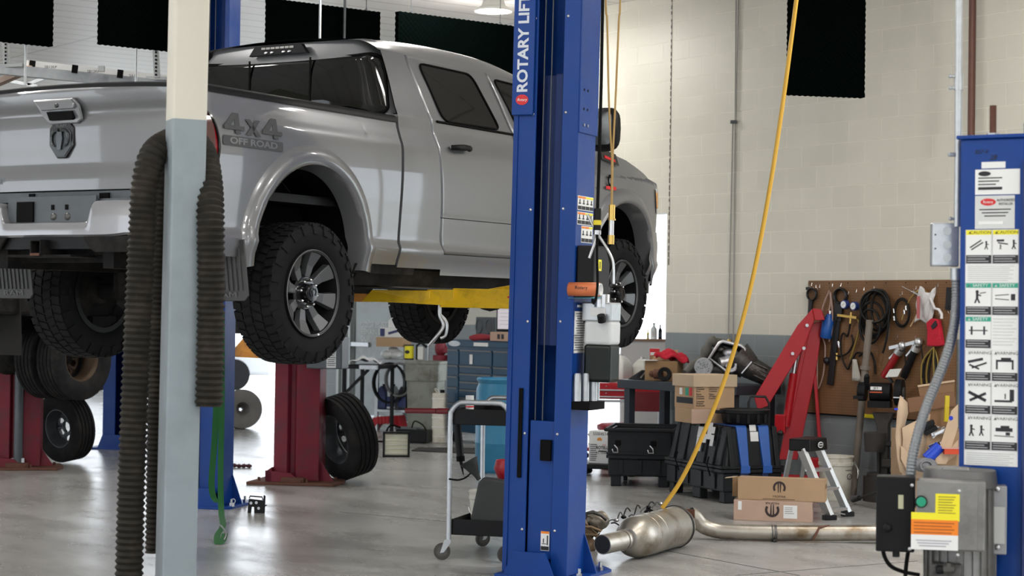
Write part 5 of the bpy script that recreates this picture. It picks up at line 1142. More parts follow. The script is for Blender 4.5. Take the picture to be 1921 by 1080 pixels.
# long wrench handle on the cart
a, b = P(762, 770, 13.4), P(842, 771, 13.2); c = P(915, 776, 13.0)
tw = thing('breaker_bar', 'long bar with dark red grips lying across the cart top', 'tool', a, 0)
MB().cyl((0, 0, 0), (b - a) * .72, .019, 12).cyl((b - a) * .74, (b - a) * 1.0, .021, 12).build('grip', mat('grip_red', (.16, .015, .02), .5), tw, smooth=40); MB().cyl((b - a) * .97, c - a, .016, 12).build('shaft', oilm, tw, smooth=40)
cp_ = thing('striped_can', 'small red and white striped can on the cart corner', 'can', onc(.06, .25, .906), 0)
MB().cyl((0, 0, 0), (0, 0, .18), .028, 18).build('can_body', labelw, cp_, smooth=40)
for k in range(3): MB().cyl((0, 0, .07 + k * .03), (0, 0, .08 + k * .03), .029, 18).build('stripe', labelr, cp_, smooth=40)
gg = thing('caulking_gun', 'black cartridge gun hanging by its tip from the cart rim', 'tool', P(862, 800, 12.95), 0)
MB().cyl((-.02, 0, .06), (.012, 0, -.235), .026, 16).build('barrel', blackp, gg, smooth=40); MB().cyl((.012, 0, -.235), (.032, 0, -.33), .013, 10, .003).build('nozzle', blackp, gg, smooth=40); MB().cyl((.009, 0, -.20), (.012, 0, -.235), .029, 16).build('collar', blackm, gg, smooth=40)
tag(MB().tube(smooth_path([P(842, 898, 12.6), P(860, 900, 12.6), P(874, 895, 12.55), P(882, 888, 12.5)], 5), .006, 6).build('hook_cord', blackm, smooth=50), 'short black cord hooked on the front leg of the cart', 'cord')
bk_ = thing('small_bucket', 'worn white bucket on the lower tray of the cart', 'bucket', onc(.13, .40, .171), 0)
MB().lathe([(0, 0), (.085, 0), (.10, .20), (.105, .205), (.105, .22), (.102, .225), (.103, .24), (.108, .25), (.104, .262), (.098, .255), (.08, .01), (0, .01)], 30).build('bucket_body', ivory, bk_, smooth=35); MB().tube([(.105 * cos(a), -.03 + .105 * sin(a) * .2 - .09, .16 + .08 * sin(a)) for a in [pi + pi * k / 10 for k in range(11)]], .003, 6).build('bail', steel, bk_, smooth=50)
jc = thing('drain_container', 'flat black plastic container with sloping shoulders on the lower cart tray', 'container', onc(.24, .10, .171), RZC)
MB().prism([(-.12, 0), (.16, 0), (.16, .36), (-.03, .38), (-.065, .34), (-.11, .12)], -.03, .05, 'xz').build('container_body', mat('container_black', (.03, .032, .032), .6, var=.2), jc, bev=.02, seg=3)
fn = thing('black_funnel', 'black funnel lying tilted over the flat container', 'funnel', onc(.20, .13, .55), 0)
MB().m(Matrix.Rotation(rad(-30), 4, 'Y')).lathe([(.015, -.06), (.02, -.02), (.06, .075), (.065, .085), (.06, .08), (.016, -.02)], 26).build('cone', mat('container_black', (.03, .032, .032)), fn, smooth=40, loc=(-.06, 0, .03))
rf = thing('red_funnel', 'red plastic funnel standing behind the black container on the cart', 'funnel', onc(.33, .23, .50), 0)
MB().lathe([(.02, 0), (.055, .03), (.085, .10), (.075, .145), (.07, .16), (.062, .155), (.05, .03)], 28).build('funnel_cup', mat('funnel_red', (.36, .01, .02), .4), rf, smooth=40)
# ---- strut rack and pipes high at the back
rk = thing('storage_rack', 'slotted galvanised strut rack with long tubes hung high under the ceiling', 'rack', P(150, 140, 17.0), 0)
o0 = Vector(rk.location)
def rel(x, y, Y): return P(x, y, Y) - o0
MB().bar(rel(-60, 124, 17), rel(330, 162, 17.6), .09, .09).build('main_strut', galv, rk)
MB().bar(rel(50, 119, 17.3), rel(330, 149, 17.9), .06, .055).build('white_tube', labelw, rk)
for x in (60, 140, 225): MB().bar(rel(x - 5, 119.5 + (x - 50) * .105, 17.24), rel(x + 6, 121 + (x - 50) * .105, 17.25), .064, .07).build('tube_joint', blackm, rk)
for x, t_ in ((95, 'SB12KP'), (175, 'SB12KP'), (250, 'SA12')): text('tube_marking', t_, .035, Matrix.Translation(rel(x, 121 + (x - 50) * .105, 17.19)), ink, rk)
slot = mat('slotted_strut', (.30, .31, .31), .45, .6)
for x, y0, y1 in ((10, 71, 124), (292, 93, 146)): MB().bar(rel(x, y0, 17.2), rel(x + 3, y1, 17.2), .05, .05).build('hanger_strut', slot, rk); 
for x, y0, y1 in ((10, 71, 124), (292, 93, 146)):
    for k in range(7): MB().box(tuple(rel(x + .5, y0 + 5 + k * 7, 17.16)), (.015, .01, .018)).build('strut_slot', blackm, rk)
MB().bar(rel(5, 124, 17.1), rel(45, 122, 17.0), .05, .03).build('strut_foot', slot, rk); MB().bar(rel(275, 146, 17.5), rel(330, 148, 17.5), .05, .03).build('strut_foot', slot, rk); MB().bar(rel(185, 129, 17.2), rel(196, 129, 17.2), .04, .05).build('strut_clip', slot, rk)
MB().bar(rel(-20, 162, 17.4), rel(60, 128, 17.2), .08, .05).build('timber', mat('timber', (.28, .21, .17), .7), rk)
MB().bar(rel(-10, 146, 18), rel(70, 162, 18), .03, .03).build('cross_rod', galv, rk); MB().bar(rel(52, 158, 18), rel(95, 142, 18), .03, .03).build('cross_rod', galv, rk); MB().bar(rel(105, 147, 18), rel(230, 156, 18), .03, .03).build('cross_rod', galv, rk)
for x, y1, Y, lab in ((47, 160, 16.5, 'thin steel rod hanging from the ceiling beside the first dark baffle'), (255, 155, 17.0, 'thin rod hanging below the second dark baffle'), (600, 72, 16.5, 'thin rod in front of the third dark baffle'), (646, 72, 17.5, 'thin dark rod behind the truck roof')):
    a = P(x, y1, Y); tag(MB().cyl((0, 0, 0), (.0, 0, HC - a.z - .001), .012, 8).build('hanging_rod', galv if x != 646 else greyd, smooth=40, loc=a), lab, 'rod')
fs = P(95, 84, 20.3); tag(MB().cyl((0, 0, .0), (0, 0, .05), .02, 10).cyl((0, 0, -.015), (0, 0, 0), .05, 16).build('fire_sprinkler', galv, smooth=40, loc=(fs.x, fs.y, HC - .051)), 'small sprinkler head on the white ceiling', 'sprinkler')
# ================================================================ RIGHT SIDE
def fr(o, rz): return Matrix.Translation(Vector(o)) @ Matrix.Rotation(rz, 4, 'Z')
def ring(r_, z, n=24): return [(r_ * cos(2 * pi * k / n), r_ * sin(2 * pi * k / n), z) for k in range(n)]
# ---- dark foam baffles
def baffle(label, x, y, Y, w_, h_, rz, hang=True):      # x, y: pixel of the upper left corner
    a = P(x, y, Y); t = thing('acoustic_baffle', label, 'baffle', a, rz)
    pts = []; n = int(w_ / .025); m_ = int(h_ / .025)
    for i in range(n): pts.append((w_ * i / n, .006 * (i % 2)))
    for i in range(m_): pts.append((w_ - .007 * (i % 2), -h_ * i / m_))
    for i in range(n): pts.append((w_ - w_ * i / n, -h_ - .007 * (i % 2)))
    for i in range(m_): pts.append((.007 * (i % 2), -h_ + h_ * i / m_))
    MB().prism(pts[::-1], -.025, .025, 'xz').build('foam_panel', foam, t)
    for sy in (-1, 1): 
        f_ = (lambda u, v, sy=sy: (.02 + (w_ - .04) * u, sy * (.027 + .008 * sin(u * w_ * 125) * sin(v * h_ * 125)), -.02 - (h_ - .04) * v))
        MB().grid(f_, int(w_ / .0125), int(h_ / .0125), flip=(sy > 0)).build('wavy_face', foam, t, smooth=180)
    for k in (.12, .88): MB().cyl((w_ * k, 0, 0), (w_ * k, 0, HC - a.z), .004, 6).build('hang_wire', greyd, t); MB().tube([(w_ * k + .012 * cos(q), 0, .012 + .012 * sin(q)) for q in [2 * pi * j / 10 for j in range(10)]], .003, 5, closed=True).build('eye_hook', greyd, t)
BR = math.atan2(WN.y, WN.x)
baffle('dark foam baffle cut off by the upper corner above the tailgate', -52, -110, 16.0, .73, .82, BR)
baffle('dark wavy foam baffle hanging next to the cream post', 187, -92, 15.6, 1.22, .765, BR)
baffle('dark foam baffle hanging above the truck rear window', 500, -3, 17.2, 1.22, .60, BR)
baffle('widest dark foam baffle hanging above the truck cab roof', 744, 22, 16.0, 1.24, .61, BR)
baffle('tall dark foam baffle hanging in front of the cream block wall', 1480, -160, 16.6, .72, 1.58, rad(12))
# ---- wires on the wall
o = MB(); A_ = lambda x, y, off=.02: Wp(*Wpx(x, y), off)
tg_ = thing('wall_conduit', 'pair of thin grey conduits running down the block wall with a small clip', 'conduit', Wp(Wpx(1380, 228)[0], 0, 0), 0); oo = Vector(tg_.location)
mb1 = [(1384, -12), (1380, 228)], [(1390, -12), (1384, 228)]
for a, b in (((1384, -45), (1378.5, 640)), ((1389, -45), (1383, 228)), ((1377.5, 232), (1369, 640))): MB().tube([A_(*a) - oo, A_(*b) - oo], .0065, 8).build('conduit_run', mat('conduit_grey', (.30, .29, .27), .5, .2), tg_, smooth=50)
MB().box(tuple(A_(1380, 229, .03) - oo), (.06, .05, .03)).build('conduit_clip', greyd, tg_); MB().sphere(tuple(A_(1372, 641, .03) - oo), .03, 8).build('brass_plug', brass, tg_, smooth=50)
# ---- pegboard
def peg_mat():
    m = bpy.data.materials.new('pegboard'); m.use_nodes = True; N = m.node_tree.nodes; L = m.node_tree.links; b = N['Principled BSDF']
    tc = N.new('ShaderNodeTexCoord'); sp_ = N.new('ShaderNodeSeparateXYZ'); L.new(tc.outputs['Object'], sp_.inputs[0])
    def fr_(i):
        a = N.new('ShaderNodeMath'); a.operation = 'WRAP'; a.inputs[1].default_value = .0127; a.inputs[2].default_value = -.0127; L.new(sp_.outputs[i], a.inputs[0])
        s_ = N.new('ShaderNodeMath'); s_.operation = 'MULTIPLY'; L.new(a.outputs[0], s_.inputs[0]); L.new(a.outputs[0], s_.inputs[1]); return s_
    ad = N.new('ShaderNodeMath'); ad.operation = 'ADD'; L.new(fr_(0).outputs[0], ad.inputs[0]); L.new(fr_(2).outputs[0], ad.inputs[1])
    lt = N.new('ShaderNodeMath'); lt.operation = 'LESS_THAN'; lt.inputs[1].default_value = .0034 ** 2; L.new(ad.outputs[0], lt.inputs[0])
    nz = N.new('ShaderNodeTexNoise'); nz.inputs['Scale'].default_value = 3; nz.inputs['Detail'].default_value = 8; L.new(tc.outputs['Object'], nz.inputs[0])
    cr = N.new('ShaderNodeValToRGB'); e = cr.color_ramp.elements; e[0].position = .3; e[0].color = (.13, .062, .024, 1); e[1].position = .7; e[1].color = (.215, .105, .042, 1); L.new(nz.outputs[0], cr.inputs[0])
    mx = N.new('ShaderNodeMix'); mx.data_type = 'RGBA'; L.new(lt.outputs[0], mx.inputs[0]); L.new(cr.outputs[0], mx.inputs[6]); mx.inputs[7].default_value = (.02, .012, .006, 1)
    L.new(mx.outputs[2], b.inputs['Base Color']); b.inputs['Roughness'].default_value = .6; return m
pm = peg_mat(); pgt = thing('pegboard', 'large brown pegboard on the block wall hung with shop tools', 'pegboard', Wp(0, 0, 0), WANG)
MB().box((0.02, -.02, 1.365), (1.80, .012, 1.27)).build('board', pm, pgt)
mb = MB()
MB().box((0.02, -.008, 1.365), (1.74, .014, 1.22)).build('batten_frame', cardd, pgt); MB().box((0.02, -.022, .735), (1.80, .02, .014)).build('bottom_edge', blackm, pgt)
for k in range(8): MB().cyl((-.84 + k * .235, -.026, 1.975), (-.84 + k * .235, -.028, 1.975), .006, 8).build('board_screw', blackm, pgt)
def pg(x, y, off=.05): t_, z_ = Wpx(x, y, off); return Vector((t_, -off, z_))
def hook(x, y): 
    p = pg(x, y, .026); MB().tube([p + Vector((0, 0, .03)), p + Vector((0, -.006, .0)), p + Vector((0, -.03, -.012)), p + Vector((0, -.04, .008))], .003, 6).build('peg_hook', chrome, pgt)
for x, y in ((1523, 536), (1531, 540), (1538, 540), (1562, 538), (1578, 537), (1592, 552), (1607, 548), (1621, 545), (1640, 543), (1693, 553), (1719, 543), (1729, 543), (1760, 538), (1766, 588), (1684, 634), (1718, 636), (1784, 585)): hook(x, y)
PR = fr(WP, WANG)
def wt(name, label, cat, x, y, off=.05): t_ = thing(name, label, cat, PR @ pg(x, y, off), WANG); return t_, pg(x, y, off)
def pp(base, x, y, off=.05): return pg(x, y, off) - base
iron = mat('tool_iron', (.022, .022, .024), .45, .5)
t_, b0 = wt('ring_wrench', 'small black ring wrench hanging over the left edge of the pegboard', 'wrench', 1523, 552)
MB().tube([pp(b0, 1523 + 8.5 * cos(q), 552 + 11 * sin(q)) for q in [2 * pi * k / 20 for k in range(20)]], .016, 8, closed=True, flat=(.6, 1)).build('ring_head', iron, t_, smooth=50); MB().bar(pp(b0, 1522, 562), pp(b0, 1518, 600), .045, .02, (0, 1, 0)).box(tuple(pp(b0, 1516, 541)), (.05, .02, .03)).build('handle', iron, t_, bev=.004)
t_, b0 = wt('spanner', 'long black spanner wrench with round head hanging on the pegboard', 'wrench', 1577, 555)
MB().tube([pp(b0, 1577 + 11 * cos(q), 555 + 13.5 * sin(q)) for q in [2 * pi * k / 24 for k in range(24)]], .024, 8, closed=True, flat=(.5, 1)).build('ring_head', iron, t_, smooth=50); MB().bar(pp(b0, 1574, 568), pp(b0, 1571, 602), .10, .02, (0, 1, 0)).bar(pp(b0, 1571, 600, .045), pp(b0, 1557, 722, .045), .075, .018, (0, 1, 0)).build('handle', iron, t_, bev=.004); MB().sphere(tuple(pp(b0, 1551, 676, .06)), .035, 10).build('end_knob', iron, t_, smooth=50)
def hang_loop(label, x, pts, m, r_=.006, name='hose', closed=False, cat='hose', off=.05):
    p0 = pts[0]; t_, b0 = wt(name, label, cat, *p0, off)
    MB().tube(smooth_path([pp(b0, q[0], q[1], (q[2] if len(q) > 2 else off)) for q in pts], 6, closed), r_, 8, closed=closed).build('tubing', m, t_, smooth=60); return t_, b0
pink = mat('pink_tubing', (.36, .24, .20), .45); bhose = mat('black_hose', (.006, .006, .006), .5, spec=.25)
t_, b0 = hang_loop('pinkish clear tubing looped over a hook and hanging down the board edge', 0, [(1556, 545), (1545, 572), (1537, 610), (1534, 660), (1533, 700), (1534, 728), (1541, 715), (1546, 690), (1548, 650), (1542, 625), (1550, 600), (1558, 570), (1558, 548), (1562, 590), (1560, 625), (1555, 640)], pink, .008, 'plastic_tubing')
t_ = thing('spray_bottle', 'blue plastic bottle hanging behind the red hoist arm', 'bottle', PR @ pg(1551, 622, .06), WANG + .1); MB().lathe([(0, -.06), (.055, -.06), (.06, -.05), (.058, .10), (.03, .15), (.025, .17), (0, .17)], 20).build('bottle_body', bluep, t_, smooth=40, rot=(0, rad(10), 0)); MB().cyl((.03, 0, .17), (.035, 0, .20), .022, 12).build('bottle_cap', chrome, t_)
gt_, b0 = wt('gauge_manifold', 'refrigerant gauge set with two blue dials and black looping hoses', 'gauge', 1590, 590, .06)
for x, y in ((1585, 571), (1603, 574)):
    q = pp(b0, x, y, .075); MB().lathe([(0, -.02), (.040, -.02), (.042, -.015), (.042, .02), (0, .02)], 24, 'y', c=tuple(q)).build('gauge_case', mat('gauge_blue', (.02, .04, .18), .35), gt_, smooth=40); MB().cyl(q + Vector((0, -.0215, 0)), q + Vector((0, -.0225, 0)), .032, 20).build('dial', labelw, gt_); MB().bar(q + Vector((-.018, -.0235, -.008)), q + Vector((.016, -.0235, .012)), .003, .001).build('needle', ink, gt_)
MB().bar(pp(b0, 1572, 591, .07), pp(b0, 1608, 596, .07), .025, .025).cyl(pp(b0, 1597, 585, .07), pp(b0, 1595, 607, .07), .012).build('manifold_bar', brass, gt_, bev=.003)
for pts, m in (([(1573, 592), (1567, 610), (1563, 640), (1566, 662), (1575, 668), (1590, 662), (1600, 645), (1598, 628)], bhose), ([(1608, 597), (1613, 612), (1606, 640), (1597, 668), (1595, 673)], mat('hose_olive', (.25, .17, .03), .5)), ([(1595, 607), (1590, 630), (1581, 625), (1577, 645), (1580, 672), (1590, 692), (1596, 680), (1607, 662), (1620, 664)], bhose)): MB().tube(smooth_path([pp(b0, *q, .055) for q in pts], 6), .009, 8).build('gauge_hose', m, gt_, smooth=60)
MB().cyl(pp(b0, 1573, 640), pp(b0, 1575, 652), .014, 10).build('hose_fitting', chrome, gt_, smooth=40); MB().cyl(pp(b0, 1570, 662), pp(b0, 1570, 675), .012, 10).build('hose_fitting', brass, gt_, smooth=40)
t_, b0 = wt('hose_coil', 'large coil of black hose hanging in the middle of the pegboard', 'hose', 1645, 545, .07)
for k, (cx_, cy_, rx, ry) in enumerate(((1643, 585, 27, 42), (1640, 590, 24, 40), (1646, 582, 22, 38), (1636, 600, 22, 34), (1652, 580, 17, 36), (1632, 612, 19, 32), (1640, 575, 26, 30))):
    MB().tube([pp(b0, cx_ + rx * cos(q), cy_ + ry * sin(q), .045 + .012 * k) for q in [2 * pi * j / 32 for j in range(32)]], .012, 8, closed=True).build('hose_turn', bhose, t_, smooth=60)
MB().tube(smooth_path([pp(b0, *q, .10) for q in ((1662, 560), (1667, 600), (1662, 640), (1656, 662))], 5), .010, 8).build('hose_end', bhose, t_, smooth=60); MB().tube(smooth_path([pp(b0, *q, .06) for q in ((1668, 580), (1667, 620), (1663, 640))], 5), .008, 8).build('hose_end', mat('grey_hose', (.12, .12, .12)), t_, smooth=60)
t_, b0 = wt('short_hose_ring', 'small ring of black hose with steel fittings on the pegboard', 'hose', 1691, 560, .05)
for k in (0, 1): MB().tube([pp(b0, 1692 + (14.5 - k * 1.5) * cos(q), 586 + (27 - 3 * k) * sin(q), .045 + .015 * k) for q in [2 * pi * j / 28 for j in range(28)]], .008, 8, closed=True).build('hose_turn', bhose, t_, smooth=60)
for x, y in ((1676, 583), (1677, 597), (1696, 585), (1699, 578)): MB().cyl(pp(b0, x, y - 4, .065), pp(b0, x + 1, y + 4, .065), .011, 10).build('hose_fitting', chrome, t_, smooth=40)
t_, b0 = wt('probe_tool', 'thin pick tool with golden flexible tube curving down the pegboard', 'tool', 1720, 550)
MB().cyl(pp(b0, 1692, 537), pp(b0, 1714, 548), .004, 8).cyl(pp(b0, 1713, 547), pp(b0, 1724, 554), .012, 10).build('probe_handle', chrome, t_, smooth=50); MB().tube(smooth_path([pp(b0, *q) for q in ((1744, 556), (1736, 545), (1722, 545), (1708, 560), (1698, 580), (1692, 600))], 6), .005, 8).build('flex_tube', brass, t_, smooth=60)
MB().cyl(pp(b0, 1708, 612), pp(b0, 1728, 576), .006, 8).cyl(pp(b0, 1728, 576), pp(b0, 1740, 566), .014, 8).build('wood_rod', mat('pale_wood', (.55, .38, .20), .6), t_, smooth=50)
bg_ = thing('clear_bag', 'torn clear plastic bag with reddish part hung on the pegboard', 'bag', PR @ pg(1738, 570, .06), WANG)
MB().grid(lambda u, v: (-.10 + .20 * u - .03 * v, -.03 * sin(pi * u) * sin(3 * v + 1) + .012 * sin(19 * u + 11 * v), .13 - .30 * v + .03 * sin(7 * u)), 14, 16).build('bag_film', mat('bag_plastic', (.66, .64, .63), .25, spec=.8), bg_, smooth=180, solid=.002); MB().box((-.05, -.05, -.03), (.03, .01, .2)).build('red_insert', mat('pale_red', (.45, .12, .12), .5), bg_)
MB().tube([Vector(p_) for p_ in ((.07, -.03, .05), (.12, -.03, -.04), (.17, -.03, -.05), (.2, -.03, -.09), (.20, -.03, -.13))], .014, 8).build('bag_tail', mat('bag_plastic', (.6, .58, .57)), bg_, smooth=60)
tg2 = tag(MB().box((0, 0, 0), (.055, .02, .20)).cyl((0, -.012, -.07), (0, -.016, -.07), .012, 12).build('black_strap_tool', iron, loc=PR @ pg(1780, 560, .04), rot=(0, rad(4), WANG)), 'flat black bar hanging near the right edge of the pegboard', 'tool')
t_ = thing('red_pouch', 'small red cloth pouch hanging from a hook on the pegboard', 'pouch', PR @ pg(1755, 622, .06), WANG)
MB().prism([(-.09, .08), (-.03, .12), (.05, .11), (.07, .02), (.10, -.12), (.04, -.13), (-.08, -.13), (-.075, 0)], -.03, .02, 'xz').build('pouch_body', redr, t_, bev=.012); MB().prism([(-.02, .05), (.03, .10), (.05, .06), (.0, .02)], -.04, -.032, 'xz').build('pouch_clip', ink, t_)
def greasegun(label, x0, y0, x1, y1, m):
    t_, b0 = wt('grease_gun', label, 'grease gun', x0, y0, .07)
    a, b = pp(b0, x0, y0, .07), pp(b0, x1, y1, .07); MB().cyl(a, b, .034, 18).build('barrel', m, t_, smooth=40)
    d = (a - b).normalized(); MB().cyl(a, a + d * .045, .042, 18).sphere(tuple(a + d * .09), .04, 10).build('pump_head', alum, t_, smooth=40)
    MB().bar(a + d * .10, a + d * .06 + Vector((-.13, -.01, -.0)), .035, .015, (0, 1, 0)).bar(a + d * .10, a + d * .0 + Vector((-.09, -.01, -.05)), .02, .015, (0, 1, 0)).build('lever', alum, t_, bev=.003)
    MB().tube(smooth_path([a + d * .08 + Vector((.03, 0, 0)), a + Vector((.085, 0, -.01)), a + Vector((.10, 0, -.14)), a + Vector((.09, 0, -.24))], 6), .006, 8).build('whip_hose', bhose, t_, smooth=60)
greasegun('red grease gun hanging on the pegboard above the bench grinder', 1684, 663, 1658, 706, mat('gun_red', (.30, .012, .015), .35)); greasegun('black grease gun hanging to the right of the red one', 1716, 658, 1695, 707, blackp)
t_, b0 = wt('strap_coil', 'tied bundle of olive and black straps hanging low on the pegboard', 'hose', 1752, 650)
for k, (x0, x1) in enumerate(((1733, 1757), (1738, 1760), (1742, 1756), (1728, 1752))): MB().tube(smooth_path([pp(b0, *q, .045 + .01 * k) for q in ((1752, 651), (x0 + 4, 675), (x0, 705), (x0 + 4, 728), (x1 - 4, 722), (x1, 700), (x1 - 1, 675), (1752, 651))], 5), .008, 8).build('strap_loop', bhose if k % 2 == 0 else mat('hose_olive', (.25, .17, .03)), t_, smooth=60)
t_, b0 = hang_loop('black hose end drooping beside the leaning grey pipe', 0, [(1612, 668), (1622, 660), (1634, 662), (1641, 680), (1642, 702)], bhose, .010, 'drooping_hose')
tag(MB().grid(lambda u, v: (-.06 + .11 * u * (.4 + .6 * v), .01 * sin(9 * u), .08 - .2 * v), 6, 6).build('white_rag', mat('grey_rag', (.5, .48, .42), .9), smooth=180, solid=.006, loc=PR @ pg(1608, 690, .06), rot=(0, 0, WANG)), 'dirty white rag hanging beside the leaning grey pipe', 'rag')
# ---- leaning pipe
a = G(1600, 932); b = Wp(*Wpx(1632, 600, .12), .12)
t_ = thing('leaning_pipe', 'long grey cardboard-brown pipe leaning against the pegboard behind the bucket', 'pipe', a, 0); pipem = mat('pipe_grey', (.20, .17, .14), .6, .1, var=.15, vs=6)
MB().cyl((0, 0, .02), b - a, .034, 16).build('pipe_shaft', pipem, t_, smooth=40); c = (b - a) * .72; MB().cyl(c, c + (b - a) * .02, .05, 16).build('pipe_coupling', pipem, t_, smooth=40)
# ---- bench grinder on pedestal
gb = G(1632, 940); RZG = rad(-22); gr = thing('bench_grinder', 'black bench grinder with eye shield on a heavy pedestal stand', 'grinder', gb, RZG); Yg = gb.y
def gl(x, y, dY=0): return fr(gb, RZG).inverted() @ P(x, y, Yg + dY)
MB().cyl((.12, .1, 0), (.12, .1, .22), .20, 32).cyl((.12, .1, .22), (.12, .1, .25), .17, 32).build('stand_base', mat('cast_dark', (.035, .03, .027), .7, var=.3), gr, smooth=40)
pc_ = gl(1656, 770); MB().prism([(-.05, .24), (.05, .24), (.05, pc_.z - .12), (.10, pc_.z - .02), (-.10, pc_.z - .02), (-.055, pc_.z - .14)], .04, .16, 'xz').build('stand_post', mat('cast_dark', (.03, .028, .025)), gr, bev=.01, loc=(pc_.x, 0, 0))
w1 = gl(1641, 828); MB().lathe([(0, -.09), (.09, -.09), (.10, .08), (.09, .085), (0, .07)], 20).build('water_pot', mat('cast_dark', (.03, .028, .025)), gr, smooth=40, loc=w1); w2 = gl(1672, 868); MB().box((0, 0, 0), (.16, .14, .08)).build('pot_bracket', mat('cast_dark', (.03, .028, .025)), gr, bev=.015, loc=w2); MB().box((0, 0, 0), (.10, .05, .05)).build('clamp', iron, gr, bev=.01, loc=gl(1664, 832)); MB().cyl((0, 0, -.25), (0, 0, .1), .01, 8).build('pot_rod', iron, gr, loc=gl(1650, 850))
m0 = gl(1651, 735); MB().cyl(m0 + Vector((-.085, 0, 0)), m0 + Vector((.10, 0, 0)), .085, 24).box(tuple(m0 + Vector((0, 0, -.11))), (.20, .14, .06)).build('motor_body', blackp, gr, smooth=35)
MB().box(tuple(m0 + Vector((-.02, -.083, .035))), (.10, .01, .03)).build('maker_plate', labelw, gr); MB().box(tuple(m0 + Vector((-.02, -.088, -.0))), (.11, .006, .010)).build('red_line', mat('label_orange2', (.55, .08, .02)), gr)
text('maker_letters', 'JET', .028, Matrix.Translation(m0 + Vector((-.02, -.0895, .035))), ink, gr, ax=1.2)
for x, nm in ((.175, 'right'), (-.16, 'left')):
    c = m0 + Vector((x, 0, 0)); s_ = 1 if x > 0 else .72
    MB().lathe([(0, -.035), (.115 * s_, -.035), (.12 * s_, -.03), (.12 * s_, .03), (.115 * s_, .035), (0, .035)], 32, 'x', c=tuple(c)).build('wheel_guard', blackp, gr, smooth=35)
    if x > 0: MB().lathe([(0, -.041), (.05, -.041), (.052, -.036)], 20, 'x', c=tuple(c)).lathe([(.052, .036), (.05, .041), (0, .041)], 20, 'x', c=tuple(c)).build('guard_cap', greyd, gr, smooth=35)
MB().box(tuple(m0 + Vector((.19, -.11, -.04))), (.09, .05, .01)).build('tool_rest', alum, gr); MB().box(tuple(m0 + Vector((-.17, -.09, -.05))), (.09, .09, .03)).build('tool_rest', blackp, gr)
sh0 = gl(1676, 700); MB().prism([(-.055, -.04), (.055, -.03), (.085, .05), (-.02, .04)], -.003, .003, 'xz').build('eye_shield', mat('cloudy_shield', (.55, .55, .52), .25), gr, loc=sh0 + Vector((0, -.08, 0)), rot=(rad(-25), 0, 0)); MB().bar(m0 + Vector((.12, -.05, .09)), sh0 + Vector((-.03, -.08, -.03)), .03, .02).build('shield_arm', iron, gr); MB().sphere(tuple(gl(1626, 706)), .025, 10).bar(gl(1626, 708), m0 + Vector((-.12, 0, .02)), .05, .03).build('shield_knob', blackp, gr, smooth=50)
rod_a, rod_b = G(1600, 938, .03), G(1648, 922, .16)
tag(MB().cyl((0, 0, 0), rod_b - rod_a, .012, 8).cyl((0, 0, 0), (rod_b - rod_a) * .25, .022, 8).build('pry_rod', iron, smooth=40, loc=rod_a), 'dark steel rod lying propped against the round grinder base', 'rod')
tag(MB().box((0, 0, 0), (.19, .03, .035)).build('yellow_level', labely, bev=.004, loc=Wp(Wpx(1636, 784)[0], .745, .045), rot=(0, 0, WANG)), 'small yellow level lying on the lower pegboard edge', 'level')
# ---- engine hoist
hb_ = G(1492, 922); HR = rad(-15); eh = thing('engine_hoist', 'folded red engine hoist standing between the black crate and the pegboard', 'engine hoist', hb_, HR); Yh = hb_.y
HI = fr(hb_, HR).inverted()
def hl(x, y, dY=0.0): return HI @ P(x, y, Yh + dY)
def hpoly(name, pts, dY, dep, m=redh, bev=.006):
    vs = [hl(*p, dY) for p in pts] + [hl(*p, dY + dep) for p in pts]; n = len(pts)
    return MB().add(vs, [tuple(range(n)), tuple(range(2 * n - 1, n - 1, -1))] + [(i, n + i, n + (i + 1) % n, (i + 1) % n) for i in range(n)]).build(name, m, eh, bev=bev)
hpoly('boom', [(1524, 579), (1496, 610), (1415, 745), (1421, 768), (1440, 762), (1508, 652), (1528, 600)], -.10, .10)
hpoly('boom_cap', [(1524, 578), (1541, 580), (1548, 600), (1529, 601)], -.11, .12)
hpoly('mast', [(1511, 612), (1545, 600), (1530, 700), (1496, 862), (1461, 862), (1475, 790)], .04, .12)
hpoly('mast_flange', [(1503, 660), (1514, 618), (1520, 618), (1482, 800), (1475, 800)], -.0, .04)
hpoly('back_leg', [(1521, 640), (1527, 640), (1541, 822), (1534, 824)], .05, .06)
MB().cyl(hl(1493, 672, -.0), hl(1480, 760, .0), .022, 14).build('ram_rod', steel, eh, smooth=40); MB().cyl(hl(1489, 700, .0), hl(1474, 800, .0), .038, 16).build('ram_body', redh, eh, smooth=40); MB().box(tuple(hl(1464, 795, -.02)), (.10, .09, .18)).build('pump_box', redh, eh, bev=.01); MB().sphere(tuple(hl(1464, 812, -.08)), .03, 8).build('pump_valve', iron, eh)
for x, y in ((1514, 610), (1487, 663), (1508, 653)): MB().cyl(hl(x, y, -.10), hl(x, y, -.135), .017, 6).build('hoist_bolt', steel, eh, smooth=30)
MB().box((.02, .1, .10), (.50, .12, .10)).box((-.12, -.15, .09), (.10, .6, .08)).box((.20, .1, .22), (.16, .14, .2)).build('hoist_base', redh, eh, bev=.01)
for x in (-.2, .26): MB().cyl((x, .0, .05), (x, .04, .05), .05, 16).build('caster', blackp, eh, smooth=40)
MB().tube([hl(1405, 800, -.35), hl(1404, 755, -.35), hl(1408, 743, -.35), hl(1436, 744, -.35), hl(1443, 757, -.35), hl(1442, 800, -.35)], .012, 8).build('fold_handle', iron, eh, smooth=50)
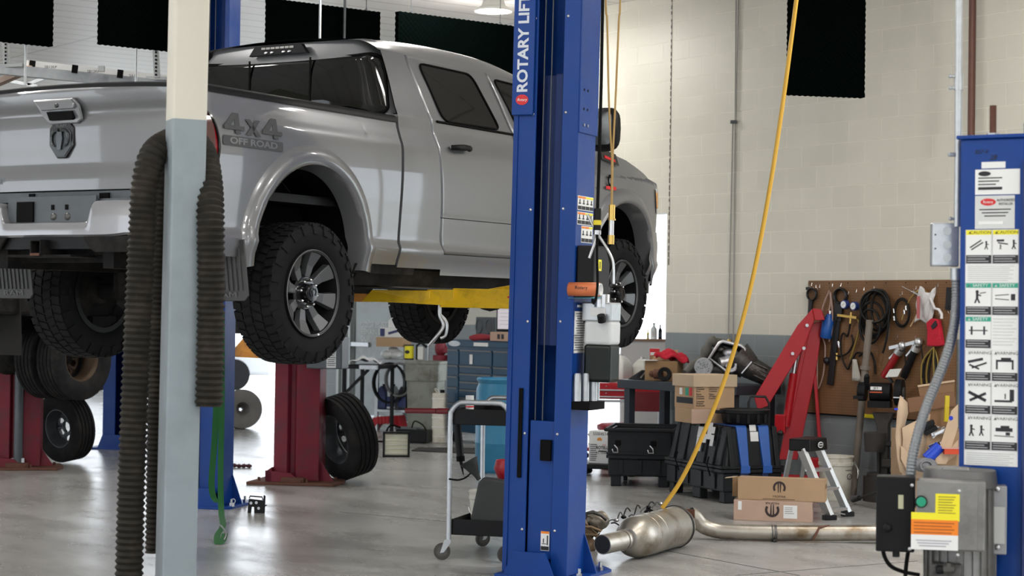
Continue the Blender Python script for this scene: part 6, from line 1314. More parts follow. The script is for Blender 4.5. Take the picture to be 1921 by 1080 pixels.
# ---- workbench with the gearbox
RB = WANG; wo = Wp(Wpx(1158, 700, .66)[0], 0, .66); wbY = wo.y; BL = 1.75
wb_ = thing('workbench', 'dark grey steel workbench carrying the open gearbox and red rag', 'workbench', wo, RB); zt_ = pz(711, 1160, wbY)
MB().box((BL / 2, .30, zt_ - .045), (BL, .60, .09)).build('bench_top', bench, wb_, bev=.006)
for x, y in ((.13, .06), (.13, .54), (BL - .1, .06), (BL - .1, .54)): MB().box((x, y, (zt_ - .09) / 2), (.08, .08, zt_ - .09)).build('leg', bench, wb_, bev=.004)
MB().box((BL / 2, .3, .25), (BL - .15, .5, .03)).build('under_shelf', bench, wb_)
WB = fr(wo, RB)
def wl(x, y, z=0.0): return WB @ Vector((x, y, zt_ + z))
def onbench(px, off=.36): return Wpx(px, 700, off)[0] - Wpx(1158, 700, .66)[0]      # local x on the bench for a pixel column
gx = thing('gearbox_casing', 'opened transmission casing with silver rim and dark housing on the bench', 'gearbox', wl(onbench(1362, .44), .22), rad(-14)); GI = fr(wl(onbench(1362, .44), .22), rad(-14)).inverted(); Yx = Vector(gx.location).y
def gp(x, y, d=0.0): return GI @ P(x, y, Yx + d)
rim = [(1330, 672), (1349, 643), (1356, 640), (1390, 648), (1397, 654), (1397, 661), (1378, 694), (1373, 696), (1362, 695)]
casting = mat('bright_casting', (.62, .62, .64), .35, .7, var=.3, vs=30, bump=.3)
MB().tube([gp(*p, -.12) for p in rim], .016, 8, closed=True).build('casing_rim', casting, gx, smooth=50)
cc = Vector((0, 0, 0)); vs = [gp(*p, -.11) for p in rim]; inn = [gp(*(1362 + (p[0] - 1362) * .7, 670 + (p[1] - 670) * .7), .10) for p in rim]; n = len(rim)
MB().add([tuple(v) for v in vs + inn], [(i, (i + 1) % n, n + (i + 1) % n, n + i) for i in range(n)] + [tuple(range(n, 2 * n))]).build('casing_bowl', oilm, gx)
mb = MB().cyl(gp(1345, 672, -.05), gp(1362, 650, -.04), .05, 14); MB().cyl(gp(1350, 680, -.10), gp(1385, 672, -.06), .05, 16).build('inner_shaft', casting, gx, smooth=40); MB().sphere(tuple(gp(1370, 662, -.07)), .06, 12, (1.3, 1, .7)).build('inner_hub', casting, gx, smooth=50); MB().lathe([(.035, -.02), (.055, -.02), (.055, .02), (.035, .02)], 20, 'y', c=tuple(gp(1372, 684, -.12)), closed=True).build('bearing_ring', casting, gx, smooth=40); MB().sphere(tuple(gp(1352, 655, -.03)), .05, 10, (1, 1, .6)).build('inner_lug', oilm, gx, smooth=50)
MB().cyl(gp(1380, 668, 0), gp(1405, 690, -.02), .17, 24, .13).cyl(gp(1400, 686, -.02), gp(1452, 712, -.04), .115, 20, .09).cyl(gp(1330, 690, .05), gp(1375, 696, .04), .09, 16).build('dark_housing', oilm, gx, smooth=35)
for k in range(4): MB().cyl(gp(1404 + 3 * k, 676 + 9 * k, -.11), gp(1440 + 2 * k, 692 + 9 * k, -.13), .012, 8).build('housing_rib', oilm, gx, smooth=50)
MB().tube([gp(1391, 700, -.15), gp(1404, 685, -.15), gp(1410, 678, -.15)], .008, 6).build('shift_lever', steel, gx)
pl_ = gp(1320, 688, -.14); MB().lathe([(0, -.015), (.085, -.015), (.09, -.01), (.09, .01), (.085, .015), (0, .015)], 28, 'y', c=tuple(pl_)).build('valve_plate', mat('speckled_plate', (.36, .37, .38), .45, .4, var=.5, vs=60), gx, smooth=35)
for k in range(22): q = random.uniform(0, 6.28); r_ = random.uniform(.01, .075); MB().cyl(pl_ + Vector((r_ * cos(q), -.016, r_ * sin(q))), pl_ + Vector((r_ * cos(q), -.0175, r_ * sin(q))), .0045, 6).build('plate_hole', ink, gx)
MB().tube(smooth_path([gp(1342, 640, .12), gp(1330, 645, .10), gp(1323, 665, .08), (gp(1305, 685, .06)), gp(1285, 700, 0)], 5), [.05 + .012 * sin(i * .9) for i in range(21)], 12).tube(smooth_path([gp(1330, 640, .12), gp(1345, 640, .12), gp(1358, 642, .10)], 4), .035, 10).build('bell_arm', mat('cast_brownish', (.10, .095, .085), .6, .3, var=.3), gx, smooth=50)
# things on the left half of the bench
bt_ = thing('stamped_bracket', 'black stamped steel brackets heaped at the bench front edge', 'bracket', wl(.16, .12), rad(-18))
MB().prism([(-.10, .0), (.05, .10), (.26, .10), (.30, .0)], .02, .05, 'xz').build('bracket_plate', iron, bt_, bev=.006)
for k in range(5): MB().bar((.0 + k * .05, -.02, .02), (.06 + k * .04, .0, .085), .012, .012).build('bracket_rib', steel if k % 2 else iron, bt_)
hy = thing('pump_pulley', 'greasy black pulley and pump lying on the bench beside the carton', 'pump', wl(onbench(1247, .56), .10, .072), rad(-14)); MB().lathe([(.03, -.03), (.065, -.035), (.072, 0), (.065, .035), (.03, .03)], 24, 'y').build('pulley', blackp, hy, smooth=40); MB().cyl((-.11, .03, -.0), (-.03, .02, .0), .05, 14).sphere((-.13, .02, .0), .035, 8).build('pump_body', rust, hy, smooth=40)
cx_ = thing('brown_carton', 'brown carton with an opened flap under the red rag', 'box', wl(onbench(1246, .40), .26), rad(-20)); MB().box((0, 0, .10), (.34, .24, .20)).build('carton', cardd, cx_, bev=.003); MB().prism([(-.16, .0), (.14, .0), (.10, .12), (-.12, .09)], -.003, .003, 'xz').build('flap', card, cx_, loc=(0, .1, .2), rot=(rad(-20), 0, 0)); MB().prism([(-.2, .0), (.02, .0), (-.02, .004)], -.1, .1, 'xz').build('white_flyer', labelw, cx_, loc=(-.05, -.08, .203))
rg_ = MB().grid(lambda u, v: (-.16 + .34 * u, -.10 + .22 * v, .045 + .07 * math.sin(pi * u) ** .7 * math.sin(pi * v) ** .5 + .016 * sin(13 * u + 5 * v) + .012 * sin(21 * v - 9 * u) - .05 * u), 26, 20)
tag(rg_.build('red_shop_towel', redr, smooth=180, solid=.008, loc=wl(onbench(1258, .38), .28, .205), rot=(0, 0, rad(-10))), 'crumpled bright red shop towel on top of the brown carton', 'towel')
tag(MB().cyl((0, 0, 0), (0, 0, .13), .05, 18).build('tin_can', labelw, smooth=40, loc=wl(onbench(1277, .2), .46, .0) + Vector((0, 0, .10))), 'white tin can half hidden behind the red towel', 'can')
def jug(label, loc, sc_=1.0, m=whitep):
    t_ = thing('washer_fluid_jug', label, 'jug', loc, RB + rad(10), 'white fluid jugs')
    t_['group'] = 'white fluid jugs on the red cart'
    rings = []
    for z, a_, b_ in ((0, .135, .10), (.015, .15, .115), (.17, .15, .115), (.21, .13, .10), (.255, .07, .06), (.27, .045, .045)): rings.append([Vector((p[0] * sc_, p[1] * sc_, z * sc_)) for p in (lambda o_: o_ + o_[:1])(rrect(a_ * 1.25, b_ * 1.4, .02, 3))])
    MB().patch(rings, flip=True).build('jug_body', m, t_, smooth=60); MB().cyl((0, 0, .265 * sc_), (0, 0, .29 * sc_), .022, 14).build('jug_cap', labelw, t_, smooth=40); MB().tube([(.05, 0, .15 * sc_), (.085, 0, .2 * sc_), (.05, 0, .26 * sc_)], .012, 8).build('jug_handle', m, t_, smooth=60); MB().lathe([(.010, -.002), (.014, -.002)], 16, 'y', c=(.0, -.085 * sc_, .1)).build('jug_mark', greyd, t_)
# ---- red tool cart left of the bench
rcY = 21.2; ro = P(1092, 700, rcY); ro.z = 0; zr = pz(718, 1140, rcY)
rc_ = thing('red_tool_cart', 'red rolling tool cart with two drawers left of the grey workbench', 'tool cart', ro, rad(-6))
MB().box((.44, .25, zr - .09), (.90, .46, .18)).build('cart_body', redc, rc_, bev=.008)
for z in (zr - .05, zr - .125): d_ = MB().box((.25, .012, z), (.46, .02, .065)).build('drawer', redc, rc_, bev=.004); MB().box((.25, -.002, z - .027), (.44, .012, .012)).build('drawer_pull', steel, d_); MB().sphere((.27, -.0, z + .012), .008, 8).build('lock', steel, d_)
MB().box((.70, .012, zr - .20), (.34, .02, .22)).build('side_door', mat('dark_red_panel', (.16, .006, .01), .35), rc_, bev=.004)
for x, y in ((.02, .03), (.53, .03), (.86, .03), (.02, .47), (.86, .47)): MB().cyl((x, y, .08), (x, y, zr - .17), .014, 10).build('cart_leg', steel, rc_, smooth=50); MB().cyl((x, y - .012, .04), (x, y + .012, .04), .04, 14).build('caster', blackp, rc_, smooth=50)
MB().box((.44, .25, .14), (.88, .44, .04)).build('lower_tray', redc, rc_, bev=.005); MB().box((.25, .0, zr - .20), (.48, .03, .03)).build('silver_rail', galv, rc_)
RC_ = fr(ro, rad(-6))
jug('big white fluid jug standing on the red cart behind the brackets', RC_ @ Vector((.42, .22, zr)), 1.12); jug('big white fluid jug standing on the red cart behind the brackets', RC_ @ Vector((.66, .26, zr)), 1.0, mat('milky_plastic', (.62, .62, .56), .45))
for o_ in bpy.data.objects:
    if o_.name.startswith('washer_fluid_jug.'): o_['label'] = 'milky jug on the red cart, half behind the brackets and carton'; 
    if o_.name == 'washer_fluid_jug': o_['label'] = 'larger pure white jug on the red cart beside the oil tank'
pa = thing('part_heap', 'brass coloured scrap parts heaped on the lower tray of the red cart', 'parts', RC_ @ Vector((.28, .2, .16)), 0)
for k in range(6): MB().cyl((random.uniform(-.2, .2), random.uniform(-.1, .1), .03 + .03 * (k % 3)), (random.uniform(-.2, .2), random.uniform(-.1, .1), .06 + .02 * k), random.uniform(.02, .04), 10).build('scrap_part', oilm if k % 2 else rust, pa, smooth=40)
# shelf by the doorway with bottles
sf = thing('doorway_shelf', 'white shelf unit with a wooden top standing in the bright doorway', 'shelf', P(1166, 700, 22.4), WANG * 0)
sf.location.z = 0; zs_ = pz(636, 1235, 22.4)
MB().box((.26, .16, zs_ / 2), (.52, .3, zs_ - .05)).build('shelf_body', labelw, sf, bev=.004); MB().box((.26, .15, zs_ - .012), (.56, .34, .024)).build('wood_top', mat('plywood', (.34, .22, .14), .6), sf); MB().box((.53, -.0, zs_ * .5), (.02, .02, zs_ - .03)).build('wood_edge', mat('plywood', (.30, .19, .11)), sf)
def shl(px, z=0): q = P(px, 636, 22.42); return Vector((q.x, q.y + .05, zs_ + .001 + z))
for px, w_, h_, m, cap, nm, lab in ((1216, .03, .09, labely, labely, 'yellow_bottle', 'small yellow bottle on the wooden shelf top'), (1227, .075, .17, clearp, labelw, 'fluid_bottle', 'clear bottle with a white label in the middle of the shelf top'), (1239, .045, .15, blackp, blackp, 'dark_bottle', 'slim black bottle at the right end of the shelf top')):
    t_ = thing(nm, lab, 'bottle', shl(px), 0); MB().lathe([(0, 0), (w_ * .5, 0), (w_ * .52, .01), (w_ * .5, h_ * .7), (w_ * .2, h_ * .88), (w_ * .2, h_), (0, h_)], 20).build('bottle_body', m, t_, smooth=40); MB().cyl((0, 0, h_), (0, 0, h_ + .02), w_ * .22, 12).build('bottle_cap', cap, t_, smooth=40); MB().box((0, -w_ * .52, h_ * .35), (w_ * .6, .003, h_ * .4)).build('bottle_label', labelw if m is not blackp else greyd, t_)
t_ = thing('red_label_box', 'small bright red box with white label behind the brown carton on the workbench', 'box', wl(onbench(1236, .08), .52, .0), rad(-10)); t_.location.z += .0; MB().box((0, .0, .12), (.10, .06, .24)).build('lower_box', cardd, t_); t_.location.z += .24; t_.children[0].location.z = -.24; MB().box((0, 0, .035), (.10, .06, .075)).build('carton', labelr, t_, bev=.002); MB().box((-.015, -.032, .02), (.055, .003, .03)).build('box_label', labelw, t_)
# rotella style oil carton on a dolly
dl = thing('creeper_dolly', 'low black dolly with small casters under the oil carton', 'dolly', G(1118, 893), rad(-12)); MB().box((.03, .14, .10), (.40, .36, .05)).build('deck', blackp, dl, bev=.01)
for x, y in ((-.12, .02), (.16, .02), (-.12, .28), (.16, .28)): MB().cyl((x, y - .012, .037), (x, y + .012, .037), .036, 16).build('caster', rubber, dl, smooth=40); MB().box((x, y, .07), (.03, .035, .02)).build('caster_plate', galv, dl)
DLM = fr(G(1118, 893), rad(-12)); 
ob = thing('oil_carton', 'white oil carton with black print standing on the low dolly', 'box', DLM @ Vector((-.02, .12, .125)), rad(-20)); OW, OH = .25, .33
MB().box((.05, .08, OH / 2), (OW, .2, OH)).build('carton', labelw, ob, bev=.003)
yo = -.0215
text('carton_number', '55004534', .045, Matrix.Translation((.05, yo, OH - .03)), ink, ob, ax=.9); text('brand_word', 'Shell', .02, Matrix.Translation((.09, yo, OH - .14)), labelr, ob); text('brand_word', 'ROTELLA', .043, Matrix.Translation((.08, yo, OH - .17)), ink, ob, ax=.85, off=.0015); text('grade_text', 'T5 15W-40', .032, Matrix.Translation((.08, yo, OH - .225)), ink, ob); MB().prism([(.04 + .028 * cos(rad(a)) * (1 if a % 40 else .85), OH - .09 + .025 * sin(rad(a))) for a in range(-20, 201, 20)], yo - .001, yo + .001, 'xz').build('shell_mark', mat('mark_orange', (.75, .28, .02)), ob)
mb = MB(); lines(mb, -.06, .02, .02, .2, 9, yo); mb.build('carton_print', ink, ob); MB().box((.09, yo, OH - .205), (.12, .001, .014)).build('grade_bar', ink, ob)
# red plastic barrel
bl = thing('red_barrel', 'dark red plastic barrel with lid behind the open black tub', 'barrel', G(1162, 880), 0)
MB().lathe([(0, 0), (.19, 0), (.21, .03), (.23, .42), (.245, .43), (.245, .47), (.22, .48), (.20, .49), (0, .495)], 36).build('barrel_body', mat('barrel_red', (.28, .01, .02), .4), bl, smooth=35)
# ---- shipping crates
def crate(label, o_, rz, Lx, Ly, open_top, stripes):
    t = thing('shipping_crate', label, 'crate', o_, rz); zb_ = .30
    # feet and lower tub (local: corner at the origin, x right, y back)
    for i, (x, y, w1, w2) in enumerate(((.0, .0, .14, .14), (Lx - .14, 0, .14, .14), (0, Ly - .14, .14, .14), (Lx - .14, Ly - .14, .14, .14), (.0, Ly / 2 - .1, .12, .2), (Lx - .12, Ly / 2 - .1, .12, .2))):
        MB().prism([(x + .02, y + .02), (x + w1 - .02, y + .02), (x + w1 - .02, y + w2 - .02), (x + .02, y + w2 - .02)], 0, .13).build('foot', cratem, t, bev=.01)
    MB().prism([(0, 0), (Lx, 0), (Lx, Ly), (0, Ly)], .10, zb_ - .03).build('lower_tub', cratem, t, bev=.012)
    for k in range(4): MB().box((-.006, Ly * (.15 + .23 * k), .19), (.014, .05, .14)).build('tub_rib', cratem, t, bev=.004)
    for k in range(3): MB().box((Lx * (.2 + .3 * k), -.006, .19), (.05, .014, .14)).build('tub_rib', cratem, t, bev=.004)
    e = .025
    MB().prism(rrect(Lx + 2 * e, Ly + 2 * e, .04, 3, Lx / 2, Ly / 2), zb_ - .03, zb_).prism(rrect(Lx + 2 * e, Ly + 2 * e, .04, 3, Lx / 2, Ly / 2), zb_ + .006, zb_ + .03).build('rim_flange', cratem, t, bev=.004)
    return t, zb_
cB = G(1357, 945) ; cB_r = math.atan2(.36, .93); LX, LY, HT = .58, 1.15, .67
cb, zb_ = crate('closed black engine crate with two bright blue stripes and white shipping labels', cB, cB_r, LX, LY, False, True)
ins = .07
def lidp(x, y, z): k = (z - zb_) / (HT - zb_); return (x + (ins * k if x < LX / 2 else -ins * k), y + (ins * k if y < LY / 2 else -ins * k), z)
mb = MB(); b4 = [(0, 0), (LX, 0), (LX, LY), (0, LY)]
mb.add([lidp(x, y, zb_ + .02) for x, y in b4] + [lidp(x, y, HT) for x, y in b4], [(4, 5, 6, 7), (0, 1, 5, 4), (1, 2, 6, 5), (2, 3, 7, 6), (3, 0, 4, 7)]); mb.build('lid', cratem, cb, bev=.03, seg=3)
def rib_y(y0, w_, m, nm='lid_rib', d=.018):     # rib on the left (x = 0) face
    a, b = y0 - w_ / 2, y0 + w_ / 2; v = []
    for z in (zb_ + .03, HT + .004): k = (z - zb_) / (HT - zb_); x = ins * k; v += [(x - d * (1 if z < HT else .4), a, z), (x - d * (1 if z < HT else .4), b, z), (x + .02, b, z), (x + .02, a, z)]
    MB().add(v, [(3, 2, 1, 0), (4, 5, 6, 7), (0, 1, 5, 4), (1, 2, 6, 5), (2, 3, 7, 6), (3, 0, 4, 7)]).build(nm, m, cb, bev=.006)
def rib_x(x0, w_, m, nm='lid_rib', d=.03, taper=1.0):
    v = []
    for z in (zb_ + .005, HT + .004): k = (z - zb_) / (HT - zb_); y = ins * k; ww = w_ / 2 * (taper if z < HT else 1.0); dd = d if z < HT else d * .4; v += [(x0 - ww, y - dd, z), (x0 + ww, y - dd, z), (x0 + ww, y + .02, z), (x0 - ww, y + .02, z)]
    return MB().add(v, [(3, 2, 1, 0), (4, 5, 6, 7), (0, 1, 5, 4), (1, 2, 6, 5), (2, 3, 7, 6), (3, 0, 4, 7)]).build(nm, m, cb, bev=.006)
for y in (.10, .24, .42, .62, .82, 1.02): rib_y(y, .07 if y != .10 else .09, cratem)
bst = mat('stripe_blue', (.02, .10, .40), .35, var=.1)
for x0 in (.20, .42): rib_x(x0, .105, bst, 'blue_stripe', .034, .72); MB().prism([(x0 - .052, ins - .002), (x0 + .052, ins - .002), (x0 + .052, LY - ins), (x0 - .052, LY - ins)], HT, HT + .012).build('blue_stripe_top', bst, cb, bev=.004); MB().box((x0, -.028, zb_ + .0), (.09, .008, .065)).build('blue_stripe_foot', bst, cb); MB().box((x0, -.003, .2), (.08, .012, .18)).build('blue_tub_panel', mat('stripe_blue_dk', (.008, .03, .13), .4), cb)
for x0 in (.08, .53): rib_x(x0, .05, cratem)
for y, z, w_, h_ in ((.50, .60, .11, .10), (.50, .49, .10, .12), (.33, .62, .08, .15), (.27, .63, .07, .06), (.26, .54, .06, .10), (.40, .55, .06, .08)):
    k = (z - zb_) / (HT - zb_); MB().box((0, 0, 0), (.002, w_, h_)).build('shipping_label', labelw, cb, loc=(ins * k - .034, y, z), rot=(0, math.atan2(ins, HT - zb_), 0))
for x, z, w_, h_ in ((.315, .66, .065, .055), (.325, .585, .08, .085)):
    k = (z - zb_) / (HT - zb_); MB().box((0, 0, 0), (w_, .002, h_)).box((0, -.0015, 0), (w_ * .6, .001, h_ * .12)).build('shipping_label', labelw, cb, loc=(x, ins * k - .004, z), rot=(-math.atan2(ins, HT - zb_), 0, rad(0)))
for y in (.22, .85): MB().tube([(-.035, y, zb_ + .10), (-.055, y, zb_ + .03), (-.04, y - .02, zb_ - .04), (-.03, y - .02, zb_ - .07)], .008, 6).build('rubber_latch', blackm, cb, smooth=50)
CBM = fr(cB, cB_r)
cA = G(1141, 912); cA.y += .02; ca, zb_a = crate('open black engine tub with wire latches beside the striped crate', cA, rad(-9), .60, .80, True, False)
mb = MB(); 
for (x0, y0), (x1, y1) in (((0, 0), (.6, 0)), ((.6, 0), (.6, .8)), ((.6, .8), (0, .8)), ((0, .8), (0, 0))): mb.bar((x0, y0, .415), (x1, y1, .415), .02, .25)
mb.build('tub_wall', cratem, ca, bev=.004); MB().tube([(-.03, -.03, .545), (.63, -.03, .545), (.63, .83, .545), (-.03, .83, .545)], .018, 8, closed=True).build('tub_lip', cratem, ca, smooth=40)
for x in (.06, .40): MB().tube([(x, -.04, .40), (x + .03, -.045, .37), (x + .035, -.045, .33), (x - .01, -.045, .33), (x - .02, -.04, .36)], .006, 6).build('wire_latch', steel, ca, smooth=50); MB().box((x + .03, -.02, .42), (.05, .02, .05)).build('latch_plate', blackm, ca)
# boxes on the striped crate
def onB(x, y, z=0.0): return CBM @ Vector((x, y, HT + .012 + z))
bxp = P(1305, 793, 16.75); loB = CBM.inverted() @ bxp
BZ = rad(24)
bx = thing('parts_carton', 'lower brown carton with a dark band on the striped crate', 'box', onB(.26, .62), BZ)
bx.location = onB(.08, .46)
MB().box((.0, .14, .065), (.34, .36, .13)).build('carton', card, bx, bev=.003); MB().box((-.10, -.043, .065), (.20, .004, .13)).build('side_panel', cardp, bx)
b5 = thing('lidded_carton', 'tall brown carton with pale lid and printed words stacked on the lower carton', 'box', onB(.09, .49, .131), BZ)
W5, D5, H5 = .42, .36, .30
MB().box((W5 / 2 - .17, D5 / 2 - .04, H5 / 2 - .02), (W5, D5, H5 - .04)).build('carton', card, b5, bev=.003); MB().box((W5 / 2 - .17, D5 / 2 - .04, H5 - .05), (W5 + .035, D5 + .035, .11)).build('carton_lid', mat('pale_lid', (.50, .38, .26), .8, var=.06), b5, bev=.004)
fy = -.0425; x5 = -.17
for i, (s_, xx) in enumerate((('Genuine\nCummins\nParts', .03), ('Genuine\nCummins', .17), )):
    pass
for i, s_ in enumerate(('Genuine', 'Cummins', 'Parts', 'Pieces', 'Genuinas', 'Cummins', 'Cummins', 'Original', 'Ersatzteile')): text('carton_words', s_, .022, Matrix.Translation((x5 + .02, fy, .195 - .019 * i - .008 * (i // 3))), ink, b5, align='LEFT', ax=1.0)
for i, s_ in enumerate(('Repuestos', 'Genuinos', 'Cummins', 'Pieces', "d'Origine", 'Cummins')): text('carton_words', s_, .022, Matrix.Translation((x5 + .15, fy, .195 - .019 * i - .008 * (i // 3))), ink, b5, align='LEFT')
xs_ = x5 - .002
for y, z, w_, h_, m in ((.09, .15, .055, .07, labelg), (.02, .15, .05, .075, labelr), (.20, .15, .05, .06, labelw), (.13, .07, .30, .055, ink)): MB().box((xs_, y + .0, z), (.002, w_, h_)).build('side_mark', m, b5)
dp = thing('drain_pan', 'round black oil drain pan with side spouts on the striped crate', 'pan', onB(.33, .24), cB_r)
MB().lathe([(0, .01), (.19, .01), (.20, .02), (.215, .10), (.225, .105), (.225, .135), (.20, .14), (.19, .125), (0, .11)], 40).build('pan_body', blackp, dp, smooth=35); MB().box((-.24, .0, .115), (.10, .06, .03)).build('pan_spout', blackp, dp, bev=.008)
for k in range(6): MB().box((.21 * cos(rad(200 + k * 25)), .21 * sin(rad(200 + k * 25)), .06), (.03, .03, .08)).build('pan_rib', blackp, dp, bev=.006)
wr = thing('wire_bundle', 'bundle of black cable lying at the right end of the striped crate', 'cable', onB(.50, .42), 0)
for k in range(4): MB().tube([(.09 * cos(q) * (1 - .1 * k), .07 * sin(q), .012 + .016 * k + .01 * sin(2 * q + k)) for q in [2 * pi * j / 18 for j in range(18)]], .007, 6, closed=True).build('cable_turn', blackm, wr, smooth=50)
# ---- long parts cartons on the floor
def mlogo(mb, cx_, cz, r_, y, flip=1):
    a0, a1 = -35, 215; n = 20; o_ = [(cx_ + r_ * cos(rad(a0 + (a1 - a0) * k / n)), cz + flip * r_ * sin(rad(a0 + (a1 - a0) * k / n))) for k in range(n + 1)] + [(cx_ + .66 * r_ * cos(rad(a1 - (a1 - a0) * k / n)), cz + flip * .66 * r_ * sin(rad(a1 - (a1 - a0) * k / n))) for k in range(n + 1)]
    mb.prism(o_ if flip > 0 else o_[::-1], y - .0008, y, 'xz')
    for sx in (-1, 1): q = [(cx_ + sx * .06 * r_, cz + flip * .66 * r_), (cx_ + sx * .30 * r_, cz + flip * .62 * r_), (cx_ + sx * .22 * r_, cz - flip * .75 * r_), (cx_ + sx * .10 * r_, cz - flip * .75 * r_)]; mb.prism(q, y - .0008, y, 'xz')
    return mb
inkb = mat('carton_ink', (.035, .022, .02), .7)
lA = G(1371, 979); lB = G(1533, 1000); 
p1 = thing('long_carton', 'lower long pinkish carton with upside down logo and white label behind the exhaust pipe', 'box', G(1376, 975), rad(-11)); L1, h1 = .63, .165
MB().box((L1 / 2, .12, h1 / 2), (L1, .24, h1)).build('carton', cardp, p1, bev=.003); mlogo(MB(), .31, h1 * .55, .058, -.0005, -1).build('printed_logo', inkb, p1); text('printed_word', 'MOPAR', .026, Matrix.Translation((.31, -.001, h1 - .018)) @ Matrix.Rotation(pi, 4, 'Y'), inkb, p1, ax=1.3)
MB().box((.455, -.001, .08), (.11, .002, .105)).build('address_label', labelw, p1); mb = MB(); lines(mb, .41, .49, .06, .12, 4, -.0025, .2); mb.build('label_print', ink, p1); MB().box((.05, -.001, .12), (.03, .002, .07)).build('small_label', labelw, p1)
MB().lathe([(.016, 0), (.024, 0), (.024, .001), (.016, .001)], 20, 'x', c=(L1 + .0005, .08, .12), closed=True).build('recycle_mark', inkb, p1)
p2 = thing('long_carton', 'upper long brown carton with one open end and dark round logo', 'box', fr(G(1376, 975), rad(-11)) @ Vector((.03, .03, h1 + .001)), rad(-14)); L2, h2 = .70, .175
W2 = .20
mb = MB().box((L2 / 2, .002, h2 / 2), (L2, .004, h2)).box((L2 / 2, W2, h2 / 2), (L2, .004, h2)).box((L2 / 2, W2 / 2, .002), (L2, W2, .004)).box((L2 / 2, W2 / 2, h2), (L2, W2, .004)).box((L2 - .002, W2 / 2, h2 / 2), (.004, W2, h2)); mb.build('carton', card, p2)
MB().box((-.04, W2 / 2 - .03, h2 + .004), (.09, .10, .003)).build('flap', mat('pale_lid', (.50, .38, .26)), p2, rot=(0, rad(-8), 0)); MB().box((-.035, W2 - .002, h2 / 2), (.07, .004, h2 - .01)).build('side_flap', cardd, p2)
mlogo(MB(), .335, h2 * .60, .052, -.0005, 1).build('printed_logo', inkb, p2); text('printed_word', 'MOPAR', .024, Matrix.Translation((.335, -.001, .033)), inkb, p2, ax=1.3); MB().box((.33, -.0005, .012), (.26, .001, .004)).build('small_print', inkb, p2)
for y in (.05, .13): MB().lathe([(.014, 0), (.020, 0), (.020, .001), (.014, .001)], 20, 'x', c=(L2 + .0008, y, .12), closed=True).build('recycle_mark', inkb, p2)
# ---- step ladder
ld = G(1525, 976); LR = rad(20); la = thing('step_ladder', 'short aluminium step ladder with black top cap behind the cartons', 'ladder', ld, LR); LI = fr(ld, LR).inverted(); Yl = ld.y
def lp(x, y, d): return LI @ P(x, y, Yl + d)
f1, f2 = G(1556, 975), G(1590, 968); b1, b2 = G(1466, 950), G(1480, 938)
tF1, tF2 = P(1504, 843, f1.y + .12), P(1536, 840, f2.y + .06); tB1, tB2 = P(1485, 840, f1.y + .22), P(1512, 838, f2.y + .22)
def ll(v): return LI @ v
MB().bar(ll(f1) + Vector((0, 0, .03)), ll(tF1), .10, .035, (1, 0, 0)).build('front_rail', alum, la, bev=.003); MB().bar(ll(f2) + Vector((0, 0, .03)), ll(tF2), .09, .035, (1, 0, 0)).build('front_rail', alum, la, bev=.003)
MB().bar(ll(G(1461, 960)) + Vector((0, 0, .02)), ll(tB1), .035, .03).build('rear_rail', alum, la, bev=.003); MB().bar(ll(G(1497, 945)) + Vector((0, 0, .02)), ll(tB2), .035, .03).build('rear_rail', alum, la, bev=.003)
for u in (.12, .42, .70): MB().bar(ll(f1).lerp(ll(tF1), u), ll(f2).lerp(ll(tF2), u), .09, .022, (0, 0, 1)).build('step', alum, la, bev=.003)
MB().bar(ll(G(1461, 960)).lerp(ll(tB1), .42), ll(f1).lerp(ll(tF1), .42), .02, .02).build('spreader', alum, la); MB().bar(ll(G(1461, 960)).lerp(ll(tB1), .42), ll(G(1497, 945)).lerp(ll(tB2), .42), .02, .02).build('rear_brace', alum, la); MB().bar(ll(f1).lerp(ll(tF1), .14), ll(f2).lerp(ll(tF2), .02), .02, .012).build('foot_brace', alum, la)
tc0 = [P(1479, 845, f1.y + .16), P(1519, 846, f1.y + .05), P(1553, 841, f2.y + .03), P(1516, 838, f2.y + .22)]; tc0 = [ll(v) for v in tc0]; zz = tc0[0].z
MB().add([(v.x, v.y, zz - .0) for v in tc0] + [(v.x * .97 + .0, v.y, zz + .10) for v in tc0], [(0, 1, 2, 3), (7, 6, 5, 4), (0, 4, 5, 1), (1, 5, 6, 2), (2, 6, 7, 3), (3, 7, 4, 0)]).build('top_cap', blackp, la, bev=.01)
nrm = (tc0[2] - tc0[1]); mid = (tc0[1] + tc0[2]) / 2; mid.z = zz + .05
Mf = frame(mid + Vector((0, -.0, 0)), (nrm.x, nrm.y, 0)); 
on_ = Vector((nrm.y, -nrm.x, 0)).normalized() * .014
Mf = frame(mid + on_ * 1.0, (nrm.x, nrm.y, 0)); MB().m(Mf).prism(oval(.10, .05, 0, 0, 0), -.003, 0, 'xz').build('oval_badge', labelw, la); MB().m(Mf).prism(oval(.085, .036, 0, 0, 0), -.0045, -.003, 'xz').build('badge_field', blackp, la); text('badge_word', 'WERNER', .018, Mf @ Matrix.Translation((0, -.005, 0)), labelw, la)
for v, w__ in ((f1, .11), (f2, .10)): MB().box((0, 0, .02), (w__, .06, .04)).build('rubber_foot', blackp, la, bev=.006, loc=ll(v))
MB().bar(ll(f1).lerp(ll(tF1), .40) + Vector((0, -.025, 0)), ll(f1).lerp(ll(tF1), .45) + Vector((0, -.025, 0)), .07, .004, (1, 0, 0)).build('red_sticker', labelr, la); MB().bar(ll(f1).lerp(ll(tF1), .06) + Vector((0, -.027, 0)), ll(f1).lerp(ll(tF1), .22) + Vector((0, -.027, 0)), .06, .004, (1, 0, 0)).build('paper_sticker', labelw, la)
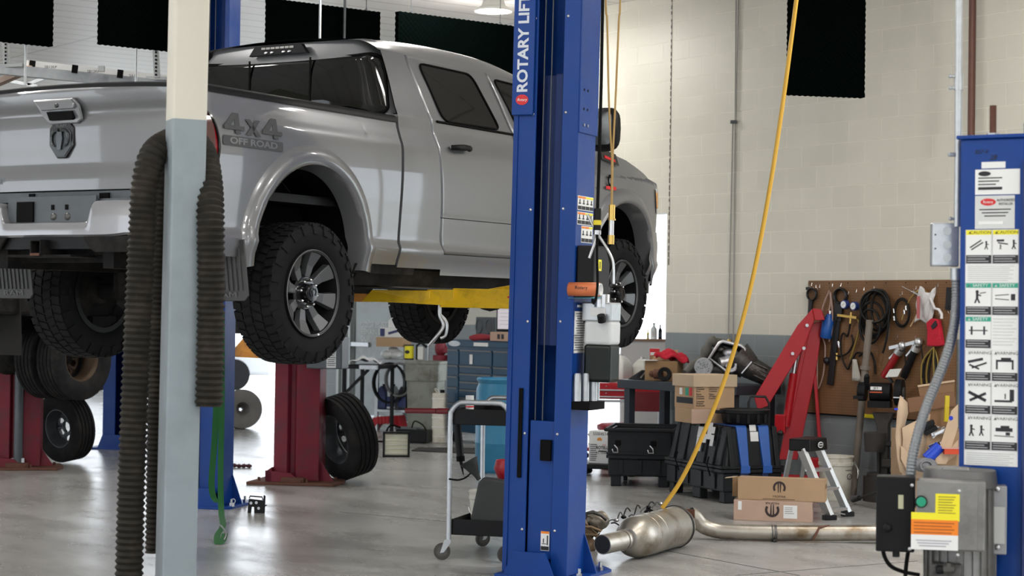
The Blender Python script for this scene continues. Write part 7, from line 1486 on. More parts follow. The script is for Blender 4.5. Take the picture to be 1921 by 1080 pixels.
# ---- white bucket
bu = thing('plastic_bucket', 'tall white plastic bucket with bail and warning print behind the ladder', 'bucket', G(1567, 937), rad(10)); hbk = .40
MB().lathe([(0, 0), (.13, 0), (.135, .01), (.15, hbk - .09), (.158, hbk - .085), (.158, hbk - .06), (.153, hbk - .055), (.155, hbk - .02), (.162, hbk - .015), (.162, hbk), (.150, hbk), (.145, hbk - .03), (.125, .02), (0, .02)], 40).build('bucket_body', ivory, bu, smooth=35); MB().tube(smooth_path([(.155, -.03, hbk - .06), (.18, -.08, hbk - .12), (.17, -.10, hbk - .2), (.20, -.06, hbk - .14), (.17, -.02, hbk - .05)], 5), .004, 6).build('bail', steel, bu, smooth=50)
Mb = Matrix.Rotation(rad(18), 4, 'Z') @ Matrix.Translation((0.04, -.146, .22)); text('warning_word', 'WARNING', .018, Mb @ Matrix.Translation((0, -.004, .055)), ink, bu); MB().m(Mb).lathe([(.022, -.004), (.027, -.004), (.027, -.002), (.022, -.002)], 20, 'y', closed=True).bar((-.018, -.004, -.018), (.018, -.004, .018), .004, .001).build('warning_symbol', ink, bu)
# ---- exhaust parts on the floor
e0 = G(1118, 1046); 
dx = thing('exhaust_filter', 'scorched steel diesel exhaust filter can lying on the floor by the blue column', 'exhaust part', G(1200, 1045), 0); DI = Matrix.Translation(-Vector(G(1200, 1045)))
Ye = G(1200, 1045).y + .16
axa, axb = P(1187, 1010, 12.82), P(1274, 988, 13.62); rC = .142
axa.z = rC + .004; axb.z = rC + .004; D_ = (axb - axa); Ld = D_.length; D_.normalize()
Ma = DI @ frame(axa, D_) @ Matrix.Rotation(pi / 2, 4, 'Y')   # local z along the axis
MB().m(Ma).lathe([(.0, -.10), (.055, -.10), (.072, -.095), (.10, -.05), (.128, .0), (rC - .003, .05), (rC, .07), (rC, .17), (rC + .003, .175), (rC, .18), (rC, .30), (rC + .003, .305), (rC, .31), (rC, Ld - .06), (rC - .01, Ld - .05), (rC - .01, Ld - .02), (.10, Ld + .04), (.06, Ld + .06), (0, Ld + .06)], 48).build('filter_can', dpfm, dx, smooth=30)
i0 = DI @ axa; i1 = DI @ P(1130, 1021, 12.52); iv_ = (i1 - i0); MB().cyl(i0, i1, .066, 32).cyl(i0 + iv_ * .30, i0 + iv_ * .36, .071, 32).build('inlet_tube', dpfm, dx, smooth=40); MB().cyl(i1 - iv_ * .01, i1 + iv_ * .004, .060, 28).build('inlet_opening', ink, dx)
MB().m(Ma).lathe([(rC + .004, Ld - .10), (rC + .010, Ld - .09), (rC + .004, Ld - .08)], 40).build('band_clamp', iron, dx, smooth=40)
MB().m(Ma).prism([(-.115, -.10), (-.06, -.10), (.06, -.05), (.115, .0), (.115, .05), (.05, .10), (-.115, .09)], Ld + .045, Ld + .055).build('outlet_flange', rust, dx, bev=.004)
for x, y in ((-.09, .06), (.09, .02), (-.09, -.08)): MB().m(Ma).cyl((x, y, Ld + .054), (x, y, Ld + .060), .010, 10).build('flange_bolt', steel, dx)
# wiring on the can
mb = MB()
for k in range(9):
    a = DI @ P(1135 + k * 11, 985 - k * 4, Ye + .03 * k); b = a + Vector((random.uniform(.03, .09), random.uniform(-.02, .05), random.uniform(-.02, .05)))
    MB().tube(smooth_path([a, a.lerp(b, .5) + Vector((0, 0, random.uniform(.01, .05))), b], 5), .005, 6).build('sensor_wire', iron if k % 2 else mat('grey_hose', (.12, .12, .12)), dx, smooth=50)
    if k % 2 == 0: MB().sphere(tuple(b), .016, 8, (1.3, 1, .8)).build('wire_plug', blackp if k % 4 else steel, dx, smooth=50)
MB().tube([DI @ P(x, y, Ye + .25) for x, y in ((1210, 962), (1216, 955), (1228, 962), (1236, 958))], .014, 8).build('sensor_plug', blackp, dx, smooth=50)
tu = thing('turbo_outlet', 'brown rusty turbo housing with flanges lying beside the exhaust filter', 'exhaust part', G(1092, 1035), rad(20)); TI = fr(G(1092, 1035), rad(20)).inverted(); Yt = G(1092, 1035).y + .12
def tp(x, y, d=0): return TI @ P(x, y, Yt + d)
hrust = mat('hot_brown_steel', (.24, .165, .10), .5, .6, var=.4, vs=14, bump=.3)
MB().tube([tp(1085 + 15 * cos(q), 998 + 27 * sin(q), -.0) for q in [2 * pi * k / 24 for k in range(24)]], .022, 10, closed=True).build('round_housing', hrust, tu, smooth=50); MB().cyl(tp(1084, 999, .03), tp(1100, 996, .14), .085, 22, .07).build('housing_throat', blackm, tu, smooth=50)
MB().add([tp(1078, 958, -.03), tp(1086, 962, -.03), tp(1100, 982, -.05), (tp(1124, 1004, -.05)), tp(1118, 1008, -.05), tp(1090, 985, -.03), tp(1072, 985, -.0), tp(1070, 968, 0)], [(0, 1, 2, 3, 4, 5, 6, 7)]).build('mount_plate', hrust, tu, solid=.012)
MB().cyl(tp(1108, 985, .12), tp(1132, 972, .20), .075, 22, .06).sphere(tuple(tp(1120, 978, .14)), .08, 14, (1.1, 1, .8)).build('compressor_bowl', mat('tan_casting', (.34, .30, .24), .45, .6, var=.3), tu, smooth=50)
MB().cyl(tp(1098, 1028, -.06), tp(1112, 1018, -.03), .045, 16, .055).sphere(tuple(tp(1100, 1030, -.03)), .05, 12, (1, 1, .7)).build('lower_stub', hrust, tu, smooth=50)
MB().tube([tp(x, y, -.09) for x, y in ((1090, 988), (1098, 1002), (1122, 1004), (1128, 996), (1108, 988))], .011, 8, closed=True).build('clamp_ring', hrust, tu, smooth=50); MB().tube([tp(x, y, .05) for x, y in ((1097, 975), (1100, 963), (1112, 960), (1128, 966), (1138, 975))], .013, 10).build('coolant_pipe', oilm, tu, smooth=50); MB().cyl(tp(1069, 960, -.02), tp(1082, 957, -.02), .010, 8).build('stud', steel, tu)
xp = thing('exhaust_pipe', 'long stainless exhaust tube with elbow lying on the floor', 'exhaust part', G(1400, 1016), 0); XI = Matrix.Translation(-Vector(G(1400, 1016))); Yp = G(1400, 1016).y + .06; rp = .058
def xq(x, y, Y): v = P(x, y, Y); return XI @ v
path = [xq(1294, 984, Yp + .02), xq(1303, 986, Yp + .03), xq(1318, 993, Yp + .04), xq(1345, 998, Yp + .04), xq(1385, 1000, Yp + .02), xq(1450, 1000, Yp), xq(1560, 999.5, Yp - .02), xq(1662, 999, Yp - .04), xq(1800, 998, Yp - .07)]
path = [Vector((p.x, p.y, max(p.z, rp + .004) + dz)) for p, dz in zip(path, (.075, .065, .03, .008, 0, 0, 0, 0, 0))]
MB().tube(smooth_path(path, 8), rp, 28).build('pipe_tube', dpfm, xp, smooth=50); q0 = smooth_path(path, 8)
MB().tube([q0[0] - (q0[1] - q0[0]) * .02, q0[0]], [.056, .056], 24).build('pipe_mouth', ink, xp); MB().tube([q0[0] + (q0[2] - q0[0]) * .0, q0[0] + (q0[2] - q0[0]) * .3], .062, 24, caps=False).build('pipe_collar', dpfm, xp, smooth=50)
c = xq(1450, 1000, Yp); c.z = max(c.z, rp)
MB().cyl(c + Vector((-.014, 0, 0)), c + Vector((-.004, 0, 0)), rp + .006, 28).cyl(c + Vector((.004, 0, 0)), c + Vector((.024, 0, 0)), rp + .005, 28).build('pipe_clamp', oilm, xp, smooth=40); MB().cyl(c + Vector((0, -.05, -.05)), c + Vector((.02, -.06, -.04)), .012, 8).build('clamp_bolt', oilm, xp)
MB().tube([xq(1525, 1013, Yp - .08), xq(1530, 1003, Yp - .085), xq(1537, 989, Yp - .06), xq(1556, 986, Yp - .03)], .009, 8).build('hanger_rod', rust, xp, smooth=50)
# ---- cartons at the right edge
ccY = 15.9
kb = thing('open_carton', 'big opened cardboard carton with tall curling flaps full of parts', 'box', P(1690, 880, ccY), 0); KB = Matrix.Translation(-Vector(kb.location)); kb.location.z = 0; KB = Matrix.Translation(-Vector(kb.location))
def kp(x, y, d=0): return KB @ P(x, y, ccY + d)
cardl = mat('pale_kraft', (.55, .40, .27), .8, var=.05)
def sheet(name, pts, m=cardl, th=.008, par=kb): n = len(pts); return MB().add([tuple(p) for p in pts], [tuple(range(n))]).build(name, m, par, solid=th)
def psheet(name, rows, m=cardl): return MB().patch(rows).build(name, m, kb, smooth=50, solid=.008)
psheet('tall_flap', [[kp(1689, 742, .0), kp(1684, 766, -.05), kp(1682, 790, -.0), kp(1680, 820, -.03), kp(1683, 860, 0), kp(1688, 885, 0)], [kp(1702, 755, .03), kp(1703, 775, .02), kp(1698, 795, .03), kp(1692, 820, .02), kp(1692, 858, .02), kp(1700, 890, 0)]])
psheet('front_wall', [[kp(1692, 802, 0), kp(1745, 776, .1)], [kp(1694, 825, 0), kp(1742, 800, .1)], [kp(1692, 845, 0), kp(1735, 850, .1)], [kp(1692, 895, 0), kp(1750, 900, .1)]])
sheet('inner_wall', [kp(1690, 835, -.02), kp(1700, 845, -.02), kp(1716, 870, -.02), kp(1700, 880, -.02), kp(1690, 860, -.02)])
MB().box(tuple(kp(1750, 905, .35)), (.62, .5, .9)).build('carton_body', card, kb)
sheet('right_flap', [kp(1785, 770, .0), kp(1797, 758, .0), kp(1797, 800, .0), kp(1775, 870, -.02), kp(1752, 870, -.02)])
sheet('right_flap', [kp(1797, 825, .02), kp(1797, 850, .02), kp(1772, 870, .0), kp(1780, 842, .02)])
bluedot = mat('blue_dot', (.01, .03, .50), .5)
q = kp(1784, 784, -.012); MB().prism(oval(.036, .036, 0, 0, 0), -.002, 0, 'xz').build('blue_dot', bluedot, kb, loc=q); q = kp(1681, 767, -.06); MB().prism(oval(.035, .02, 0, 0, 0), -.002, 0, 'xz').build('blue_dot', bluedot, kb, loc=q)
def ct_thing(nm, lab, cat, x, y, d): return thing(nm, lab, cat, P(x, y, ccY + d), 0)
t_ = ct_thing('chrome_parts', 'jumble of chrome and black engine parts sticking out of the carton', 'parts', 1745, 822, .06)
for k in range(9): a = Vector((random.uniform(-.09, .06), random.uniform(-.02, .06), random.uniform(-.08, .12))); MB().bar(a, a + Vector((.10, random.uniform(-.02, .02), random.uniform(.03, .10))), random.uniform(.02, .045), random.uniform(.015, .04)).build('metal_part', (chrome, blackp, steel)[k % 3], t_, bev=.004)
t_ = ct_thing('blue_canister', 'shiny blue plastic container inside the open carton', 'container', 1752, 850, -.0); MB().cyl((-.06, 0, -.05), (.05, 0, .06), .05, 18).build('container_body', mat('bright_blue', (.01, .06, .55), .25), t_, smooth=40)
t_ = ct_thing('wrapped_part', 'grey plastic wrapped part at the carton front', 'parts', 1735, 872, -.08); MB().sphere((0, 0, 0), .09, 12, (1.2, .6, .7)).tube([(.05 * cos(a), -.06, .0 + .04 * sin(a)) for a in [2 * pi * k / 16 for k in range(16)]], .01, 6, closed=True).build('plastic_wrap', mat('grey_wrap', (.20, .20, .21), .3), t_, smooth=60)
t_ = ct_thing('orange_beam', 'orange red plate end resting on the carton flap', 'plate', 1786, 846, -.02); MB().box((0, 0, 0), (.15, .1, .045)).build('plate_body', mat('orange_red', (.62, .06, .01), .5), t_); MB().box((-.01, -.0, .027), (.17, .11, .008)).build('plate_edge', mat('pale_pink', (.6, .35, .3), .5), t_)
t_ = thing('leaning_plank', 'brown board with pale upper edge standing behind the open carton', 'board', P(1760, 760, 16.3), 0); TK = Matrix.Translation(-P(1760, 760, 16.3)); tk = lambda x, y: TK @ P(x, y, 16.3)
sheet('board_face', [tk(1722, 724), tk(1790, 716), tk(1790, 800), tk(1728, 800), tk(1727, 750)], mat('brown_board', (.22, .12, .055), .7, var=.1), .012, t_); MB().bar(tk(1721, 724) + Vector((0, -.01, 0)), tk(1790, 714) + Vector((0, -.01, 0)), .02, .015).build('pale_edge', cardl, t_); MB().bar(tk(1703, 760), tk(1790, 748), .06, .12).build('lower_board', mat('brown_board2', (.20, .10, .05), .7), t_)
tag(MB().box((0, 0, 0), (.035, .03, .22)).build('yellow_stick', mat('yellow_rule', (.60, .45, .01), .5), loc=P(1776, 766, 16.1), rot=(0, rad(2), 0)), 'short yellow upright stick in front of the brown board', 'rule')
# ================================================================ HANGING REELS AND THE NEAR RIGHT COLUMN
YR = 13.45
hz = thing('air_hose', 'long yellow air hose hanging from above down to the exhaust filter', 'hose', P(1240, 953, YR), 0); HZI = Matrix.Translation(-Vector(hz.location))
MB().tube(smooth_path([HZI @ P(x, y, YR) for x, y in ((1528, -298), (1503, -60), (1494, 0), (1485, 70), (1469, 190), (1448, 330), (1421, 480), (1392, 605), (1356, 722), (1310, 835), (1275, 905), (1242, 953))], 8), .0155, 12).build('hose_tube', hoseY, hz, smooth=60)
YQ = 11.6
pr_ = thing('hanging_cord_pair', 'thin golden twin hose hanging down to a brass coupler', 'hose', P(1147, 420, YQ), 0); QI = Matrix.Translation(-Vector(pr_.location))
for pts in (((1133, -440), (1136, -20), (1139, 40), (1142, 180), (1145, 250), (1148, 300), (1147, 385)), ((1172, -440), (1164, -20), (1161, 40), (1155, 180), (1151, 260), (1149, 310), (1148, 385))): MB().tube(smooth_path([QI @ P(x, y, YQ) for x, y in pts], 6), .0062, 8).build('hose_strand', hoseG, pr_, smooth=60)
def cy(y0, y1, r_, m, nm, par, inv, x0, x1, Y): return MB().cyl(inv @ P(x0, y0, Y), inv @ P(x1, y1, Y), r_, 18).build(nm, m, par, smooth=40)
cy(384, 412, .020, brass, 'knurled_coupler', pr_, QI, 1148, 1147.5, YQ); cy(412, 441, .0165, steel, 'coupler_sleeve', pr_, QI, 1147, 1146.5, YQ); cy(441, 458, .020, brass, 'brass_tip', pr_, QI, 1146.5, 1146, YQ); cy(410, 413, .024, brass, 'coupler_ring', pr_, QI, 1148, 1147.8, YQ)
wl_ = thing('work_light', 'black drop light with a yellow band hanging on a thick black cable', 'work light', P(1121, 415, YQ), 0); LI2 = Matrix.Translation(-Vector(wl_.location))
MB().tube([LI2 @ P(x, y, YQ) for x, y in ((1139, -440), (1131, -20), (1128, 150), (1124, 300), (1121, 392))], .010, 10).build('light_cable', blackm, wl_, smooth=60)
cy(391, 440, .0235, blackp, 'light_body', wl_, LI2, 1121, 1120, YQ); cy(413, 422, .0245, mat('band_yellow', (.70, .55, .02), .5), 'yellow_band', wl_, LI2, 1120.6, 1120.4, YQ); cy(432, 440, .0245, steel, 'light_collar', wl_, LI2, 1120.3, 1120, YQ)
MB().tube(smooth_path([LI2 @ P(x, y, YQ) for x, y in ((1120, 440), (1120, 480), (1121, 530), (1118, 560), (1112, 570))], 5), .008, 8).build('lower_cable', blackm, wl_, smooth=60)
MB().tube(smooth_path([LI2 @ P(x, y, YQ) for x, y in ((1117, 352), (1120, 356), (1121, 390))], 5), .003, 6).build('thin_wire', greyd, wl_, smooth=60)
bn_ = thing('bent_tube', 'bent silver tube running from the work light down to the pump', 'tube', P(1123, 440, YQ + .02), 0); BI = Matrix.Translation(-Vector(bn_.location))
MB().tube(smooth_path([BI @ P(x, y, YQ + .03) for x, y in ((1102, 402), (1112, 422), (1124, 443), (1140, 468), (1149, 487), (1151, 505), (1151, 532))], 6), .0085, 10).build('tube_run', alum, bn_, smooth=60); MB().tube([BI @ P(x, y, YQ + .05) for x, y in ((1105, 484), (1127, 425), (1142, 400))], .0085, 10).build('cross_tube', alum, bn_, smooth=60)
# ---- near right column
Yn = 8.5; nb = P(1800, 870, Yn); nb.z = 0; RN = rad(-28)
nc = thing('lift_power_column', 'near blue lift column covered in warning stickers with a motor on its side', 'car lift', nb, RN); zt = pz(262, 1850, Yn)
NIv = fr(nb, RN).inverted(); Wn = .285
MB().prism([(0, 0), (Wn, 0), (Wn, .02), (Wn + .03, .30), (Wn - .05, .30), (0, .30)], 0, zt).build('column', blue, nc, bev=.006); MB().box((Wn / 2, .15, zt + .008), (Wn + .03, .34, .016)).build('top_plate', blue, nc, bev=.003)
nc.rotation_euler = (0, rad(-.25), RN)
MB().box((Wn + .10, .12, zt / 2 - .05), (.20, .30, zt - .1)).build('side_channel', mat('lift_navy', (.006, .02, .11), .4), nc, bev=.006)
for x, m, h_, r_ in ((.115, rust, .145, .0155), (Wn - .0, rust, .13, .016)):
    MB().cyl((x, .12, zt + .015), (x, .12, zt + .015 + h_), r_, 14).build('threaded_rod', m, nc, smooth=40); MB().cyl((x, .12, zt + .016), (x, .12, zt + .034), .030, 6).build('hex_nut', galv, nc)
x = Wn; MB().cyl((x, .12, zt + .03), (x, .12, zt + .075), .034, 6).cyl((x, .12, zt + .10), (x, .12, zt + .15), .026, 16).cyl((x, .12, zt + .15), (x, .12, zt + .185), .02, 12).build('pipe_fitting', galv, nc, smooth=30)
def nz(y): return pz(y, 1850, Yn - .02)
def nx(px): return (px - 1803) / 102.0 * Wn
def plate(name, x0, x1, y0, y1, m, par=None, e=.0): return MB().box(((nx(x0) + nx(x1)) / 2, -.001 - e, (nz(y0) + nz(y1)) / 2), (nx(x1) - nx(x0), .002, nz(y0) - nz(y1))).build(name, m, par or nc)
plate('number_tag', 1837, 1875, 305, 317, labelw); s1 = plate('serial_sticker', 1827, 1898, 319, 366, labelw); s2 = plate('dealer_plate', 1827, 1890, 368, 430, silvl)
def em(name, x0, x1, y0, y1, m, par, e=.002): return plate(name, x0, x1, y0, y1, m, par, e)
MB().prism(oval(.055, .022, nx(1842), 0, nz(327)), -.004, -.0025, 'xz').build('oval_logo', ink, s1); MB().prism(oval(.068, .032, nx(1848), 0, nz(380)), -.004, -.0025, 'xz').build('oval_logo', labelr, s2)
text('logo_word', 'Rotary', .016, Matrix.Translation((nx(1848), -.0045, nz(380))), labelw, s2)
for i, y in enumerate((334, 340, 346)): em('sticker_print', 1832, 1870 - 5 * i, y, y + 2, ink, s1)
em('barcode', 1832, 1870, 352, 357, ink, s1); text('sticker_words', 'AUTHORIZED', .016, Matrix.Translation((nx(1876), -.0035, nz(377))), ink, s2, ax=.8); text('sticker_words', 'INSTALLER', .016, Matrix.Translation((nx(1876), -.0035, nz(384))), ink, s2, ax=.8)
for i, y in enumerate((393, 399, 405)): em('plate_print', 1834 + 4 * i, 1884 - 4 * i, y, y + 2, ink, s2)
em('write_strip', 1833, 1872, 416, 422, labelw, s2)
text('marker_scrawl', '357-V', .026, Matrix.Translation((nx(1836), -.002, nz(286))), ink, nc, shear=.3); text('marker_scrawl', '28', .032, Matrix.Translation((nx(1855), -.002, nz(297))), ink, nc, shear=.3)
sheet_ = plate('warning_sheet', 1812, 1897, 432, 872, labelw)
rows_ = ((432, 495, labely, 1), (531, 591, labelg, 2), (594, 653, labelg, 3), (657, 714, labelw, 4), (717, 776, labelw, 5), (779, 843, labelw, 6))
for (y0, y1, hm, k) in rows_:
    for c_ in (0, 1):
        x0 = 1813.5 + c_ * 42.5; x1 = x0 + 40
        if k == 3 and c_: 
            for j in range(9): em('sheet_print', x0 + 1, x1 - 2 - (j % 3) * 3, y0 + 3 + j * 6, y0 + 4.5 + j * 6, silvl, sheet_)
            continue
        em('sign_border', x0 - 1.2, x1 + .6, y0 - .6, y1 + .4, mat('sheet_grey', (.45, .45, .46), .6), sheet_, .001); em('sign_cell', x0 - .2, x1, y0, y1, labelw, sheet_, .0016)
        hd = em('sign_header', x0, x1, y0 + .5, y0 + 9, hm, sheet_, .0022)
        word = {1: 'CAUTION', 2: 'SAFETY', 3: 'SAFETY', 4: 'WARNING', 5: 'WARNING', 6: 'WARNING'}[k]
        text('header_word', word, .019, Matrix.Translation((nx((x0 + x1) / 2 + 3), -.0042, nz(y0 + 4.8))), labelw if k in (2, 3) else ink, hd, ax=1.1); MB().prism([(nx(x0 + 3), nz(y0 + 7.5)), (nx(x0 + 8), nz(y0 + 7.5)), (nx(x0 + 5.5), nz(y0 + 2.5))], -.0042, -.0034, 'xz').build('header_triangle', ink if k not in (2, 3) else labelw, hd)
        em('sign_footer', x0, x1, y1 - 16, y1 - .5, ink, sheet_, .0022)
        for j in range(3): em('footer_print', x0 + 2, x1 - 4 - 5 * (j % 2), y1 - 14 + j * 4.5, y1 - 12.6 + j * 4.5, mat('sheet_grey', (.45, .45, .46)), sheet_, .0028)
        # simple pictogram
        ym = (y0 + 9 + y1 - 16) / 2; xm = (x0 + x1) / 2; mb = MB()
        def bx_(a, b, c, d): mb.box((nx((a + c) / 2), -.0032, nz((b + d) / 2)), (nx(c) - nx(a), .001, abs(nz(b) - nz(d))))
        def ln(a, b, c, d, w_=.006): mb.bar((nx(a), -.0032, nz(b)), (nx(c), -.0032, nz(d)), .001, w_, (0, 0, 1)) if abs(c - a) > abs(d - b) * .3 else mb.bar((nx(a), -.0032, nz(b)), (nx(c), -.0032, nz(d)), .001, w_, (1, 0, 0))
        def man(x, y, s=1): mb.cyl((nx(x), -.0028, nz(y - 8 * s)), (nx(x), -.0037, nz(y - 8 * s)), .006 * s, 10); bx_(x - 1.6 * s, y - 6 * s, x + 1.6 * s, y + 2 * s); ln(x, y + 1 * s, x - 3 * s, y + 9 * s, .006 * s); ln(x, y + 1 * s, x + 3 * s, y + 9 * s, .006 * s); ln(x - 1, y - 4 * s, x + 5 * s, y - 2 * s, .005 * s)
        i_ = k * 2 + c_
        if i_ == 2: ln(xm - 14, ym + 5, xm + 4, ym - 9); ln(xm - 12, ym + 9, xm + 7, ym - 5); man(xm + 12, ym + 1, .8)
        elif i_ == 3: bx_(xm - 14, ym - 10, xm - 2, ym - 6); ln(xm - 12, ym - 4, xm + 4, ym - 1); man(xm + 13, ym, .9); man(xm - 8, ym + 4, .5)
        elif i_ == 4: man(xm - 2, ym, 1.25); ln(xm + 2, ym - 7, xm + 12, ym - 9, .004)
        elif i_ == 5: ln(xm - 16, ym - 3, xm + 6, ym - 5, .004); ln(xm - 16, ym + 3, xm + 6, ym + 5, .004); bx_(xm + 9, ym - 6, xm + 16, ym + 6)
        elif i_ == 6: ln(xm - 15, ym, xm + 15, ym, .005); bx_(xm - 12, ym - 8, xm - 9, ym + 8); bx_(xm + 8, ym - 8, xm + 11, ym + 8)
        elif i_ == 8: ln(xm - 16, ym - 3, xm + 8, ym - 9, .012); ln(xm - 10, ym + 8, xm + 14, ym - 2, .008); ln(xm - 14, ym + 2, xm + 2, ym + 10, .008)
        elif i_ == 9: bx_(xm - 14, ym - 8, xm + 14, ym - 4); bx_(xm - 14, ym - 8, xm - 11, ym + 10); bx_(xm + 11, ym - 8, xm + 14, ym + 10); bx_(xm - 6, ym - 12, xm + 10, ym - 8)
        elif i_ == 10: ln(xm - 15, ym - 8, xm + 13, ym + 8, .014); ln(xm - 13, ym + 8, xm + 13, ym - 6, .012)
        elif i_ == 11: bx_(xm + 8, ym - 14, xm + 15, ym + 8); bx_(xm - 16, ym + 6, xm + 12, ym + 10); bx_(xm, ym - 6, xm + 2, ym + 4)
        elif i_ == 12: man(xm - 10, ym, 1.1); man(xm + 6, ym, 1.0)
        else: bx_(xm - 14, ym - 7, xm + 13, ym); bx_(xm - 6, ym - 11, xm + 8, ym - 7); ln(xm - 16, ym + 8, xm + 15, ym + 9, .004); bx_(xm + 2, ym + 1, xm + 9, ym + 7)
        mb.build('sign_picture', ink, sheet_)
for j in range(8): em('sheet_print', 1816, 1890 - (j * 7) % 13, 499 + j * 3.8, 500.4 + j * 3.8, silvl, sheet_); 
for j in range(6): em('sheet_print', 1816, 1892 - (j * 7) % 13, 848 + j * 4, 849.4 + j * 4, silvl, sheet_)
# conduit, junction box, flexible conduit
em_ = thing('steel_conduit', 'vertical galvanised conduit with straps and junction box beside the near blue column', 'conduit', P(1796, 300, Yn + .12), 0); EI = Matrix.Translation(-Vector(em_.location)); Yc = Yn + .12
def ep(x, y, d=0): return EI @ P(x, y, Yc + d)
MB().cyl(ep(1806, -800), ep(1797.5, 262), .0165, 16).build('upper_conduit', galv, em_, smooth=50); MB().cyl(ep(1797.5, 262), ep(1795.5, 425), .0155, 16).build('lower_conduit', galv, em_, smooth=50)
MB().cyl(ep(1798.6, 138), ep(1798.4, 169), .021, 16).build('coupling', galv, em_, smooth=40)
for y in (143, 165, 290, 410): MB().cyl(ep(1781, y), ep(1796, y), .007, 8).sphere(tuple(ep(1783, y)), .010, 8).build('strap_screw', galv, em_, smooth=50)
MB().box(tuple(ep(1790, 290)), (.055, .02, .018)).build('conduit_strap', galv, em_, bev=.003)
MB().box(tuple(ep(1772, 459, .02)), (.125, .05, .20)).build('junction_box', galv, em_, bev=.008)
for y in (433, 459, 483): MB().cyl(ep(1777, y, -.006), ep(1777, y, -.011), .019, 20).build('knockout', galv, em_, smooth=40)
for y in (440, 466): MB().cyl(ep(1755, y, -.006), ep(1755, y, -.010), .004, 8).build('box_screw', ink, em_)
MB().cyl(ep(1793, 503), ep(1793, 525), .024, 16).build('box_connector', galv, em_, smooth=40)
fp_ = smooth_path([ep(x, y, d) for x, y, d in ((1794, 520, 0), (1794, 560, 0), (1790, 610, -.03), (1778, 660, -.07), (1757, 715, -.12), (1737, 765, -.17), (1720, 820, -.2), (1710, 870, -.22), (1708, 920, -.22), (1710, 950, -.2))], 10)
dd = [0.0]
for a, b in zip(fp_, fp_[1:]): dd.append(dd[-1] + (b - a).length)
Nf = int(dd[-1] / .0035); pf = []; j = 0
for i in range(Nf + 1):
    tt = dd[-1] * i / Nf
    while j < len(dd) - 2 and dd[j + 1] < tt: j += 1
    pf.append(fp_[j].lerp(fp_[j + 1], (tt - dd[j]) / max(1e-9, dd[j + 1] - dd[j])))
MB().tube(pf, [.0235 * (1 - .13 * (.0, .6, 1.0, .6)[i % 4]) for i in range(len(pf))], 16).build('flexible_conduit', mat('flex_grey', (.22, .23, .24), .4, .6), em_, smooth=60)
# rusty pipe on the wall
t0_, _z = Wpx(1820, 100, .08)
rp_ = MB().cyl((0, 0, 1.9), (.0, 0, HC - .01), .032, 16).build('wall_pipe', mat('brown_pipe', (.12, .05, .035), .5, .2), smooth=50, loc=Wp(t0_ + .02, 0, .08)); tag(rp_, 'rusty brown vertical pipe on the block wall behind the blue column', 'pipe')
# motor and control box
mo_ = thing('lift_motor', 'grey finned electric motor with control box on the near blue column', 'motor', P(1795, 1000, Yn - .22), rad(-12)); MIv = fr(Vector(mo_.location), rad(-12)).inverted(); Ym = Yn - .22
def mp(x, y, d=0): return MIv @ P(x, y, Ym + d)
alg = mat('cast_grey', (.24, .235, .225), .45, .55, var=.2, vs=9, dirt=(.15, .145, .135), ds=5)
ca_, cb_ = mp(1800, 1130, .12), mp(1800, 905, .12); MB().cyl(ca_, cb_, .15, 40).build('motor_case', alg, mo_, smooth=40)
for k in range(22):
    q = rad(-170 + k * 14.5); MB().bar(ca_ + Vector((.152 * cos(q), .152 * sin(q), 0)), cb_ + Vector((.152 * cos(q), .152 * sin(q), 0)), .008, .014, (cos(q), sin(q), 0)).build('cooling_fin', alg, mo_)
MB().cyl(mp(1800, 912, .12), mp(1801, 878, .12), .165, 40, .155).build('motor_cap', mat('cap_grey', (.16, .155, .15), .5, .5, var=.25), mo_, smooth=40, bev=.006)
MB().box(tuple(mp(1793, 888, .02)), (.12, .05, .06)).build('cap_lug', alg, mo_, bev=.01)
bxm = mp(1776, 966, -.10); BWd, BHt = .255, .30
MB().box(tuple(bxm + Vector((.02, .04, 0))), (BWd + .03, .13, BHt)).build('control_box', alg, mo_, bev=.008); fyy = bxm.y - .026
cv = MB().box(tuple(bxm + Vector((.0, -.025, 0))), (BWd, .012, BHt - .01)).build('box_cover', alg, mo_, bev=.004); fyy = bxm.y - .032
def mx(px): return bxm.x + (px - 1776) * mpp(Ym - .1)
def mz(py): return bxm.z - (py - 966) * mpp(Ym - .1)
def mpl(name, x0, x1, y0, y1, m, e=0.0): return MB().box(((mx(x0) + mx(x1)) / 2, fyy - e, (mz(y0) + mz(y1)) / 2), (mx(x1) - mx(x0), .003, mz(y0) - mz(y1))).build(name, m, cv)
mpl('yellow_label', 1755, 1799, 925, 974, labely); mpl('yellow_label', 1711, 1799, 961, 976, labely, .0003); mpl('orange_label', 1711, 1797, 974, 1002, labelo, .0006); mpl('white_label', 1711, 1797, 1002, 1030, labelw, .0003)
for k in range(7): mpl('label_print', 1760, 1792 - 3 * (k % 3), 930 + k * 5, 931.3 + k * 5, mat('ink_soft', (.25, .2, .02)), .0022)
for k in range(4): mpl('label_print', 1716, 1790 - 5 * (k % 2), 979 + k * 6, 980.6 + k * 6, mat('ink_orange', (.35, .08, .01)), .0026)
for k in range(3): mpl('label_print', 1720 + 3 * k, 1785 - 5 * k, 1012 + k * 5, 1013.5 + k * 5, mat('ink_soft2', (.3, .3, .35)), .0022)
gc = (mx(1729), fyy, mz(941)); MB().lathe([(0, -.022), (.018, -.022), (.021, -.018), (.021, .0)], 24, 'y', c=gc).build('start_button', mat('button_green', (.005, .30, .17), .35, coat=.4), mo_, smooth=40); MB().lathe([(.021, -.008), (.026, -.006), (.027, .002)], 24, 'y', c=gc).build('button_collar', blackp, mo_, smooth=40)
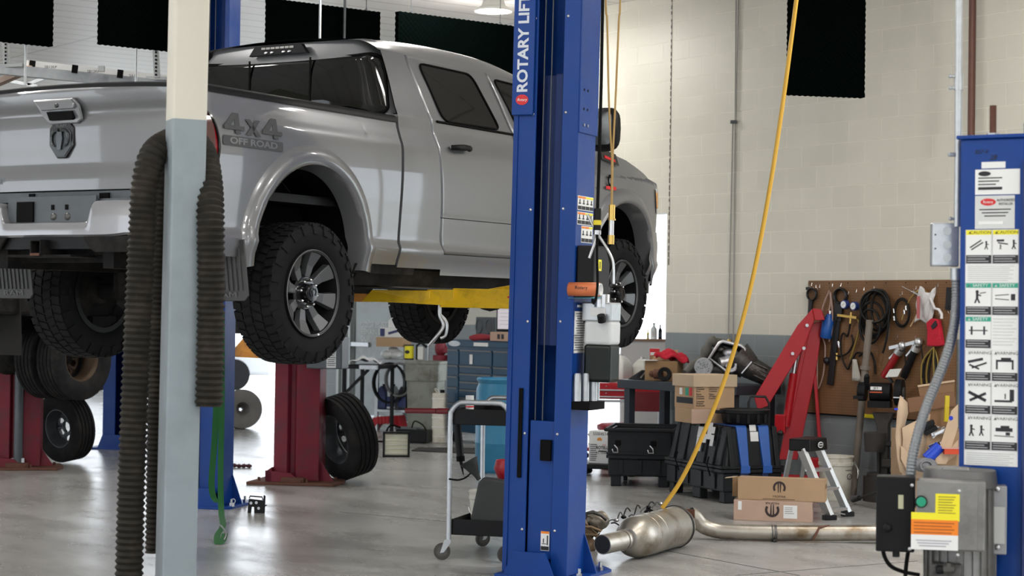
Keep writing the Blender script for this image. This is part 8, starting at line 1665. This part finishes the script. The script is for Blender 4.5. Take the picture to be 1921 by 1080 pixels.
for x, y in ((1712, 911), (1798, 919), (1709, 1030), (1797, 1038)): MB().sphere((mx(x), fyy, mz(y)), .008, 8, (1, .6, 1)).build('cover_screw', steel, mo_, smooth=50)
MB().box(tuple(mp(1680, 962, .02)), (.165, .12, .325)).build('switch_housing', mat('housing_black', (.006, .006, .007), .5, spec=.2, var=.2), mo_, bev=.006)
MB().box(tuple(mp(1690, 941, -.045) + Vector((0, .0, 0))), (.022, .006, .06)).build('side_label', mat('aged_label', (.45, .45, .30), .5), mo_); MB().sphere(tuple(mp(1664, 990, -.045)), .02, 10, (1, .5, 1)).build('housing_knob', blackp, mo_, smooth=50); MB().cyl(mp(1681, 1028, .0), mp(1681, 1044, 0), .016, 12).build('cable_gland', blackp, mo_, smooth=40)
MB().tube(smooth_path([mp(x, y, -.02) for x, y in ((1696, 968), (1692, 980), (1694, 1000), (1702, 1012))], 5), .012, 8).build('lever', alum, mo_, smooth=50)
MB().tube(smooth_path([mp(x, y, 0) for x, y in ((1656, 1028), (1660, 1045), (1672, 1062), (1695, 1072), (1725, 1078))], 6), .009, 8).build('loose_cable', blackm, mo_, smooth=50); MB().tube(smooth_path([mp(x, y, 0) for x, y in ((1704, 1032), (1700, 1060), (1697, 1100))], 6), .009, 8).build('loose_cable', blackm, mo_, smooth=50)
MB().box(tuple(mp(1872, 972, .12)), (.07, .16, .30)).build('mount_plate', mat('plate_grey', (.30, .30, .31), .45, .5), mo_, bev=.005)
MB().box(tuple(mp(1874, 985, .035)), (.05, .006, .16)).build('rating_plate', silvl, mo_)
for y in (917, 1026): MB().sphere(tuple(mp(1872, y, .035)), .013, 8, (1, .6, 1)).build('mount_bolt', steel, mo_, smooth=50)
MB().box(tuple(mp(1775, 1070, -.02)), (.13, .10, .07)).sphere(tuple(mp(1780, 1066, -.09)), .03, 10).build('pump_valve', oilm, mo_, bev=.008); MB().cyl(mp(1757, 1068, -.08), mp(1768, 1068, -.08), .02, 12).build('pump_port', blackp, mo_, smooth=40)
